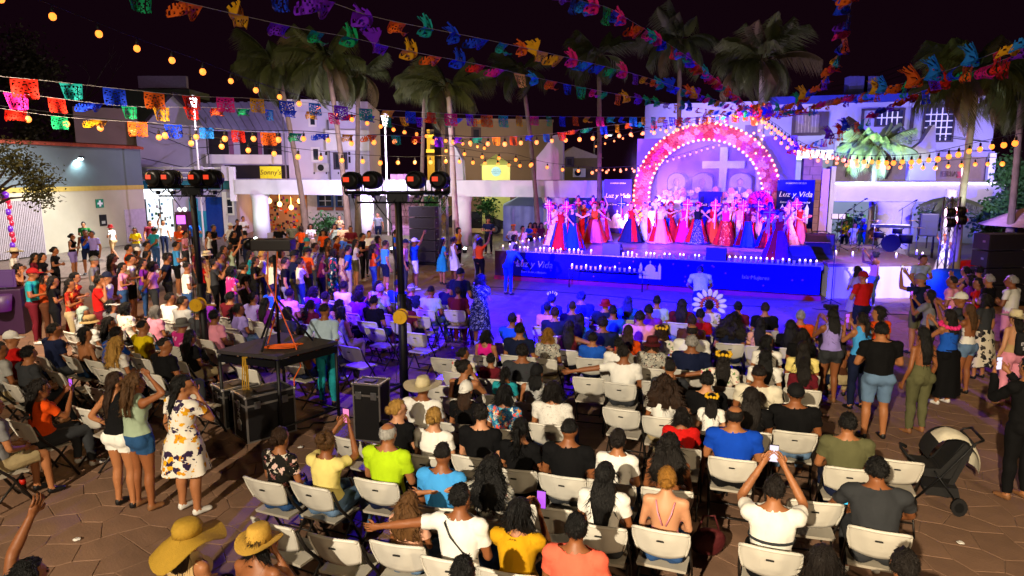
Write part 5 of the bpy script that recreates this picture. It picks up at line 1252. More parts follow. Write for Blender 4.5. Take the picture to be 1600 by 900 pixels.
def lights(pts, d0, d1, step, label, k=1.0, start=.2, seed=0):
    p3 = path3(pts, d0, d1); t = empty('light_string', p3[0], 0, label, 'string lights', 'warm bulb light strings'); B = p3[0]; r = random.Random(seed)
    bm = NB(); tube(bm, [p-B for p in p3], .008, 4); obj('cable', bm, SOCK, t)
    for p, d in walk(p3, step, start):
        o = link('bulb', sb_me, t, None, p-B, (r.uniform(-.1, .1), r.uniform(-.1, .1), 0)); s_ = k*r.uniform(.9, 1.1); o.scale = (s_,)*3
lights([(-40, -35), (40, -8), (125, 25), (215, 60), (300, 90), (370, 117), (437, 140), (490, 156), (540, 173), (600, 190), (680, 208), (760, 225)], 8.5, 26, .72, 'light string with large bulbs falling across the upper left sky', 1.3, .30)
lights([(-40, 160), (85, 176), (150, 184), (258, 196), (300, 200), (360, 203), (420, 204), (480, 205), (550, 211), (600, 210), (680, 210), (760, 214), (860, 211), (960, 203), (1050, 195), (1120, 182), HUB], 13, 28.5, .62, 'long light string over the red tiled roof to the palm trunk', 1.62, .2)
lights([(235, 198), (300, 211), (345, 216), (400, 224), (455, 231), (520, 238), (570, 242), (640, 245), (690, 243), (750, 246), (800, 251), (830, 250)], 17, 31, .85, 'low light string in front of the mauve gabled house', 1.82, .2)
lights([(690, 226), (760, 238), (800, 240), (850, 253), (900, 259), (940, 262), (1000, 259)], 27, 32, .80, 'light string above the yellow kiosk', 1.76)
lights([HUB, (1215, 196), (1230, 208), (1260, 226), (1300, 237), (1340, 242), (1390, 243), (1450, 239), (1500, 228), (1550, 217), (1580, 211), (1660, 198)], 28.5, 15, .34, 'upper garland of bulbs sagging right from the palm trunk', 1.69, .3)
lights([HUB, (1210, 205), (1225, 218), (1255, 234), (1300, 246), (1360, 251), (1440, 253), (1500, 249), (1570, 245)], 28.5, 21, .38, 'lower garland of bulbs sagging right from the palm trunk', 1.62, .3)
lights([(925, 262), (1000, 258), (1060, 242), (1128, 221)], 29.6, 29.6, .26, 'short light string crossing inside the flower arch', 1.0)
lights([(925, 226), (990, 207), (1040, 196), (1095, 182), (1150, 175), HUB], 31, 28.6, .42, 'light string passing over the top of the arch', 1.1)
for px, py, d in ((40, 176, 14.5), (160, 186, 15.5), (330, 204, 18), (560, 214, 21), (700, 236, 26), (1430, 246, 24), (1560, 218, 18)): lamp('POINT', 'string_light_glow', D(px, py, d), 130, (1, .52, .16), size=.04)
hubp = D(1187, 178, 28.8)
t = empty('trunk_garland', hubp, 0, 'orange flower garland and bulbs wrapped round the palm trunk', 'garland'); r_ = random.Random(4)
for i in range(26): 
    a = i*2.4; slotted('flower', flo_me, t, fm[3] if i % 3 else fm[1], (math.cos(a)*.30, math.sin(a)*.25-.1, .35-.025*i+r_.uniform(-.1, .1)), (0, 0, a)).scale = (.9,)*3
for i in range(16): link('bulb', abulb_me, t, None, (.24*math.cos(i*1.9), .24*math.sin(i*1.9)-.1, -.2-.12*i)).scale = (.8,)*3

# ================================================================== LIGHT RIGS AND EQUIPMENT
def parcan(parent_loc, rz, label, aim=(.3, 1, -.12), group='stage lamps on the two light rigs', s=1):
    t = empty('par_can', parent_loc, rz, label, 'stage lamp', group); t.scale = (s, s, s)
    body = mat('can_black', '141312', .4, .4, .1)
    bm = NB(); tube(bm, [(0, -.16, 0), (0, -.13, 0), (0, .0, 0), (0, .10, 0), (0, .105, 0)], [.09, .135, .14, .14, .12], 20); obj('can', bm, body, t)
    bm = NB(); 
    for i in range(4): tube(bm, [(0, -.125+i*.05, 0), (0, -.11+i*.05, 0)], .147, 20)
    obj('fins', bm, body, t)
    bm = NB(); tube(bm, [(0, .106, 0), (0, .115, 0)], .115, 20); obj('lens', bm, emit('can_lens', (1, .5, .8), 6, False), t)
    bm = NB(); box(bm, (-.04, -.168, .02), (.10, .012, .075), bev=.004); obj('display', bm, emit('can_display', (1, .05, .01), .8, False), t)
    bm = NB(); tube(bm, [(-.155, 0, 0), (-.155, 0, -.20), (-.10, 0, -.24), (.10, 0, -.24), (.155, 0, -.20), (.155, 0, 0)], .012, 6); box(bm, (0, 0, -.25), (.05, .05, .07)); obj('yoke', bm, DKMETAL, t)
def rig(bx, by, d, x0, x1, ybar, cans, label, ybase):
    c = G(bx, ybase); t = empty('light_stand', (c.x, c.y, 0), 0, label, 'light stand', 'crank up light stands in the audience')
    z = zat(ybar, d); xa, xb = (x0-bx)/F*d, (x1-bx)/F*d
    bm = NB(); tube(bm, [(0, 0, 0), (0, 0, z*.52)], .075, 4); obj('lower_mast', bm, BLK, t)
    bm = NB(); tube(bm, [(0, 0, z*.45), (-.02, 0, z-.08)], .058, 4); obj('upper_mast', bm, BLK, t)
    bm = NB(); 
    for q in range(4): a = q*PI/2+.6; tube(bm, [(0, 0, .25), (math.cos(a)*.75, math.sin(a)*.75, .04)], .03, 6)
    obj('legs', bm, BLK, t)
    bm = NB(); tube(bm, [(xa, 0, z), (xb, 0, z)], .032, 8); tube(bm, [(xa*.8, .02, z-.16), (xb*.8, .02, z-.16)], .018, 6)
    for q in (.25, .5, .75): tube(bm, [(xa+(xb-xa)*q, 0, z), (xa*.8+(xb-xa)*.8*q, .02, z-.16)], .014, 6)
    box(bm, (-.02, 0, z-.08), (.34, .12, .12)); obj('crossbar', bm, DKMETAL, t)
    bm = NB(); r = random.Random(int(bx))
    for q in range(6):
        a = xa+(xb-xa)*(.06+.16*q); tube(bm, [(a, -.05, z), (a+.08, -.08, z-.22-r.random()*.15), (a+.22, -.05, z-.05)], .007, 4)
    tube(bm, [(xa*.5, -.05, z-.1), (-.12, -.08, z-.5), (-.08, -.09, z-1.2), (-.1, -.09, z*.45), (-.12, -.1, .8)], .009, 4); obj('cables', bm, BLK, t)
    zc = z*.42
    bm = NB(); tube(bm, [(0, -.24, zc), (0, -.08, zc)], [.095, .095], 18); tube(bm, [(0, -.255, zc), (0, -.24, zc)], .115, 20); tube(bm, [(0, -.08, zc), (0, -.065, zc)], .115, 20); tube(bm, [(0, -.275, zc), (0, -.25, zc)], .035, 10); box(bm, (-.08, -.15, zc-.02), (.06, .14, .16)); w_ = obj('winch', bm, mat('winch_yellow', 'd0a010', .5, 0, .2, 8), t)
    bm = NB(); tube(bm, [(.11, -.16, zc), (.20, -.2, zc), (.34, -.2, zc-.01)], .018, 6); obj('handle', bm, mat('handle_wood', 'b07a40', .6), w_)
    bm = NB(); tube(bm, [(-.04, -.13, zc), (-.03, -.08, z*.52)], .005, 4); tube(bm, [(-.11, -.1, zc*.2), (-.11, -.1, z*.8)], .004, 4); obj('wire', bm, STEEL, w_)
    for px, py, rz, lb in cans: parcan(Vector((c.x+(px-bx)/F*d, c.y-.02, zat(py, d))), rz, lb)
rig(325, 0, 12.55, 258, 366, 291, [(273, 278, -.22, 'leftmost lamp on the left light stand'), (296, 278, -.22, 'second lamp from left on the left light stand'), (336, 278, -.22, 'third lamp from left on the left light stand'), (358, 278, -.22, 'rightmost lamp on the left light stand')], 'tall black light stand among the left crowd', 598)
rig(632, 0, 11.6, 552, 708, 300, [(564, 282, -.22, 'leftmost lamp on the centre light stand'), (594, 281, -.22, 'second lamp from left on the centre light stand'), (659, 281, -.22, 'third lamp from left on the centre light stand'), (695, 281, -.22, 'rightmost lamp on the centre light stand')], 'tall black light stand beside the centre aisle', 622)
# riser table with a tripod
tb = empty('riser_table', (0, 0, 0), 0, 'black riser platform on legs beside the flight cases', 'platform')
c4 = [G(433, 557, 1.22), G(528, 533, 1.22), G(440, 519, 1.22), G(338, 547, 1.22)]
bm = NB(); prism(bm, [v-Vector((0, 0, .05)) for v in c4], (0, 0, .05)); obj('top', bm, mat('riser_top', '2e2a2c', .7, 0, .2, 4, .2, 40), tb)
cc = sum(c4, Vector())/4
for i in range(4):
    a, b = c4[i], c4[(i+1) % 4]; bm = NB(); box(bm, ((a.x+b.x)/2, (a.y+b.y)/2, 1.10), ((b-a).length-.06, .04, .10), math.atan2(b.y-a.y, b.x-a.x)); obj('edge_beam', bm, DKMETAL, tb)
    q = a.lerp(cc, .04); bm = NB(); tube(bm, [(q.x, q.y, 0), (q.x, q.y, 1.15)], .027, 8); obj('leg', bm, BLK, tb)
    a2, b2_ = a.lerp(cc, .04), b.lerp(cc, .04); bm = NB(); tube(bm, [(a2.x, a2.y, .13), (b2_.x, b2_.y, .13)], .018, 6); obj('brace', bm, BLK, tb)
tp = empty('tripod_speaker', (cc.x, cc.y, 1.22), 0, 'black tripod on the riser carrying a long dark speaker box', 'speaker')
bm = NB(); tube(bm, [(0, 0, 0), (0, 0, 1.38)], .025, 8); obj('pole', bm, BLK, tp)
for q in range(3):
    a = q*2*PI/3+.35; bm = NB(); tube(bm, [(0, 0, .72), (math.cos(a)*.5, math.sin(a)*.5, .02)], .018, 6); obj('leg', bm, BLK, tp)
zs = zat(381, 10.3)-1.22
bm = NB(); box(bm, (0, 0, zs), (.60, .28, .17), bev=.02); obj('speaker_box', bm, mat('box_brown_black', '1e1614', .5, 0, .1), tp); bm = NB(); tube(bm, [(-.42, 0, zs-.01), (-.30, 0, zs)], [.07, .10], 12); obj('horn', bm, DKMETAL, tp)
ORG = mat('cable_orange', 'd85a0c', .5)
bm = NB(); pts = [(-.07, -.05, zs-.1), (-.10, -.05, .95), (-.02, -.04, .75), (.0, -.05, .5), (-.1, -.2, .06)]
tube(bm, pts, .010, 5); tube(bm, [(.07, -.05, zs-.1), (.02, -.05, .9), (.0, -.04, .72), (.35, -.30, .05), (.42, -.33, -.25), (.30, -.3, -.45), (.28, -.3, -1.2)], .010, 5)
for k in range(5): tube(bm, [((.22+.03*math.sin(k*2))*math.cos(a*.5)+.08+.02*k, -.22+.09*math.sin(a*.5+.2*k)+.02*math.cos(k*3), .014+.008*k) for a in range(14)], .008, 5)
tag(obj('extension_cord', bm, ORG, None, loc=(cc.x, cc.y, 1.22)), 'orange extension cord coiled on the riser table and hanging down', 'cord')
bm = NB(); a = c4[0].lerp(c4[3], .55); 
for k in range(4): tube(bm, [(a.x+.02*k, a.y-.03, 1.17), (a.x+.03*k-.02, a.y-.05, .75), (a.x+.02*k+.01, a.y-.04, .38), (a.x+.05, a.y, .72), (a.x+.02*k, a.y-.02, 1.16)], .009, 5)
tag(obj('rope', bm, mat('rope_mustard', 'a8801c', .8)), 'mustard coloured cord bundle hanging below the riser table edge', 'cord')
def flight_case(corner, ang, w_, dp, h_, label, logo=None):
    t = empty('flight_case', corner, ang, label, 'flight case', 'black flight cases with metal edges'); bm = NB(); box(bm, (w_/2, dp/2, h_/2), (w_-.012, dp-.012, h_-.012)); obj('body', bm, mat('case_black', '0e0d10', .5, 0, .1, 6, .1, 60), t)
    al = mat('case_alu', '8a8684', .35, .7, .15, 8); bm = NB(); e = .018
    for z in (e/2, h_-e/2):
        for y in (e/2, dp-e/2): box(bm, (w_/2, y, z), (w_, e*1.4, e*1.4))
        for x in (e/2, w_-e/2): box(bm, (x, dp/2, z), (e*1.36, dp, e*1.36))
    for x in (e/2, w_-e/2):
        for y in (e/2, dp-e/2): box(bm, (x, y, h_/2), (e*1.3, e*1.3, h_))
    obj('edge_trim', bm, al, t)
    for zc in (h_*.80,):
        bm = NB(); box(bm, (w_/2, -.004, zc), (w_-.04, .008, .03)); obj('lid_trim', bm, al, t)
        bm = NB(); box(bm, (-.004, dp/2, zc), (.008, dp-.04, .03)); obj('lid_trim', bm, al, t)
    for x in (.22, .78): bm = NB(); box(bm, (w_*x, -.012, h_*.8), (.09, .02, .11), bev=.006); box(bm, (w_*x, -.026, h_*.8), (.04, .012, .05)); obj('latch', bm, STEEL, t)
    bm = NB(); box(bm, (-.012, dp*.5, h_*.8), (.02, .09, .11), bev=.006); box(bm, (-.012, dp*.5, h_*.3), (.02, .10, .10), bev=.006); obj('latch', bm, STEEL, t)
    for x in (0, w_):
        for y in (0, dp):
            bm = NB(); ell(bm, (x, y, h_-.01), .032, 1); obj('corner_ball', bm, al, t)
    bm = NB(); box(bm, (w_*.5, dp*.5, h_+.004), (w_*.35, dp*.4, .008)); obj('top_plate', bm, mat('case_top', '3a2c24', .5, 0, .3, 5), t)
    if logo:
        lg = mat('logo_grey', 'b0b0b0', .6); bm = NB(); tube(bm, [(-.004, dp*.55+.06*math.cos(a*PI/10), h_*.36+.06*math.sin(a*PI/10)) for a in range(21)], .008, 6); obj('logo_ring', bm, lg, t)
        text(logo, .11, lg, t, (-.006, dp*.55, h_*.58), (PI/2, -PI/2, -PI/2), .002)
FC0 = G(388, 694); flight_case(FC0, R(44), .74, .46, .68, 'flight case with a round white logo in front of the riser', 'BUNT')
p = G(352, 672); flight_case(p, R(44), .60, .42, .62, 'second flight case behind the logo case beside the floral dress'); p = G(556, 688); flight_case((p.x-.02, p.y, 0), R(-14), .42, .34, .86, 'upright flight case standing in the aisle behind the bald man')
# speaker stacks
def stack(px, py, d, rz, n, w_, h_, label, grp):
    b = plan(px, d)
    for i in range(n):
        sub = i == 0
        t = empty('line_array_speaker', (b.x, b.y, (.12 if True else 0)+i*h_), rz, label[i], 'speaker', grp)
        bm = NB(); prism(bm, [Vector((-w_/2, -.3, .01)), Vector((w_/2, -.3, .01)), Vector((w_/2*.92, .35, .01)), Vector((-w_/2*.92, .35, .01))], (0, 0, h_-.045)); norm(bm); obj('cabinet', bm, mat('array_grey', '2c2830', .6, 0, .15, 5), t)
        bm = NB(); box(bm, (0, -.306, h_/2), (w_*.94, .012, h_*.82), bev=.004); obj('grille', bm, mat('grille_dark', '201c26', .7, .2, .15, 60, .4, 300), t)
        for q in (-1, 1): bm = NB(); box(bm, (q*w_*.485, -.1, h_/2), (.02, .1, .06)); obj('handle', bm, STEEL, t)
    t = empty('speaker_pallet', (b.x, b.y, 0), rz, 'low metal platform under the '+grp, 'platform'); bm = NB(); box(bm, (0, 0, .06), (w_*1.06, .8, .11)); obj('plate', bm, DKMETAL, t)
ords = ['lowest', 'second lowest', 'middle', 'second highest', 'topmost']
stack(662, 0, 28.6, -.3, 5, 1.18, .47, [f'{o_} cabinet of the tall left speaker stack' for o_ in ords], 'left speaker stack')
stack(1580, 0, 19.6, .12, 4, 1.42, .50, [f'{o_} cabinet of the wide right speaker stack' for o_ in ('lowest', 'second lowest', 'second highest', 'topmost')], 'right speaker stack')
# truss tower at left of stage, light tower at right
def truss(px, py, d, z, label):
    b = plan(px, d); t = empty('truss_tower', (b.x, b.y, 0), .3, label, 'truss tower'); 
    for x in (-.15, .15):
        for y in (-.15, .15): bm = NB(); tube(bm, [(x, y, 0), (x, y, z)], .025, 6); obj('chord', bm, STEEL, t)
    bm = NB(); n = int(z/.4)
    for i in range(n):
        for (a, b_) in (((-.15, -.15), (.15, -.15)), ((.15, -.15), (.15, .15)), ((.15, .15), (-.15, .15)), ((-.15, .15), (-.15, -.15))):
            if i % 2: a, b_ = b_, a
            tube(bm, [(*a, i*z/n), (*b_, (i+1)*z/n)], .012, 4)
    obj('lattice', bm, STEEL, t)
    bm = NB(); box(bm, (0, 0, .03), (.8, .8, .05)); obj('base_plate', bm, DKMETAL, t); return t
truss(692, 0, 28.0, 4.4, 'silver truss tower right of the left speaker stack'); truss(1492, 0, 21, 3.1, 'slender silver truss tower beside the band stage')
for i, (px, py) in enumerate(((1484, 332), (1500, 330), (1484, 348), (1501, 344))):
    parcan(D(px, py, 20.9), 1.25, ['upper left', 'upper right', 'lower left', 'lower right'][i]+' lamp on the right truss tower', group='lamps on the right truss tower', s=1.0)
for i, (px, py) in enumerate(((686, 300), (698, 296))): parcan(D(px, py, 27.8), -1.3, ['left', 'right'][i]+' lamp at the top of the silver left truss tower', group='lamps on the left truss tower')
# stroller
s0 = G(1462, 788); st = empty('stroller', (s0.x, s0.y, 0), R(72), 'black baby stroller draped with a pale cloth by the aisle', 'stroller'); fab = mat('stroller_fabric', '121214', .8, 0, .15, 8, .2, 50)
for x, y, r0, nm in ((-.26, -.22, .11, 0), (.26, -.22, .11, 0), (-.24, .42, .085, 0), (.24, .42, .085, 0)):
    bm = NB(); tube(bm, [(x-.02, y, r0), (x+.02, y, r0)], r0, 18); wv = obj('wheel', bm, BLK, st); bm = NB(); tube(bm, [(x-.024, y, r0), (x+.024, y, r0)], r0*.6, 8); obj('rim', bm, DKMETAL, wv)
bm = NB()
for q in (-1, 1): tube(bm, [(q*.24, .40, .12), (q*.24, .05, .45), (q*.25, -.35, .92), (q*.22, -.45, .95)], .014, 6); tube(bm, [(q*.26, -.22, .12), (q*.25, .15, .52)], .013, 6)
tube(bm, [(-.22, -.45, .95), (.22, -.45, .95)], .018, 8); tube(bm, [(-.24, .40, .12), (.24, .40, .12)], .012, 6); obj('frame', bm, DKMETAL, st)
bm = NB(); prism(bm, [Vector((-.21, y, z)) for y, z in ((-.24, .20), (.22, .20), (.26, .30), (-.2, .32))], (.42, 0, 0)); obj('basket', bm, fab, st)
bm = NB(); prism(bm, [Vector((-.21, y, z)) for y, z in ((-.12, .42), (.28, .42), (.42, .48), (.40, .54), (.05, .52), (-.22, .90), (-.30, .86))], (.42, 0, 0)); bmesh.ops.bevel(bm, geom=bm.edges[:], offset=.02, segments=2, affect='EDGES'); obj('seat', bm, fab, st)
def shell(bm, x0, x1, r, a0, a1, yc, zc, n=14, m_=8, k=1):
    g = []
    for i in range(n+1):
        a = a0+(a1-a0)*i/n; g.append([bm.verts.new((x0+(x1-x0)*j/m_, yc+math.cos(a)*r*k*(1-.10*abs(2*j/m_-1)**3), zc+math.sin(a)*r*(1-.10*abs(2*j/m_-1)**3))) for j in range(m_+1)])
    for a, b in zip(g, g[1:]):
        for j in range(m_): bm.faces.new((a[j], a[j+1], b[j+1], b[j])).smooth = True
bm = NB(); shell(bm, -.235, .235, .37, .2, 2.5, -.08, .60); prism(bm, [Vector((-.21, y, z)) for y, z in ((-.14, .36), (-.06, .36), (-.30, .92), (-.37, .88))], (.42, 0, 0)); obj('canopy', bm, fab, st)
bm = NB(); shell(bm, -.25, .12, .388, .9, 3.3, -.08, .60); 
for v in bm.verts: v.co += Vector((mnoise.noise(v.co*6), mnoise.noise(v.co*6+Vector((5, 0, 0))), mnoise.noise(v.co*7+Vector((9, 0, 0)))))*.02
mc_ = obj('muslin_cloth', bm, cloth('offwhite'), None, loc=(s0.x, s0.y, 0.0), rot=(0, 0, R(72))); mc_.scale = (.92, .74, .95); st.scale = (.92, .74, .95); tag(mc_, 'pale cloth draped over the stroller canopy', 'cloth')
bm = NB(); tube(bm, [(-.22, .42, .62), (-.20, .52, .66), (0, .56, .68), (.20, .52, .66), (.22, .42, .62)], .02, 8); obj('bumper_bar', bm, fab, st)
# cola bottle, bag
p = G(37, 766); t = empty('soda_bottle', p, 0, 'plastic soda bottle with a red label on the ground at left', 'bottle'); bm = NB(); loft(bm, [(0, 0, 0, .03, .03), (0, 0, .09, .034, .034), (0, 0, .15, .031, .031), (0, 0, .20, .014, .014), (0, 0, .22, .014, .014)], 12); obj('bottle', bm, mat('cola', '180804', .15), t)
bm = NB(); loft(bm, [(0, 0, .085, .0355, .0355), (0, 0, .15, .0335, .0335)], 12); obj('wrapper', bm, mat('label_red', 'b01808', .5), t); bm = NB(); loft(bm, [(0, 0, .215, .017, .017), (0, 0, .235, .017, .017)], 10); obj('cap', bm, mat('label_red', 'b01808'), t)
def bag(loc, s, m_, label, rz=0, name='handbag'):
    t = empty(name, loc, rz, label, 'bag'); bm = NB(); ell(bm, (0, 0, .42*s), (.5*s, .26*s, .42*s), 3)
    for v in bm.verts: v.co += v.normal*mnoise.noise(v.co*7)*.05*s; v.co.z = max(v.co.z, .02)
    obj('pouch', bm, m_, t); bm = NB(); tube(bm, [(-.3*s, 0, .75*s), (-.15*s, 0, 1.2*s), (.15*s, 0, 1.2*s), (.3*s, 0, .75*s)], .03*s, 6); obj('strap', bm, m_, t); return t
bag(G(1105, 868), .36, mat('bag_maroon', '4a1014', .7, 0, .2, 8, .3, 40), 'maroon cloth bag on the ground between the front chairs')
# band gear
def micstand(p, z, boom, label, rz=0):
    t = empty('microphone_stand', p, rz, label, 'microphone stand', 'microphone stands'); bm = NB()
    for q in range(3): a = q*2.1; tube(bm, [(0, 0, .15), (math.cos(a)*.3, math.sin(a)*.3, .01)], .012, 5)
    obj('base', bm, BLK, t); bm = NB(); tube(bm, [(0, 0, .1), (0, 0, z)], .013, 6); obj('pole', bm, BLK, t)
    bm = NB(); tube(bm, [(-.15, 0, z-.12), (boom, 0, z+.25)], .010, 6); obj('boom', bm, BLK, t); bm = NB(); tube(bm, [(boom, 0, z+.25), (boom+.12, 0, z+.30)], [.022, .03], 8); obj('microphone', bm, DKMETAL, t)
BS = lambda px, py: G(px, py, 1.08)
micstand(BS(1330, 384), 1.5, .35, 'mic stand left of the keyboard'); micstand(BS(1342, 390), 1.35, .4, 'mic stand in front of the white capped musician'); micstand(BS(1405, 385), 1.45, .4, 'mic stand at the right of the keyboard'); micstand(BS(1312, 392), 1.2, .2, 'short mic stand by the music sheets')
micstand(G(1298, 476), 1.75, .1, 'tall thin stand in front of the white skirt')
t = empty('keyboard', BS(1388, 388), SR, 'black stage keyboard on a cross stand', 'keyboard'); bm = NB(); box(bm, (0, 0, .82), (1.3, .34, .11), bev=.01); obj('body', bm, BLK, t)
for i in range(24): bm = NB(); box(bm, (-.58+i*.05, -.09, .882), (.045, .14, .012)); obj('key', bm, WHITEP, t)
bm = NB(); tube(bm, [(-.45, 0, 0), (.45, 0, .76)], .02, 6); tube(bm, [(.45, .05, 0), (-.45, .05, .76)], .02, 6); obj('stand', bm, BLK, t); text('Nord', .09, WPRINT, t, (-.4, -.175, .82), (PI/2, 0, 0), .002) if False else None
t = empty('drum_kit', BS(1392, 392), SR-.2, 'drum kit with black shells and cymbals beside the keyboard', 'drum kit'); DR = mat('drum_black', '100e14', .65, 0, .1, 5, 0, 1, .1)
for x, y, z, r0, h_, nm in ((0, -.1, .30, .30, .38, 0), (-.42, -.05, .55, .17, .2, 1), (.42, 0, .45, .22, .3, 1), (.15, -.05, .72, .16, .18, 1)):
    bm = NB()
    if nm == 0: tube(bm, [(x, y-h_/2, z), (x, y+h_/2, z)], r0, 22)
    else: tube(bm, [(x, y, z-h_/2), (x, y, z+h_/2)], r0, 20)
    dd = obj('drum', bm, DR, t); bm = NB()
    if nm == 0: tube(bm, [(x, y-h_/2-.012, z), (x, y-h_/2+.01, z)], r0*1.03, 22)
    else: tube(bm, [(x, y, z+h_/2-.01), (x, y, z+h_/2+.008)], r0*1.03, 20)
    obj('hoop', bm, STEEL if nm else DR, dd)
for x, z in ((-.6, 1.05), (.55, 1.10), (.75, .85)):
    bm = NB(); tube(bm, [(x, .1, z), (x, .1, z+.012)], [.22, .03], 20); cy_ = obj('cymbal', bm, mat('brass', '9a7a30', .3, .9), t); bm = NB(); tube(bm, [(x, .1, 0), (x, .1, z)], .012, 6); obj('stand', bm, STEEL, cy_)
t = empty('music_stand', BS(1307, 380), SR, 'black music stand holding white sheets', 'music stand'); bm = NB(); tube(bm, [(0, 0, 0), (0, 0, .95)], .014, 6); obj('pole', bm, BLK, t); M4 = Matrix.Translation((0, 0, 1.05)) @ Matrix.Rotation(-.9, 4, 'X'); bm = NB(); box(bm, (0, 0, 0), (.52, .02, .32), M4=M4); obj('tray', bm, BLK, t)
for x in (-.125, .125): bm = NB(); box(bm, (x, -.018, 0), (.22, .006, .28), M4=M4); obj('sheet', bm, WHITEP, t)
def pa(p, h, label):
    t = empty('stage_speaker', p, SR, label, 'speaker'); bm = NB(); tube(bm, [(0, 0, 0), (0, 0, h)], .022, 6); obj('pole', bm, BLK, t); bm = NB(); box(bm, (0, 0, h+.42), (.58, .45, .84), bev=.04); obj('cabinet', bm, mat('cabinet_black', '1a1a1f'), t); bm = NB(); box(bm, (0, -.232, h+.42), (.48, .012, .74)); obj('grille', bm, mat('grille', '25262c'), t)
pa(BS(1447, 388), .45, 'black loudspeaker on a pole at the right of the band')
for i, (px, py) in enumerate(((1306, 399), (1332, 401), (1400, 403), (1432, 398), (1441, 402))): candle(BS(px, py), 'small glowing candle on the front of the side stage', 'candles on the side stage')
t = empty('flat_case', BS(1280, 392), SR, 'black amplifier case at the stage corner behind the wedges', 'case'); bm = NB(); box(bm, (0, .3, .3), (1.0, .5, .6), bev=.06); obj('body', bm, BLK, t); bm = NB(); tube(bm, [(-.3, .3, .6), (-.2, .3, .68), (.2, .3, .68), (.3, .3, .6)], .02, 6); obj('handle', bm, DKMETAL, t)
# balloons / table behind truss tower
for i, (px, py, m_, lb) in enumerate(((1480, 430, 'royal', 'blue draped chair or table cloth behind the truss tower'), (1520, 412, 'red', 'red draped seat left of the right speaker stack'))):
    p = G(px, py+40); t = tag(obj('draped_table', (lambda b: (loft(b, [(0, 0, 0, .75, .55), (0, 0, .6, .68, .5), (0, 0, .86, .62, .45), (0, 0, .95, .40, .3)], 20), b)[1])(NB()), cloth(m_), None, loc=p), ['blue cloth draped over a table behind the truss tower', 'red cloth draped over a seat left of the right speaker stack'][i], 'draped table')
tag(obj('parasol', (lambda b: (loft(b, [(0, 0, 0, 1.6, 1.6), (0, 0, .7, .06, .06)], 8), tube(b, [(0, 0, -2.4), (0, 0, .6)], .03, 6), b)[2])(NB()), mat('parasol_pink', 'a8848c', .8), None, loc=D(1604, 352, 26)), 'pale pink parasol behind the right speaker stack', 'parasol')
# vendor cart glow at the far left edge
p = G(18, 520); t = empty('vendor_cart', p, .3, 'vendor cart with a magenta lit panel at the left edge', 'cart'); bm = NB(); box(bm, (0, 0, .55), (.75, .5, 1.1), bev=.03); obj('body', bm, mat('cart_dark', '2a0c30', .5), t); bm = NB(); box(bm, (.0, -.26, 1.36), (.52, .02, .34)); box(bm, (0, -.23, 1.36), (.6, .03, .42)); obj('screen', bm, emit('cart_screen', (.45, .01, .75), .12, True), t)
bm = NB(); loft(bm, [(.05, -.45, .62, .16, .16), (.05, -.45, 1.0, .21, .21)], 16); obj('bucket', bm, emit('bucket_glow', (.6, .01, .7), .10, True), t)  # bucket glows of itself to stand for the magenta light on it
p = plan(-1, 30); t = empty('balloon_column', p.to_3d(), 0, 'column of red and violet balloons at the left edge', 'balloons')
for i in range(22): bm = NB(); ell(bm, (.22*(i % 2)-.1, .05*(i % 3), .25+i*.125), (.17, .17, .19), 2); obj('balloon', bm, mat('balloon_'+('red' if i % 3 else 'violet'), 'b01030' if i % 3 else '6010a0', .3, 0, .05, 2, 0, 1, .5), t)
# tripods with cameras in the aisle
def tripod(px, py, z, label, top=True):
    p = G(px, py); t = empty('tripod', p, .4, label, 'tripod', 'camera tripods'); 
    for q in range(3): a = q*2*PI/3; bm = NB(); tube(bm, [(0, 0, z*.72), (math.cos(a)*.42, math.sin(a)*.42, 0)], .014, 5); obj('leg', bm, STEEL if top else BLK, t)
    bm = NB(); tube(bm, [(0, 0, z*.4), (0, 0, z)], .014, 6); obj('column', bm, BLK, t); bm = NB(); box(bm, (0, 0, z+.05), (.16, .14, .10), bev=.01); tube(bm, [(0, .05, z+.05), (0, .16, z+.05)], .04, 10); obj('camera', bm, BLK, t)
tripod(1290, 610, 1.45, 'camera tripod at the aisle right of the seats'); tripod(745, 532, 1.25, 'tripod with a small monitor beside the sparkling dress', False)

for i, (px, py, s_, c, lb) in enumerate(((545, 792, .30, 'dgrey', 'dark cloth bag under the chair of the woman in pale yellow'), (1000, 872, .28, 'brown', 'brown handbag on the ground behind the bare backed woman'), (860, 742, .26, 'navy', 'navy bag between the chairs in the middle rows'), (1215, 722, .26, 'tan', 'tan bag beside the aisle chair behind the man in black cap'), (150, 700, .30, 'maroon', 'maroon bag on the ground beside the empty chairs at left'), (690, 705, .24, 'olive', 'olive bag under the chairs near the upright flight case'))): bag(G(px, py), s_, cloth(c), lb, i*1.1)
for i, (pts, lb) in enumerate(((((1268, 482), (1330, 487), (1420, 492), (1500, 505)), 'black cable lying across the floor below the side stage'), (((700, 436), (760, 448), (900, 458), (1050, 472), (1200, 480)), 'black cable on the floor along the stage front'), (((640, 618), (600, 640), (540, 652), (470, 668), (420, 676)), 'black cable running from the centre light stand to the flight cases'))):
    q = [G(x, y, .012) for x, y in pts]; r2 = []
    for a, b in zip(q, q[1:]):
        for k in range(6): p = a.lerp(b, k/6); r2.append(p+Vector((.06*math.sin(k*1.9+a.x), .06*math.cos(k*2.3+a.y), 0)))
    bm = NB(); tube(bm, r2+[q[-1]], .012, 5); tag(obj('floor_cable', bm, BLK), lb, 'cable', 'cables on the floor')
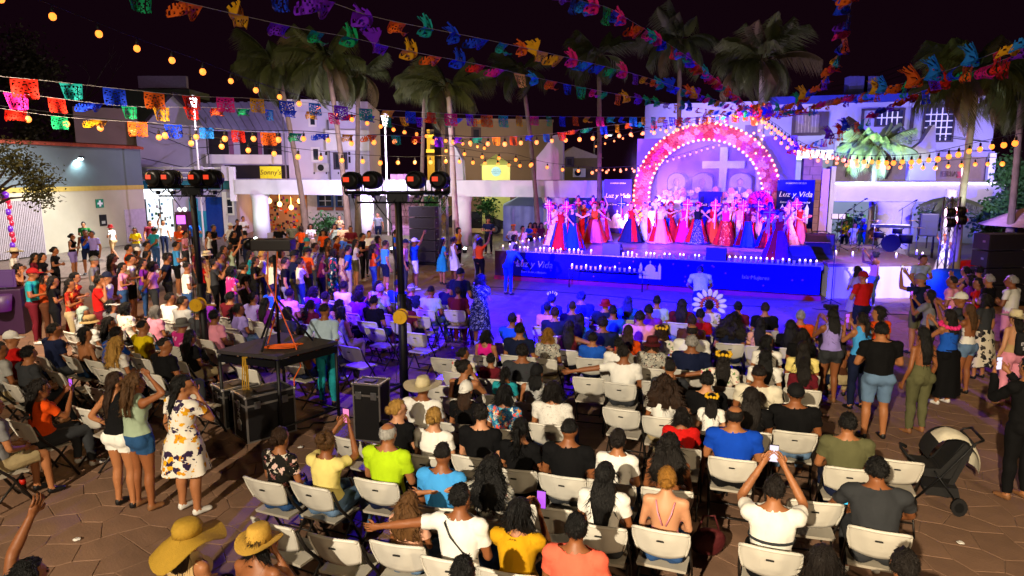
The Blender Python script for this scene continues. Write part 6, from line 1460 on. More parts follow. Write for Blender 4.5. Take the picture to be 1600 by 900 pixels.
for i, (px, py, lb) in enumerate(((1323, 610, 'crumpled white paper on the right aisle floor'), (470, 700, 'small paper scrap on the floor behind the flight cases'), (120, 845, 'paper scrap on the paving at the bottom left'), (1500, 850, 'flattened paper cup on the paving at the bottom right'))):
    bm = NB(); ell(bm, (0, 0, .015), (.04, .03, .010), 2)
    for v in bm.verts: v.co += v.normal*mnoise.noise(v.co*60+Vector((i, 0, 0)))*.02
    tag(obj('paper_scrap', bm, WHITEP, None, loc=G(px, py)), lb, 'litter')
# ================================================================== CHAIRS
CHW = mat('chair_plastic', 'c4c0b6', .45, 0, .10, 4, .06, 120, .4, .04); CHF = mat('chair_frame', '2a2624', .4, .5, .1, 8); CHS = mat('chair_seat_shaded', 'aca598', .45, 0, .06, 3, .06, 120, .4, .05)  # seat is the same white plastic with shade coloured in as beige
def chair_meshes():
    M_ = {}
    def fin(nm, bm, m, sm=False):
        norm(bm); me = bpy.data.meshes.new(nm); bm.to_mesh(me); bm.free(); me.materials.append(m)
        if nm == 'backrest': me.materials.append(mat('slot_dark', '1c1a18', .8))
        if sm: me.polygons.foreach_set('use_smooth', [True]*len(me.polygons))
        M_[nm] = me
    bm = NB(); nx, nz = 14, 9
    def bp(u, v, off):
        hw = .205+.030*min(1, v*1.6)+.004*math.sin(v*3); x = hw*u; z0 = .545+.045*abs(u)**2.2; z = z0+(.842-z0-.012*abs(u)**6)*v
        y = -.155-.115*((z-.52)/.32) - .034*(1-u*u) + off
        if .03 < abs(u) < .46 and .18 < v < .80: y += -.010 if off < 0 else 0
        return (x, y, z)
    F_ = [[bm.verts.new(bp(-1+2*i/nx, j/nz, .009)) for i in range(nx+1)] for j in range(nz+1)]
    B_ = [[bm.verts.new(bp(-1+2*i/nx, j/nz, -.009)) for i in range(nx+1)] for j in range(nz+1)]
    for g, fl in ((F_, 1), (B_, 0)):
        for j in range(nz):
            for i in range(nx):
                vs = (g[j][i], g[j][i+1], g[j+1][i+1], g[j+1][i]); bm.faces.new(vs[::-1] if fl else vs).smooth = True
    ring = lambda g: g[0]+[g[j][nx] for j in range(1, nz+1)]+g[nz][nx-1::-1]+[g[j][0] for j in range(nz-1, 0, -1)]
    a, b = ring(F_), ring(B_); n = len(a)
    for i in range(n): bm.faces.new((a[i], a[(i+1) % n], b[(i+1) % n], b[i]))
    tube(bm, [bp(-1+2*i/nx, 1, -.012) for i in range(nx+1)], .0155, 7)
    for s_ in (-1, 1): tube(bm, [bp(s_, j/nz, -.010) for j in range(nz+1)], .010, 6)
    c = bp(0, .66, -.022); box(bm, c, (.062, .012, .012), 0, 1)
    fin('backrest', bm, CHW)
    bm = NB(); g = []
    for j in range(7):
        y = .20-.385*j/6; g.append([bm.verts.new((-.215+.43*i/8, y, .448-.010*math.sin(PI*i/8)*math.sin(PI*j/6)-(.014 if j in (0,) else 0))) for i in range(9)])
    lo = [[bm.verts.new((v.co.x*.97, v.co.y*.97, v.co.z-.028)) for v in r] for r in g]
    for q, fl in ((g, 0), (lo, 1)):
        for j in range(6):
            for i in range(8): bm.faces.new((q[j][i], q[j][i+1], q[j+1][i+1], q[j+1][i]))
    rg = lambda q: q[0]+[q[j][8] for j in range(1, 7)]+q[6][7::-1]+[q[j][0] for j in range(5, 0, -1)]
    a, b = rg(g), rg(lo)
    for i in range(len(a)): bm.faces.new((a[i], a[(i+1) % len(a)], b[(i+1) % len(a)], b[i]))
    fin('seat', bm, CHS)
    for s_, nm in ((-1, 'left'), (1, 'right')):
        bm = NB(); tube(bm, [(s_*.238, .235, 0), (s_*.238, .02, .40), (s_*.238, -.13, .58), (s_*.232, -.225, .79)], [(.011, .017)]*4, 7); fin('upright_'+nm, bm, CHF)
        bm = NB(); tube(bm, [(s_*.218, -.285, 0), (s_*.218, .13, .42)], [(.010, .015)]*2, 7); fin('rear_leg_'+nm, bm, CHF)
    bm = NB(); tube(bm, [(-.238, .175, .11), (.238, .175, .11)], .010, 6); fin('front_crossbar', bm, CHF)
    bm = NB(); tube(bm, [(-.218, -.175, .115), (.218, -.175, .115)], .010, 6); fin('rear_crossbar', bm, CHF)
    return M_
CM = chair_meshes()
def chair(x, y, heading):
    t = empty('folding_chair', (x, y, 0), heading+R(4)*math.sin(x*37+y*19))
    for nm, me in CM.items():
        link({'upright_left': 'upright', 'upright_right': 'upright', 'rear_leg_left': 'rear_leg', 'rear_leg_right': 'rear_leg', 'front_crossbar': 'crossbar', 'rear_crossbar': 'crossbar'}.get(nm, nm), me, t)
    t['category'] = 'chair'; t['group'] = 'white folding chairs of the audience'
    return t
def seat_phi(x): return R(18.5) + R(11)*max(0, min(1, (-.8-x)/3))

# ================================================================== THE CROWD (head pixel in the photograph, who, pose, hair, clothes)
HAIRW = dict(short='short', fade='faded', shaved='shaved', fringe='balding', bob='bobbed', long='long', longb='long', wavy='wavy', curly='curly', pony='ponytailed', bun='bun', topbun='top bun')
COLW = dict(dgrey='dark grey', lgrey='light grey', offwhite='off white', paleyellow='pale yellow', hotpink='hot pink', lblue='pale blue', ldenim='pale denim', hibiscus='hibiscus print', print='patterned', redprint='red printed', tropic='tropical print', pale='pale flowered', frida='printed', camo='blue and white', hstripe='pink striped', sky='sky blue', royal='royal blue', floral='dark floral', lace='white lace', mosaic='colourful mosaic')
SEAT = """
722 900 m sit short black dgrey | dark haired head at the bottom edge below the white tee man
1295 884 w sit bob dark black | dark haired head at the bottom edge right of the centre
1404 887 m sit short dark grey | dark haired head at the bottom right edge
402 852 w sitcheek bob black tropic sl=bare hat=straw:straw skin=1 | woman in straw hat and floral top with phone at her ear | woman in straw hat
290 842 w sit long brown tan hat=floppy:gold sl=tank | woman under a huge floppy golden straw hat | woman in floppy hat
40 905 m situp short black dgrey skin=1 | person at the bottom left corner raising a bare arm
700 778 m sitL short black white hat=none yaw=-.3 skin=1 strap | man in white tee with black shoulder strap resting an arm | man with black strap
660 792 g sit wavy lbrown peach k=.82 | child with long wavy light brown hair beside the white tee man
815 806 w sitfilm bob black mustard phone=r | woman in mustard top filming with purple headband | woman in mustard top
890 828 m sit short black coral | man in coral tee with short black hair | man in coral tee
1210 768 m sithigh short dark white phone pole | man in striped white polo holding a phone high | man in striped polo
1365 736 m sitfwd short black dgrey phone=l cyan big | broad man in dark grey tee looking at a cyan phone | man in dark grey tee
441 688 w sit bun brown floral | woman in dark floral blouse with brown bun | woman in floral blouse
503 693 w sithigh topbun lbrown paleyellow phone | woman in pale yellow tee filming above her head | woman in pale yellow
605 680 m sit fringe white lime | bald man in lime green polo | man in lime polo
710 716 m sit fade dark sky | man in bright blue tee with short hair | man in bright blue
770 735 w sitL wavy black print | woman with long black wavy hair stretching her arm left | woman with outstretched arm
920 742 w sit long black white | woman with very long straight black hair and white tee | woman with very long hair
1042 752 w sit bun gold pink sl=bare skin=2 straps | bare backed woman with golden bun and pink straps | bare backed woman
625 642 w sit bun blond black yaw=-.8 skin=2 | blond woman in black turned to the right by the flight case | blond woman in black
684 655 w sit bun blond white skin=2 | blond woman in white shirt | blond woman in white
740 648 m sit short dark black skin=2 | person in black tee left of the mosaic blouse | person in plain black
818 665 w sit pony black black | woman in black with a low black ponytail | black ponytailed woman
897 678 m sit fade black black | man in black tee with cropped hair near the centre | man in black, cropped hair
963 690 w sit bun dark white | woman in white tee with dark clipped hair | woman with clipped hair
1035 697 w sit wavy dark brown sl=bare | woman with long dark curls and bare shoulders | woman with bare shoulders
1325 664 m sit short black olive | man in olive tee by the aisle | man in olive tee
1065 652 k sit bob dark red k=.84 | boy in red tee with bobbed dark hair | boy in red tee
1148 652 m sit fringe dark royal big | balding man in royal blue tee with an olive strap | man in royal blue
663 607 m sit short grey white hat=big:cream | man in a big cream hat and white shirt | man in big cream hat
727 612 w sit longb brown black hat=capback:white | woman in black wearing a white cap | woman in white cap
785 618 w sit bob black mosaic | woman in mosaic patterned blouse | woman in mosaic blouse
864 612 w sit bob dark lace big | broad woman in white lace tee | woman in white lace
1046 604 w sit curly brown white | woman with curly brown hair in white top | curly haired woman in white
1083 594 m sit short dark black skin=2 | man in black tee beside the curly haired woman | man beside curly hair
1174 622 w sit long dark black big | woman with long dark brown hair below the pale tee man | long haired woman in black
1186 586 m sit fade dark offwhite big skin=1 | big man in pale tee with faded hair | big man in pale tee
1243 617 m sit short black black hat=capback:black big | man in black cap and black tee by the aisle | man in black cap
735 578 w sitcheek topbun dark black sl=tank yaw=-.9 | woman in black tank with a top bun in profile | woman with top bun
775 584 g sit pony black teal k=.85 | girl in teal with orange scrunchie | girl in teal
834 588 w sit longb black lgrey sl=tank hat=capback:black | woman in black cap and grey tank top | woman in grey tank
977 553 m sitL short dark white yaw=-.5 skin=1 | man in white tee with his arm over the next chair | man reaching left in white
1048 576 m sit shaved dark dgrey | shaven headed man in dark tee | shaven headed man
1130 562 w sitL long dark pale crown | woman with flower crown reaching an arm left | woman with flower crown
1188 560 w sit long black white | woman with long black hair in white right of the flower crown
1257 575 w sit longb dark maroon k=.92 | girl with smooth dark brown hair by the aisle
753 526 w sit bob black hotpink sl=tank k=.9 | girl in hot pink tank top | girl in hot pink
731 556 g sit bun dark pale k=.84 yaw=-.8 | girl with a flower headband in profile | girl with flower headband
773 556 g sit short dark maroon k=.82 | child with dark hair ahead of the girl in teal
816 545 m sit short dark dgrey big | man in dark jacket near the left end of his row | man in dark jacket
812 520 m sit short black navy | man in navy ahead of the dark jacket
848 527 w sit bob gold print | woman with golden hair in a patterned top | golden haired woman
892 517 w sitR long dark maroon sl=tank | woman with long dark hair and bare arm near the blue light
941 506 m sit short dark navy big | big man in navy near the blue light | big man in navy
976 520 w sit longb brown orange | woman in orange top with brown hair | woman in orange top
968 543 k sit short black white k=.9 | boy in white tee beside the reaching man | boy in white tee
1007 540 w sit bob maroon print hat=bucket:maroon | woman in a maroon hat and patterned top | woman in maroon hat
1036 520 w sit bob maroon pale crown | woman with two yellow flowers in her hair | woman with yellow hair flowers
1001 494 m sit short dark pink big | big man in pink polo with short dark hair | man in pink polo
1081 537 m sit short grey navy big | grey haired man in navy shirt | grey haired man in navy
1078 518 m sit fringe dark white big | bald man in white shirt ahead of the grey haired man | bald man in white
1094 493 w sit short black red | woman in bright red tee with black hair | woman in bright red
1147 505 w sit curly dark navy big | broad woman in navy with a yellow hair flower | broad woman in navy
1191 508 w sit long black peach | woman with long black hair in a peach top | woman in peach
1207 537 w sit bob black white yaw=-.9 | woman with black bob in profile and white print top
1247 546 w sit long dark paleyellow | woman with a pale headband and long dark hair | woman with pale headband
1246 496 m sit short grey orange strap | grey haired man in orange shirt with dark strap | grey haired man in orange
1253 524 w sit bob dark black | woman in black with dark bob behind the orange shirt
1225 506 w sit long black black | woman in black with long black hair left of the orange shirt
856 482 w sit short black pink | person with a pink lit shoulder near the blue floor | pink shouldered person
867 490 m sit short brown navy | man in navy right of the pink shouldered person
862 468 w sit bun black navy tiara | woman wearing a glittering tiara near the blue floor | woman with tiara
893 480 m sit shaved brown navy | shaven man in navy in the blue lit front rows
908 465 m sit short black navy big | man in navy in the frontmost row under blue light
945 477 m sit fade dark navy hat=bucket:red | person in a red hat in the blue front rows | person in red hat
960 485 m sit short dark blue | man in blue right of the red hat
980 474 w sit longb dark blue | woman in blue with long hair in the front rows
1012 488 k sit short dark purple | child in purple in the front rows
1031 472 m sit short dark lblue | man in pale blue in the front rows
1061 476 w sit long dark maroon big | woman with very long dark hair in the front row | long haired front row woman
1112 477 w sit bun dark pale feather | dancer with white feather headdress seated in front | feather headdress dancer
1081 503 k sit short brown brown | child in brown left of the bright red tee
1157 484 w sit topbun black maroon | woman with a dark top bun near the feather headdress | woman near feathers
1145 492 g sit bob black purple k=.9 | girl with a pink hair bow near the feather headdress
1192 486 m sit short brown black | man in black tee seated right of the dark top bun
906 500 w sit long black blue | woman with black hair in blue behind the shaven man
930 530 k sit short dark blue k=.85 | child in blue between two front row adults
800 500 m sitfilm short dark blue phone | person filming with a raised phone left of the pink shoulder
186 538 w sit wavy blond lace | woman with long wavy blond hair in white lace | wavy blond woman
259 540 m sit fade dark black yaw=-.9 | bearded man in black tee in profile | bearded man in black
251 505 m sit fade black yellow yaw=-.4 | man in bright yellow tee | man in bright yellow
216 514 m sitfwd short dark blue | man in blue tee looking down
22 530 m sit short dark red hat=cap:white yaw=-.8 | man in red shirt and white cap at far left | man in white cap far left
46 540 m sit short dgrey lgrey yaw=-.4 | grey haired man in pale tee at far left | grey haired man far left
73 548 m sit short black dgrey | man in dark grey with black hair at far left
90 520 m sit short dark navy yaw=-.4 | man in navy tee behind the grey dress woman
118 522 w sit bob black black sl=bare yaw=-.7 | woman in black off shoulder top in profile | woman in off shoulder black
138 488 w sit longb grey lgrey hat=scarf:sage yaw=-.8 | woman in a grey headscarf | woman in headscarf
150 505 w sit bob dark white hat=bucket:tan | person in a tan brimmed hat beside the headscarf
170 508 w sit wavy dark dgrey yaw=-.6 | woman with dark wavy hair right of the headscarf
168 480 w sit bob black grey hat=visor:white yaw=-.8 | woman in a white visor | woman in white visor
191 483 w sit bob black pale | woman with dark bobbed hair right of the white visor
242 488 w sit bob grey pink | grey curly haired woman in pink | grey haired woman in pink
272 468 m sit short dark white yaw=-.7 | man in white shirt in profile near the left stand | man in white shirt
289 472 m sit short dark lgrey yaw=-.7 | man in grey right of the white shirt
293 528 w sit long black black | woman with long straight black hair by the left stand | long haired woman by stand
301 504 w sit short black hstripe hat=bucket:grey | person in striped shirt and bucket hat
340 494 m sit short black pink | man in pink tee with short black hair | man in pink tee
310 487 m sit short dark dgrey hat=bucket:olive | person in an olive hat near the left stand
374 484 w sit pony black lavender yaw=-.7 | woman in lavender with a black ponytail
366 466 m sit short black maroon | man in maroon behind the lavender woman
385 465 m sit short black lavender yaw=-.5 | man in lavender shirt in the left block
409 474 w sit long black purple | woman with long black hair left of the tripod | long haired woman by tripod
452 460 k sit short black pink | child in bright pink left of the standing blue shirt man | child in bright pink
456 488 w sit bob dark dgrey | woman with dark bob under the tripod legs
470 480 w sit pony black maroon | woman with braided black hair right of the pink child
471 520 m sit short dark brown | man in brown under the riser table edge
545 486 w sit bob black grey sl=tank | woman in grey tank with black bob beside the blue shirt man | woman in grey tank top
531 478 w sit bob dark pink | woman in pink partly hidden by the blue shirt man
553 464 w sitfilm bob dark purple phone | woman filming with a raised phone in the left block | woman filming left block
590 472 m sit short black black | man in black tee left of the centre stand | man by centre stand
530 449 m sit short dark white | man in white in the left front rows
549 452 w sit longb dark navy | woman in navy in the left front rows
570 450 w sitfilm bob dark lblue phone | woman in pale blue filming in the left front rows
594 452 m sit short white lblue | white haired man in pale blue | white haired man
617 446 m sit short dark blue hat=cap:navy | man in a navy cap in the left front rows
643 452 m sit short grey navy hat=visor:white | person with a white headband by the centre stand
675 455 m sit fade dark lblue | man in a pale printed shirt right of the centre stand
700 452 m sitfwd short dark navy | man in navy bending by the aisle
711 456 k sit short brown maroon | child with brown hair by the aisle
640 474 w sit bob dark maroon | woman in maroon behind the centre stand
72 606 w sitfilm wavy dark orange phone yaw=-.5 | woman in orange filming with her phone | woman in orange filming
-14 636 m sit short dark grey leg=shorts bot=khaki | man in grey tee and khaki shorts cut by the left edge
505 466 m sit short dark navy | man in navy in the left block
488 455 w sit bob dark purple | woman in purple left block front row
430 452 m sit short dark blue | man in blue left of the tripod
330 470 w sit bob dark purple | woman in purple behind the left stand
520 505 m sit short grey white big | pale shirted man right of the standing blue shirt man
"""
EMPTY = """
430 815|520 836|600 838|546 684|861 784|1276 782|1404 718|650 650|760 620|700 560|800 575|878 650|985 640|930 586|895 562|1020 560|1100 545|1145 585|1220 605|1260 590|1245 625|1210 530|1020 590|1000 650
1060 640|1160 680|1100 640|850 700|690 600|120 640|70 640|150 605|165 575|108 540|140 548|165 560|215 560|285 600|385 575|405 580|300 560|335 545|370 520|400 515|420 505|245 580|75 580|40 572|10 570|25 585
440 505|475 475|490 470|500 490|560 505|580 510|665 490|690 475|710 482|650 520|540 540|520 470|600 490|615 500|450 470|780 540|910 540|900 530|960 515|870 520|1060 495|1120 500|1170 520|1230 530|1140 530|1260 560|1180 600
"""
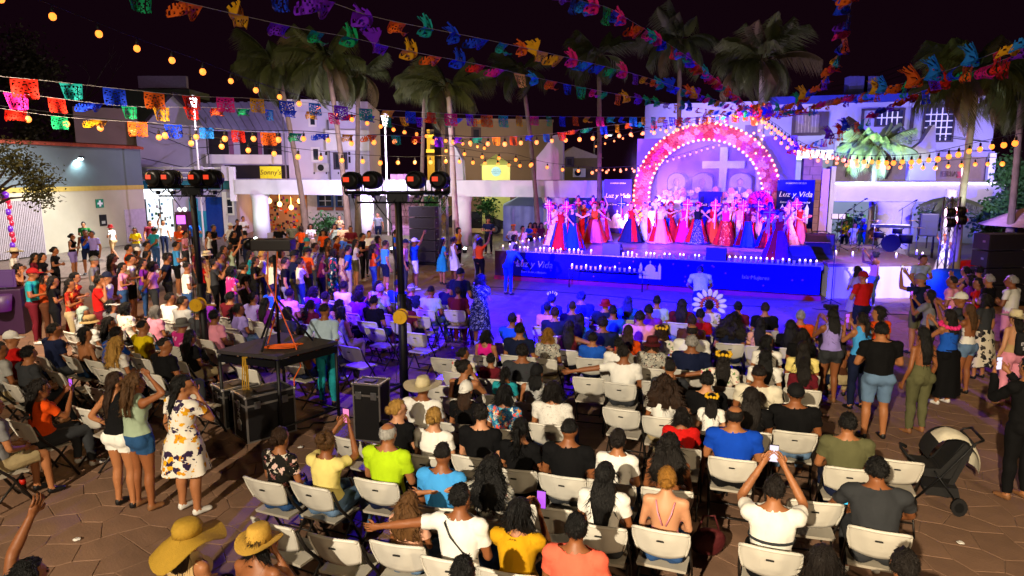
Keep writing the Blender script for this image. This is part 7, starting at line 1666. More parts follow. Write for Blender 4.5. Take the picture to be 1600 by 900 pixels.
STAND = """
182 598 w hip long brown black sl=tank leg=mini bot=white ph=20 yaw=-.5 | woman with very long brown hair in white shorts | woman in white shorts
212 600 w handhead wavy lbrown sage sl=tank leg=mini bot=jean ph=25 yaw=-.4 | woman in sage tank and denim shorts with hand on head | woman in sage tank
287 603 w cheek long black hibiscus ph=30 yaw=-.6 dress=.36:.06 big | woman in a white and yellow hibiscus dress | woman in hibiscus dress
508 486 m back fade dark lblue leg=pants bot=teal sl=half ph=15 yaw=-.3 | man in pale blue shirt and jeans with hands behind his back | man in pale blue shirt
720 428 m hold fade black navy leg=pants bot=maroon ph=30 hat=capback:navy | man in navy polo and maroon trousers in the aisle | man in navy polo
752 437 w hold bob black sparkle ph=35 dress=.50:.05 big | woman in a sparkling navy dress in the aisle | woman in sparkling dress
1376 517 m hold short black black leg=shorts bot=ldenim ph=5 big | broad man in black tee and denim shorts in the right aisle | broad man in black tee
1441 524 w down long black olive sl=bare leg=pants bot=olive ph=-15 | backless woman in olive trousers with long black hair | woman in olive trousers
1482 495 w film long dark blue sl=tube leg=none ph=-20 bskirt=black:.7:.06 lei | woman in black skirt with pink flower garland filming | woman with pink garland
1513 486 w film longb lbrown white sl=bare leg=mini bot=ldenim ph=-25 phone | woman in white halter and denim shorts filming | woman in white halter
1586 497 w down longb dark tan sl=bare leg=pants bot=pink hat=big:cream ph=-10 bagtext skin=2 | woman in cream sun hat wearing a dark drawstring bag | woman in cream sun hat
1500 468 m film short dark dgrey hat=cap:white ph=-40 yaw=.4 | person in a white cap beside the pink garland woman
1437 437 m filmhigh shaved dark navy leg=shorts bot=olive hat=capback:grey ph=-30 phone big | man in navy tee and olive shorts holding a phone up | man in olive shorts
1452 462 w film longb dark grey ph=-30 phone leg=pants bot=dgrey | woman in grey filming beside the navy tee man
1443 406 m hold short dark lblue leg=pants bot=dgrey ph=170 big | man in pale blue shirt facing the crowd by the side stage | man facing the crowd
1339 424 w hold bob dark lavender dress=.36:.05 ph=-10 skin=1 | woman in lavender dress holding a selfie stick | woman in lavender dress
1348 433 m cross short dark red leg=shorts bot=navy hat=capback:red ph=-20 | man in red tee and red cap | man in red cap
1366 400 w filmhigh topbun dark pink sl=tube leg=pants bot=ldenim ph=-35 | woman in pale jeans filming the band with raised arms | woman filming the band
1346 500 w film pony dark sky sl=tank leg=pants bot=navy ph=-12 phone | woman in sky blue tank and flared jeans with a bow | woman with a bow
1300 494 w film long black lavender sl=tank leg=mini bot=dgrey ph=-5 | woman in lavender beside the camera tripod | woman by camera tripod
1285 532 w crouch long black tan z=0 ph=0 | crouching woman with long black hair by the tripod | crouching long haired woman
1313 534 w crouch long dark brown sl=bare z=0 ph=20 | crouching woman with bare back right of the tripod
1372 490 w hold bob dark orange leg=mini bot=black ph=-15 yaw=.8 | woman in orange shirt with shoulder length hair | woman in orange shirt
1487 440 m hold shaved dark pink leg=pants bot=dgrey ph=-40 | bald man in pink by the right speaker stack | bald man in pink
1508 424 w film pony black orange sl=bare leg=mini bot=black ph=-35 | woman with a yellow hair flower by the truss tower | woman with hair flower
1516 437 w hold bob dark purple leg=pants bot=navy ph=-40 | woman in purple behind the hair flower woman
1530 424 m hold short black dgrey leg=pants bot=black ph=60 yaw=.6 | man in dark grey before the right speaker stack
1527 443 w hold longb dark red leg=pants bot=dgrey ph=-40 yaw=.7 | woman in red before the right speaker stack | woman in red by speakers
1544 438 m cross short lgrey black leg=pants bot=black ph=-30 | grey haired man in black tee by the speakers | grey haired man in black
1579 440 m hold short grey white leg=shorts bot=pink ph=-30 yaw=.4 big | grey haired man in white tee at the right edge | grey man in white tee
1538 470 w down bob dark dgrey ph=-20 bskirt=frida:.6:.10 leg=none | woman in a black and cream printed skirt | woman in printed skirt
1478 372 w armup bun dark white sl=tank ph=-120 bskirt=white:.85:.20 leg=none sash | dancer in white with a green sash and orange flower | dancer with green sash
1606 575 m film short black black leg=pants bot=black sl=long ph=-10 phone shoe=1 | person in black with tan shoes cut by the right edge | person in black at edge
23 395 m hold short dark white hat=big:cream | man in white with a cream hat at far left | man in cream hat far left
30 420 w hold wavy dark brown sl=tank leg=pants bot=navy | woman in brown tank with a dark shoulder bag at far left
56 402 w hold longb dark maroon leg=pants bot=navy | woman in maroon left of the purple shorts woman
67 402 w hold longb black black leg=pants bot=teal | woman in black second from the left crowd edge
86 392 w hold bun dark black leg=pants bot=black | woman in black holding a plate | woman holding a plate
113 370 w hold bun dark black sl=tank leg=shorts bot=lavender ph=80 | woman in black top and lavender shorts | woman in lavender shorts
133 364 m down short black royal sl=tank leg=shorts bot=navy ph=165 big | man in blue printed tank facing the camera | man in blue tank
130 351 m hold short black green ph=170 leg=pants bot=dgrey | man in green by the cream wall
143 366 m hold short black lavender leg=pants bot=black ph=190 | man in lavender behind the blue tank
172 355 w walk bun dark white leg=shorts bot=tan hat=bucket:red ph=-80 vest | woman in navy vest walking along the cream wall | walking woman in vest
210 360 w hold long brown yellow leg=pants bot=grey ph=170 | woman in a yellow top by the grey door | woman in yellow top
234 349 m hold short black maroon | man in maroon in front of the shop window
242 360 m back short black teal leg=pants bot=denim ph=30 big | man in teal tee with his back turned by the shop | man in teal tee
255 348 m armup short black white leg=pants bot=navy | man in white pointing in front of the shop
52 428 m hold short black teal hat=cap:red leg=pants bot=maroon ph=70 big | big man in teal tee and red cap | big man in red cap
68 434 w hold bob dark rust leg=pants bot=brown | woman in rust brown beside the red cap man
84 440 w hold longb dark black leg=shorts bot=black | woman in black right of the red cap man
118 434 w hold long black redprint ph=70 dress=.75:.10 | woman in a long red printed dress | woman in red dress
110 445 w cross long dark redprint ph=75 | woman with long dark hair beside the red dress
148 408 m hold short dark grey leg=pants bot=dgrey hat=cap:grey ph=70 | man in grey tee and grey cap | man in grey cap
177 404 w hold wavy dark brown ph=60 dress=.7:.10 | woman in brown dress with dark wavy hair | woman in brown dress
168 434 m hold short dark camo sl=half leg=pants bot=red hat=cap:navy ph=70 | person in a blue and white jersey | person in jersey
157 440 m hold short dark red leg=pants bot=maroon ph=70 | man in red behind the jersey
202 389 m hold short dark orange leg=pants bot=dgrey | man in orange right of the brown dress
215 393 w film bob dark brown hat=capback:white | woman in a white cap filming in the left crowd
205 406 m hold short black white leg=shorts bot=black ph=75 big | big man in white tee and black shorts | big man in white tee
230 384 m hold short black dgrey leg=pants bot=dgrey | man in dark grey behind the white cap
224 412 w hold long dark purple leg=pants bot=denim | woman in purple with long dark hair beside the big white tee man
240 416 w hold bob dark pink leg=pants bot=dgrey ph=60 big | woman in pink tee with a bob in the left crowd
276 384 m hold short dark sky leg=shorts bot=black ph=55 backpack | man in sky blue tee carrying a black backpack | man with black backpack
290 366 m hold short black pink leg=pants bot=dgrey | man in pale pink tee behind the backpack | man in pale pink
280 356 m hold short brown orange leg=pants bot=grey | man in orange before the teal pier
304 348 m hold short grey blue leg=pants bot=black ph=0 | man in blue by the teal pier | man in blue by pier
326 366 w hold longb dark white sl=tank leg=pants bot=navy | woman in white top right of the left stand
334 356 m hold short black black leg=pants bot=black | man in black before the doorway
360 353 m hold short grey white hat=cap:white leg=pants bot=grey | man in white shirt and white cap
371 347 m hold short black black leg=pants bot=black | man in black by the white pergola column
380 342 m hold short dark white leg=pants bot=dgrey | man in white beside the white pergola column
366 366 w hold wavy dark black leg=pants bot=black | woman in black with wavy hair near the column
382 366 m walk short black navy leg=pants bot=navy ph=-60 | man in navy walking by the column | man in navy by column
306 392 w hold longb lbrown maroon leg=pants bot=dgrey | woman with light brown hair left of the stand
324 398 w hold bob dark tan hat=bucket:cream leg=pants bot=tan | woman in a cream hat beside the left stand
350 390 w hold long dark brown sl=tank leg=pants bot=black | woman in brown tank behind the raised phone
361 388 w armup bun dark sage sl=tank ph=30 leg=pants bot=teal | woman in sage tank with a raised arm | woman with raised arm
294 418 m hold fade dark white leg=pants bot=denim ph=60 | man in white tee in front of the left stand | man by left stand
336 412 w film topbun dark dgrey leg=pants bot=black phone | woman in dark grey framing a shot with both hands
363 424 w hold bob black hstripe ph=50 leg=pants bot=dgrey big | woman in a hot pink striped tee | woman in hot pink stripes
382 418 w hold bun dark black leg=pants bot=black | woman in black right of the pink stripes
400 408 w hold long dark black leg=pants bot=black | woman in black below the speaker tripod
411 398 m hold short blond white leg=pants bot=dgrey | fair haired man below the speaker tripod
428 408 m hold short dark offwhite leg=pants bot=navy ph=45 big | man in pale shirt with dark hair below the speaker tripod
402 382 m hold short dark grey hat=cap:tan leg=pants bot=grey | man in a tan cap left of the speaker box
460 400 m hold short dark navy hat=capback:black leg=pants bot=olive ph=50 big | man in navy with a black cap right of the tripod | man in black cap left
481 394 m hold short dark orange hat=capback:black leg=pants bot=dgrey ph=40 big | man in orange tee and black cap | man in orange tee
480 378 m hold short dark teal hat=capback:teal leg=pants bot=dgrey | man in a teal cap behind the orange tee
463 382 m hold short black navy leg=pants bot=black | man in navy behind the speaker box
493 386 m hold short dark print leg=pants bot=dgrey | man in a patterned shirt right of the orange tee
521 395 w hold bob dark tropic ph=45 dress=.65:.05 | woman in a blue tropical print dress | woman in tropical dress
513 378 w hold wavy dark brown leg=pants bot=dgrey | woman with dark wavy hair behind the tropical dress
527 374 w hold bun brown rust leg=pants bot=dgrey | woman in rust with brown bun
536 396 w hold bob lbrown tan leg=pants bot=tan | woman in tan right of the tropical dress
556 380 w hold long black white leg=shorts bot=olive ph=60 | woman in white top and olive shorts | woman in olive shorts
567 370 m hold short black black leg=pants bot=black | man in black behind the olive shorts
577 366 m hold short black white leg=pants bot=black ph=150 | man in white tee near the second column | man in white by column
591 374 w hold bob dark purple leg=shorts bot=blue | woman in purple before the second column
603 382 m down short brown sky leg=shorts bot=navy ph=60 | man in sky blue tee and navy shorts | man in navy shorts
619 364 m hold short dark blue leg=pants bot=dgrey | man in blue behind the centre stand
634 380 m hold short dark pink leg=pants bot=dgrey hat=cap:navy | man in pink behind the centre stand
648 378 m armup short dark royal leg=shorts bot=white hat=cap:white ph=60 | man in royal blue with a white cap raising his arm | man in white cap
692 378 w hold long dark teal dress=.40:.05 ph=55 | woman in a teal dress by the left speaker stack | woman in teal dress
710 376 w hold bun dark white sl=tank dress=.42:.12 ph=60 | woman in a white dress near the stage | woman in white dress
717 360 w hold bob black mustard leg=pants bot=black | person in mustard behind the white dress
750 378 w armup bob dark orange sl=tee leg=pants bot=black ph=40 big | woman in orange top raising her arm to the stage | woman in orange by stage
763 345 m hold short black navy leg=pants bot=black ph=185 big | man in navy polo standing by the tent | man by the tent
746 372 m hold short grey lgrey leg=pants bot=grey | man in light grey behind the orange top
806 388 m bend short black royal leg=pants bot=royal ph=40 sl=half | person in blue leaning on the left stage edge | person in blue at stage
804 372 w hold bob dark white | woman in white left of the stage edge
802 356 w hold topbun orange white | woman with an orange flower left of the stage
817 358 m hold short black white | man in white left of the stage
829 352 w hold longb black royal | woman in blue beside the left stage edge
836 352 w hold bob dark orange | woman in orange beside the left stage edge
846 352 w hold bob black maroon | woman in maroon beside the left stage edge
1094 423 m bend short black lblue leg=pants bot=navy ph=10 | stagehand in pale shirt bending at the stage front | bending stagehand
1322 348 w hold long black yellow ph=190 | woman in yellow behind the music stand
1336 352 w hold bun dark lgrey ph=170 | woman in grey behind the microphones
1350 346 m hold short grey blue hat=cap:white ph=180 leg=pants bot=teal | musician in blue with a white cap | musician in white cap
1368 356 w hold curly orange brown ph=170 | woman with orange flowers behind the keyboard | woman behind keyboard
530 340 w hold long dark tan ph=180 | woman in tan on the steps by the white house
455 352 m hold short dark olive ph=180 | man in olive by the planter
471 358 w hold bob brown orange ph=30 | woman in orange by the planter
485 354 w hold bob dark white ph=170 | woman in white by the planter
505 364 w hold wavy dark orange ph=170 | woman in orange sitting by the bush
523 354 w hold bob dark sage ph=160 | woman in sage by the planter
536 354 m hold short dark tan ph=160 | man in tan by the planter
548 358 m hold short dark maroon ph=160 | man in maroon by the planter
590 336 m hold short dark grey ph=180 | man in grey by the second column
435 356 m hold short dark black ph=180 | man in black in front of the restaurant
192 418 w hold long black pink leg=pants bot=denim | woman in pink with long black hair left of the white tee
262 404 m hold short dark navy leg=pants bot=dgrey | man in navy left of the black backpack
316 410 w hold wavy dark red leg=pants bot=black | woman in red behind the left light stand
345 402 m hold short black grey leg=pants bot=navy | man in grey above the pink stripes
392 398 w hold long dark teal leg=pants bot=black | woman in teal behind the pink stripes
440 396 w hold bob black pink leg=pants bot=dgrey | woman in pink behind the speaker tripod
447 410 m hold short dark black leg=pants bot=grey | man in black right of the speaker tripod
503 402 w hold long dark maroon leg=pants bot=black | woman in maroon left of the tropical dress
545 390 m hold short black blue leg=pants bot=khaki | man in blue left of the olive shorts
470 410 w hold bun dark white leg=pants bot=denim | woman in white below the orange tee
584 388 w hold wavy dark orange leg=pants bot=denim | woman in orange left of the navy shorts
"""
CHAN = dict(k='m', g='w')
PHONEC = 0
def phone(o, s, label, flag, off=0):
    """a smartphone held between the hands, its screen towards the holder"""
    hw = (s['wrL']+s['wrR'])/2 if flag not in ('l', 'r') else s['wr'+flag.upper()]
    p = hw + Vector((0, .05, .10)); M = Matrix.Translation(o.location) @ Matrix.Rotation(o.rotation_euler.z, 4, 'Z') @ Matrix.Diagonal((*o.scale, 1))
    t = empty('smartphone', M @ p, o.rotation_euler.z, label, 'phone', 'lit phones held up by the crowd')
    bm = NB(); box(bm, (0, 0, 0), (.080, .012, .160), bev=.005); obj('case', bm, BLK, t)
    bm = NB(); box(bm, (0, -.0075, .0), (.072, .002, .148)); obj('screen', bm, SCREEN[off], t)
SCREEN = [emit('screen_violet', (.55, .10, 1), .9, False), emit('screen_pink', (1, .25, .55), .9, False), emit('screen_cyan', (.1, .75, 1), 1.0, False), emit('screen_white', (.9, .8, 1), .9, False)]
YEL = mat('petal_yellow', 'd8a818', .7); GRN = mat('leaf_crown', '2a6a2a', .7)
def extras(o, s, fl, opt, label):
    H_ = s['H']
    if 'crown' in fl:
        bm = NB()
        for i in range(11): a = i*2*PI/11; ell(bm, (math.cos(a)*.098, math.sin(a)*.11-.01, .085+.012*math.sin(3*a)), .03, 1)
        obj('flower_crown', bm, YEL, o, loc=H_)
    if 'strap' in fl:
        bm = NB(); W_, N_ = s['W'], s['N']; q = [Vector((.155, -.02, W_.z+.02)), Vector((.07, -.135, W_.z+.12)), Vector((-.03, -.15, W_.z+.24)), Vector((-.10, -.10, N_.z-.035)), Vector((-.09, .02, N_.z-.015)), Vector((-.02, .125, W_.z+.2))]
        tube(bm, [v+Vector((0, W_.y+.02, 0)) for v in q], [(.018, .006)]*6, 6); obj('shoulder_strap', bm, BLK, o)
    if 'straps' in fl:
        bm = NB(); W_, N_ = s['W'], s['N']
        for q in (-1, 1): tube(bm, [Vector((q*.015, W_.y-.105, W_.z+.10)), Vector((q*.06, W_.y-.118, W_.z+.22)), Vector((q*.085, N_.y-.06, N_.z-.03))], .007, 5)
        obj('top_strap', bm, cloth('pink'), o)
    if 'pole' in fl:
        bm = NB(); W_ = s['W']; tube(bm, [(math.cos(a*PI/12)*.185, math.sin(a*PI/12)*.138+W_.y+.012, W_.z+.10) for a in range(24)], [(.005, .014)]*24, 6, close=True); obj('stripe', bm, cloth('dgrey'), o)
    if 'tiara' in fl:
        bm = NB()
        for i in range(7): a = PI*(i/6); tube(bm, [(math.cos(a)*.085, .05*math.sin(a), .08), (math.cos(a)*.11, .05*math.sin(a), .13+.04*math.sin(a))], .008, 5)
        obj('tiara', bm, WPRINT, o, loc=H_)
    if 'feather' in fl:
        for i in range(11):
            a = R(-115+23*i); bm = NB(); ell(bm, (math.sin(a)*.25, -.02, math.cos(a)*.25+.03), (.045, .012, .085), 2, 0, Euler((0, a, 0))); tube(bm, [(math.sin(a)*.08, -.02, math.cos(a)*.08+.03), (math.sin(a)*.2, -.02, math.cos(a)*.2+.03)], .01, 5); obj('feather', bm, mat('feather_white', 'd0d0dc', .8), o, loc=H_)
        bm = NB()
        for i in range(9): a = R(-100+25*i); ell(bm, (math.sin(a)*.15, -.05, math.cos(a)*.15+.03), .04, 1)
        obj('headband_flowers', bm, mat('flower_salmon', 'd88078'), o, loc=H_)
    if 'lei' in fl:
        bm = NB(); N_ = s['N']
        for i in range(14): a = i*2*PI/14; ell(bm, (math.cos(a)*.13, math.sin(a)*.12+N_.y, N_.z-.01+.03*math.sin(a)), .042, 1)
        obj('flower_garland', bm, mat('lei_pink', 'e02a7a', .7), o)
    if 'vest' in fl: pass
    if 'sash' in fl:
        bm = NB(); W_ = s['W']; tube(bm, [(-.15, .02, W_.z+.15), (0, .13, W_.z), (.14, .05, W_.z-.12), (.16, -.02, W_.z-.5), (.14, -.02, W_.z-.9)], [(.03, .012)]*5, 6); obj('sash', bm, cloth('lime'), o)
        bm = NB(); ell(bm, (.05, 0, .11), (.07, .06, .05), 2); obj('hair_flower', bm, mat('flower_orange', 'd8701a'), o, loc=H_)
    if 'backpack' in fl or 'bagtext' in fl:
        W_ = s['W']; bt = 'bagtext' in fl; M = Matrix.Translation(o.location) @ Matrix.Rotation(o.rotation_euler.z, 4, 'Z') @ Matrix.Diagonal((*o.scale, 1))
        t = empty('backpack', M @ Vector((0, W_.y-.20, W_.z-.02)), o.rotation_euler.z, 'dark drawstring bag printed with white words on her back' if bt else 'bulky black backpack worn by the man in sky blue', 'bag')
        bm = NB(); box(bm, (0, 0, .12), (.34, .12 if bt else .24, .38), bev=.05); obj('sack', bm, mat('bag_black', '141416', .75, 0, .1, 8, .2, 40), t)
        if bt:
            for j, w_ in enumerate(('LOVE', 'EVERLAST', 'DANCE')): text(w_, .075, WPRINT if j else mat('print_teal', '3ab0a8'), t, (0, -.068, .20-.075*j), (PI/2, 0, 0), .002)
            bm = NB()
            for q in (-1, 1): tube(bm, [(q*.13, -.01, .30), (q*.03, .03, .50), (q*.10, .17, .52)], .008, 5)
            obj('drawstring', bm, BLK, t)
LAND = []; RECS = []
def parse(block):
    out = []
    for line in block.strip().split('\n'):
        a = line.split('|'); f = a[0].split(); opt = {}; fl = set()
        for k in f[7:]:
            if '=' in k: q, v = k.split('=', 1); opt[q] = v
            else: fl.add(k)
        if 'phone' in opt: fl.add('phone')
        out.append(dict(px=float(f[0]), py=float(f[1]), who=f[2], pose=f[3], hair=f[4], hc=f[5], top=f[6], opt=opt, fl=fl, label=a[1].strip(), short=a[2].strip() if len(a) > 2 else None))
    return out
POSE['down'] = ('stand', 'down', 'down', .02)
seated = parse(SEAT); standing = parse(STAND)
r_ = random.Random(21)
def build(rec, i, seat):
    o_ = rec['opt']; sex = 'm' if rec['who'] in 'mk' else 'w'; k = float(o_.get('k', 1)); sl = o_.get('sl', 'tee')
    pose = ('cross', 'hold', 'down', 'hip', 'hold', 'back', 'cheek')[i % 7] if (rec['pose'] == 'hold' and not seat and not rec['short']) else rec['pose']; rec['pose'] = pose; yaw = float(o_.get('yaw', 0)); leg = o_.get('leg', 'pants' if (i*7) % 5 else 'shorts')
    bot = o_.get('bot', ('denim', 'dgrey', 'black', 'khaki', 'navy', 'ldenim')[(i*5) % 6])
    wk = (1.14 if 'big' in rec['fl'] else (.96, 1.0, 1.04)[i % 3]); hair = rec['hair']; hat = o_.get('hat'); hn = hc2 = None
    if hat and hat != 'none': hn, hc2 = hat.split(':')
    key = (sex, pose, yaw); body_mesh(*key); s = BODY[key][4]; H_ = s['H']
    z0 = .09*(1-k)/.18 if (seat and k < 1) else float(o_.get('z', 0))
    sk = int(o_.get('skin', i % 2)); hz = z0+H_.z*k; p = G(rec['px'], rec['py'], hz)
    if seat: phi = seat_phi(p.x)
    elif 'ph' in o_: phi = R(float(o_['ph']))
    else: d = Vector((4.6, 24))-Vector((p.x, p.y)); phi = math.atan2(d.x, d.y)+r_.uniform(-.25, .25)
    rec.update(sex=sex, k=k, sl=sl, yaw=yaw, leg=leg, bot=bot, wk=wk, hn=hn, hc2=hc2, s=s, z0=z0, sk=sk, phi=phi, H=H_)
    off = Matrix.Rotation(-phi, 3, 'Z') @ Vector((H_.x*wk*k, H_.y*wk*k, 0)); rec['pos'] = Vector((p.x-off.x, p.y-off.y))
for i, rec in enumerate(seated): build(rec, i, True)
for i, rec in enumerate(standing): build(rec, i, False)
empties = []
for q in EMPTY.replace('\n', '|').split('|'):
    if not q.strip(): continue
    px, py = map(float, q.split()); p = G(px, py, .84); phi = seat_phi(p.x); c = Vector((p.x+math.sin(phi)*.25, p.y+math.cos(phi)*.25))
    empties.append(dict(px=px, py=py, pos=c, phi=phi, empty=True))
# drop empties that a seated person already occupies, then ease chairs apart along their rows
ok = []
for e in empties:
    if all(((e['pos']-s_['pos']).length > .34) for s_ in seated) and all((e['pos']-q['pos']).length > .36 for q in ok): ok.append(e)
empties = ok
allc = seated+empties
for it in range(40):
    for i in range(len(allc)):
        for j in range(i+1, len(allc)):
            a, b = allc[i], allc[j]; d = b['pos']-a['pos']
            if abs(d.x) > .8 or abs(d.y) > .8: continue
            ph = (a['phi']+b['phi'])/2; u = Vector((math.cos(ph), -math.sin(ph))); v = Vector((math.sin(ph), math.cos(ph))); du, dv = d.dot(u), d.dot(v)
            ou, ov = .50-abs(du), .66-abs(dv)
            if ou > 0 and ov > 0:
                if ou/.50 < ov/.66: m_ = u*(ou*.25*(1 if du >= 0 else -1))
                else: m_ = v*(ov*.22*(1 if dv >= 0 else -1))
                a['pos'] = a['pos']-m_; b['pos'] = b['pos']+m_
for i, rec in enumerate(seated+standing):
    seat = i < len(seated); pos = rec['pos']; o_ = rec['opt']; heading = -rec['phi']
    sk = None
    if 'dress' in o_: a, b = o_['dress'].split(':'); sk = (rec['top'], float(b), float(a)+.08, 7)
    if 'bskirt' in o_: c, a, b = o_['bskirt'].split(':'); sk = (c, float(b), float(a)+.08, 7)
    dist = pos.length; lod = 0 if dist < 17 else 2
    leg = rec['leg'] if not sk else 'mini'
    fw = .03 if seat else 0
    loc = (pos.x+math.sin(rec['phi'])*fw, pos.y+math.cos(rec['phi'])*fw, rec['z0'])
    hair = rec['hair']
    if rec['hn'] in ('cap', 'capback', 'bucket', 'big', 'straw', 'floppy') and hair in ('curly', 'topbun', 'bun'): hair = 'short'
    o, s = place_person(0, 0, rec['sex'], rec['pose'], heading, hair, {'maroon': 'brown', 'orange': 'brown'}.get(rec['hc'], rec['hc'] if rec['hc'] != 'lgrey' else 'grey'), rec['top'], leg, sk[0] if sk else rec['bot'], rec['sl'], rec['sk'], rec['yaw'], rec['hn'], rec['hc2'], (rec['wk']*rec['k'], rec['wk']*rec['k'], rec['k']), rec['z0'], lod, sk, loc, int(o_.get('shoe', i % 3)))
    tag(o, rec['label'], 'person', 'seated audience' if seat else 'standing onlookers')
    extras(o, s, rec['fl'], o_, rec['label'])
    if rec['hc'] == 'orange':
        bm = NB()
        for q in range(6): a = q*2*PI/6; ell(bm, (math.cos(a)*.07, math.sin(a)*.06, .12), .045, 1)
        obj('hair_flowers', bm, mat('flower_orange', 'd8701a'), o, loc=s['H'])
    if 'phone' in rec['fl']:
        f_ = o_.get('phone', ''); sh = rec['short'] or rec['label']
        phone(o, s, 'lit smartphone held by '+(sh if len(sh.split()) <= 11 else ' '.join(sh.split()[:11])), f_, 2 if 'cyan' in rec['fl'] else (0, 1, 3, 0)[i % 4])
# chairs, each described by who sits on it or by the person beside it
lands = [r for r in seated+standing if r['short'] and r['py'] > 430]
used = set()
def side_words(e, l):
    dx, dy = e['px']-l['px'], (e['py']-40)-l['py']
    if abs(dx) > abs(dy)*1.3: return 'to the right of' if dx > 0 else 'to the left of'
    return 'right behind' if dy > 0 else 'just ahead of'
for rec in seated:
    t = chair(rec['pos'].x, rec['pos'].y, -rec['phi']); l = rec['short'] or rec['label']
    t['label'] = 'white folding chair under '+' '.join(('the '+l).split()[:12])
for e in empties:
    t = chair(e['pos'].x, e['pos'].y, -e['phi']); best = sorted(lands, key=lambda l: (l['px']-e['px'])**2+(l['py']-e['py']+40)**2); lb = None
    for l in best[:8]:
        q = 'empty white folding chair %s the %s' % (side_words(e, l), l['short'])
        if q not in used: lb = q; break
    used.add(lb); t['label'] = lb or q
# the little girl standing between two chairs, with an arm on the man in blue
o, s = place_person(1112, 626, 'w', 'hold', -R(18), 'long', 'dark', 'white', 'mini', 'dgrey', 'tee', 2, 0, None, None, (.70, .70, .74), 0, 0, None, None, 2)
tag(o, 'little girl in white tee with yellow hair flowers standing behind a chair', 'person', 'standing onlookers'); extras(o, s, {'crown'}, {}, '')
# purple headband of the woman in mustard; olive strap of the man in blue
# ---- dancers on the stage
def dancer(px, py, pose, sk, topc, hairf, phi, label, flare=.42, cross=True, crossc='hotpink'):
    fp = G(px, py+46, DECK); o, s = place_person(px, py, 'w', pose, -phi, 'bun', 'black', topc, 'mini', sk, 'tank', 2, 0, None, None, (1, 1, 1), DECK, 2, (sk, flare*.62, .93, 15), fp, 0)
    tag(o, label, 'person', 'costumed dancers on the stage')
    bm = NB(); 
    for q in range(9): a = R(-100+25*q); ell(bm, (math.sin(a)*.11, -.01, math.cos(a)*.11+.04), .045, 1)
    obj('flower_headdress', bm, mat('flower_'+hairf, dict(pink='d03070', red='b01828', salmon='d88078', blush='d8a8b4', orange='d8701a')[hairf], .8), o, loc=s['H'])
    bm = NB(); pn = {'red': 'royal', 'royal': 'red', 'navy': 'red', 'pink': 'red'}.get(sk, 'red')
    for q in range(3):
        a0 = (-.9, .5, 2.4)[q]; rows = [[bm.verts.new((math.cos(a0+.16*j)*(.175+flare*.62*(i/6)**1.2+.035), math.sin(a0+.16*j)*(.165+flare*.62*(i/6)**1.2+.035)-.01, .98-.90*i/6)) for j in range(5)] for i in range(7)]
        for a, b in zip(rows, rows[1:]):
            for j in range(4): bm.faces.new((a[j], a[j+1], b[j+1], b[j])).smooth = True
    obj('overskirt', bm, cloth(pn), o)
    if 'wrR' in s and cross:
        M = Matrix.Translation(o.location) @ Matrix.Rotation(-phi, 4, 'Z'); hp = M @ Vector((s['wrR'].x*.7, .18, 1.22))
        t = empty('flower_cross', hp, -phi, label.split(' with ')[0].replace('dancer', 'flower cross of dancer'), 'cross', 'flower covered crosses carried by dancers')
        t.scale = (.62,)*3; bm = NB(); tube(bm, [(0, .03, -.9), (0, .03, .95)], .022, 6); tube(bm, [(-.34, .03, .55), (.34, .03, .55)], .022, 6); obj('rod', bm, WHITEP, t)
        m_ = cloth(crossc) if crossc in CLOTH else fm[0]
        for (x, z) in ((0, .95), (0, .78), (-.36, .55), (-.2, .55), (0, .55), (.2, .55), (.36, .55), (0, .35)):
            slotted('flower', flo_me, t, m_ if abs(x) < .3 and z < .9 else mat('flower_deep', '30104a', .8), (x, 0, z), (0, x*9, 0)).scale = (.75,)*3
        for q in range(3): bm = NB(); tube(bm, [(.02*q, 0, .5), (.05*q-.06, -.05, 0), (.1*q-.1, -.02, -.5)], [(.03, .004)]*3, 6); obj('ribbon', bm, cloth(('red', 'hotpink', 'white')[q]), t)
ph = lambda d: R(d)+PI+.42
dancer(866, 338, 'dance2', 'pale', 'white', 'blush', ph(20), 'dancer in pale flowered skirt at the far left of the stage', .40, True, 'white')
dancer(876, 344, 'dance3', 'red', 'red', 'red', ph(10), 'dancer in red skirt second from the stage left', .38)
dancer(894, 344, 'dance2', 'royal', 'navy', 'pink', ph(-5), 'dancer in shiny royal blue skirt at the left stage front', .44)
dancer(912, 330, 'armup', 'red', 'red', 'blush', ph(25), 'dancer in red dress with white ruffles left of the banner', .48)
dancer(941, 331, 'dance4', 'pink', 'hotpink', 'pink', ph(15), 'dancer in pink dress in front of the violet banner', .36)
dancer(985, 333, 'dance3', 'navy', 'red', 'salmon', ph(30), 'dancer with red blouse and navy skirt by the arch foot', .48, True, 'royal')
dancer(1030, 334, 'dance2', 'pink', 'offwhite', 'red', ph(-10), 'dancer in pink and cream skirt left of the altar', .46, True, 'offwhite')
dancer(1046, 332, 'armup', 'red', 'red', 'red', ph(-30), 'dancer in red twirling behind the pink and cream skirt', .42, False)
dancer(1088, 335, 'dance3', 'sparkle', 'black', 'pink', ph(0), 'dancer in sparkling blue skirt at the stage centre', .46)
dancer(1132, 338, 'dance4', 'redprint', 'hotpink', 'pink', ph(5), 'dancer in red printed skirt with feathers right of centre', .40)
dancer(1150, 336, 'hip', 'pale', 'blush' if False else 'pink', 'salmon', ph(-25), 'dancer in pale skirt partly behind the red print', .42)
dancer(1166, 340, 'dance2', 'royal', 'maroon', 'pink', ph(0), 'dancer in dark royal blue skirt right of the red print', .42)
dancer(1200, 342, 'dance3', 'red', 'hotpink', 'pink', ph(20), 'dancer in red and pink at the right stage front', .46, True, 'hotpink')
dancer(1214, 362, 'dance4', 'purple', 'red', 'red', ph(-20), 'dancer in purple skirt and red blouse at the right front', .50)
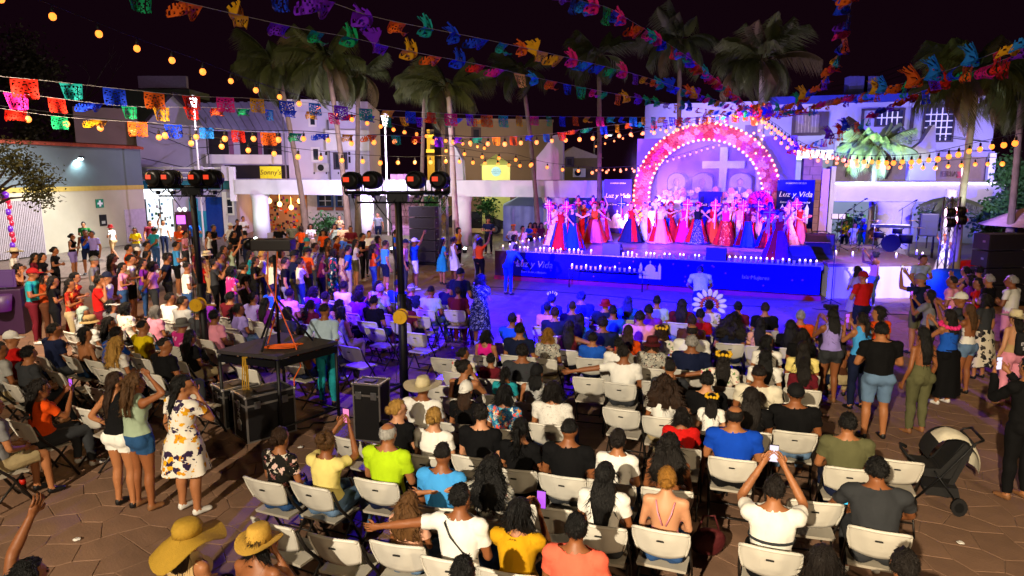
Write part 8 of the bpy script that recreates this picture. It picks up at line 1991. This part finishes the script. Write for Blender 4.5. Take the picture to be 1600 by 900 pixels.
dancer(1230, 352, 'dance2', 'pale', 'white', 'blush', ph(-35), 'dancer in white flowered ruffled skirt at the stage right', .52, True, 'white')
dancer(1246, 335, 'armup', 'coral', 'red', 'salmon', ph(-15), 'dancer in coral skirt nearest the brown pillar', .38)
dancer(928, 334, 'dance3', 'coral', 'orange', 'red', ph(-20), 'dancer in orange blouse between the red dress and the pink dress', .44, False)
dancer(1008, 331, 'dance4', 'white', 'white', 'blush', ph(25), 'dancer in plain white skirt right of the navy skirt', .44, False)
dancer(1068, 333, 'dance3', 'hotpink', 'hotpink', 'pink', ph(10), 'dancer in hot pink left of the sparkling blue skirt', .44, False)
dancer(1112, 334, 'dance4', 'orange', 'red', 'orange', ph(-15), 'dancer in orange skirt right of the sparkling blue skirt', .42, False)
dancer(1184, 338, 'dance3', 'white', 'pink', 'salmon', ph(12), 'dancer in white skirt and pink blouse beside the feather fan', .46, False)
pf = D(1187, 318, 26.3); t = empty('feather_fan', pf, SR, 'round magenta feather fan raised above the right dancers', 'fan'); bm = NB()
for i in range(40):
    a = i*2*PI/40; tube(bm, [(0, 0, 0), (math.cos(a)*.30, .03*(i % 3), math.sin(a)*.30), (math.cos(a)*.50, .05*(i % 2), math.sin(a)*.50)], [.012, .055, .03], 5)
obj('feathers', bm, mat('feather_magenta', 'c01878', .8, 0, .25, 8), t); bm = NB(); tube(bm, [(0, .05, -1.0), (0, .05, .1)], .02, 6); obj('handle', bm, WHITEP, t)
print('SCRIPT', round(time.time()-T0, 1), len(bpy.data.objects), len(seated), len(standing), len(empties))
# ---- smoke drifting round the flower arch
bm = NB(); box(bm, (0, 0, 0), (7.6, 2.2, 5.4)); sm_o = obj('stage_smoke', bm, [], None, loc=ST(6.1, 8.55, DECK+2.74), rot=(0, 0, SR)); tag(sm_o, kind='stuff')
m = bpy.data.materials.new('smoke'); m.use_nodes = True; n = m.node_tree.nodes; L = m.node_tree.links; n.remove(n['Principled BSDF'])
v = n.new('ShaderNodeVolumePrincipled'); v.inputs['Color'].default_value = (.9, .85, .95, 1); tc = n.new('ShaderNodeTexCoord'); no = n.new('ShaderNodeTexNoise'); no.inputs['Scale'].default_value = .42; no.inputs['Detail'].default_value = 3
mr = n.new('ShaderNodeMapRange'); mr.inputs[1].default_value = .42; mr.inputs[2].default_value = .75; mr.inputs[3].default_value = .012; mr.inputs[4].default_value = .42
mp = n.new('ShaderNodeMapping'); mp.inputs['Scale'].default_value = (1/3.9, 1/1.6, 1/2.9); vl = n.new('ShaderNodeVectorMath'); vl.operation = 'LENGTH'; fo = n.new('ShaderNodeMapRange'); fo.inputs[1].default_value = .35; fo.inputs[2].default_value = 1.0; fo.inputs[3].default_value = 1.3; fo.inputs[4].default_value = 0; mu = n.new('ShaderNodeMath'); mu.operation = 'MULTIPLY'
L.new(tc.outputs['Object'], mp.inputs[0]); L.new(mp.outputs[0], vl.inputs[0]); L.new(vl.outputs['Value'], fo.inputs[0]); L.new(fo.outputs[0], mu.inputs[1])
L.new(tc.outputs['Object'], no.inputs['Vector']); L.new(no.outputs['Fac'], mr.inputs[0]); L.new(mr.outputs[0], mu.inputs[0]); L.new(mu.outputs[0], v.inputs['Density']); L.new(v.outputs[0], n['Material Output'].inputs['Volume'])
sm_o.data.materials.append(m)
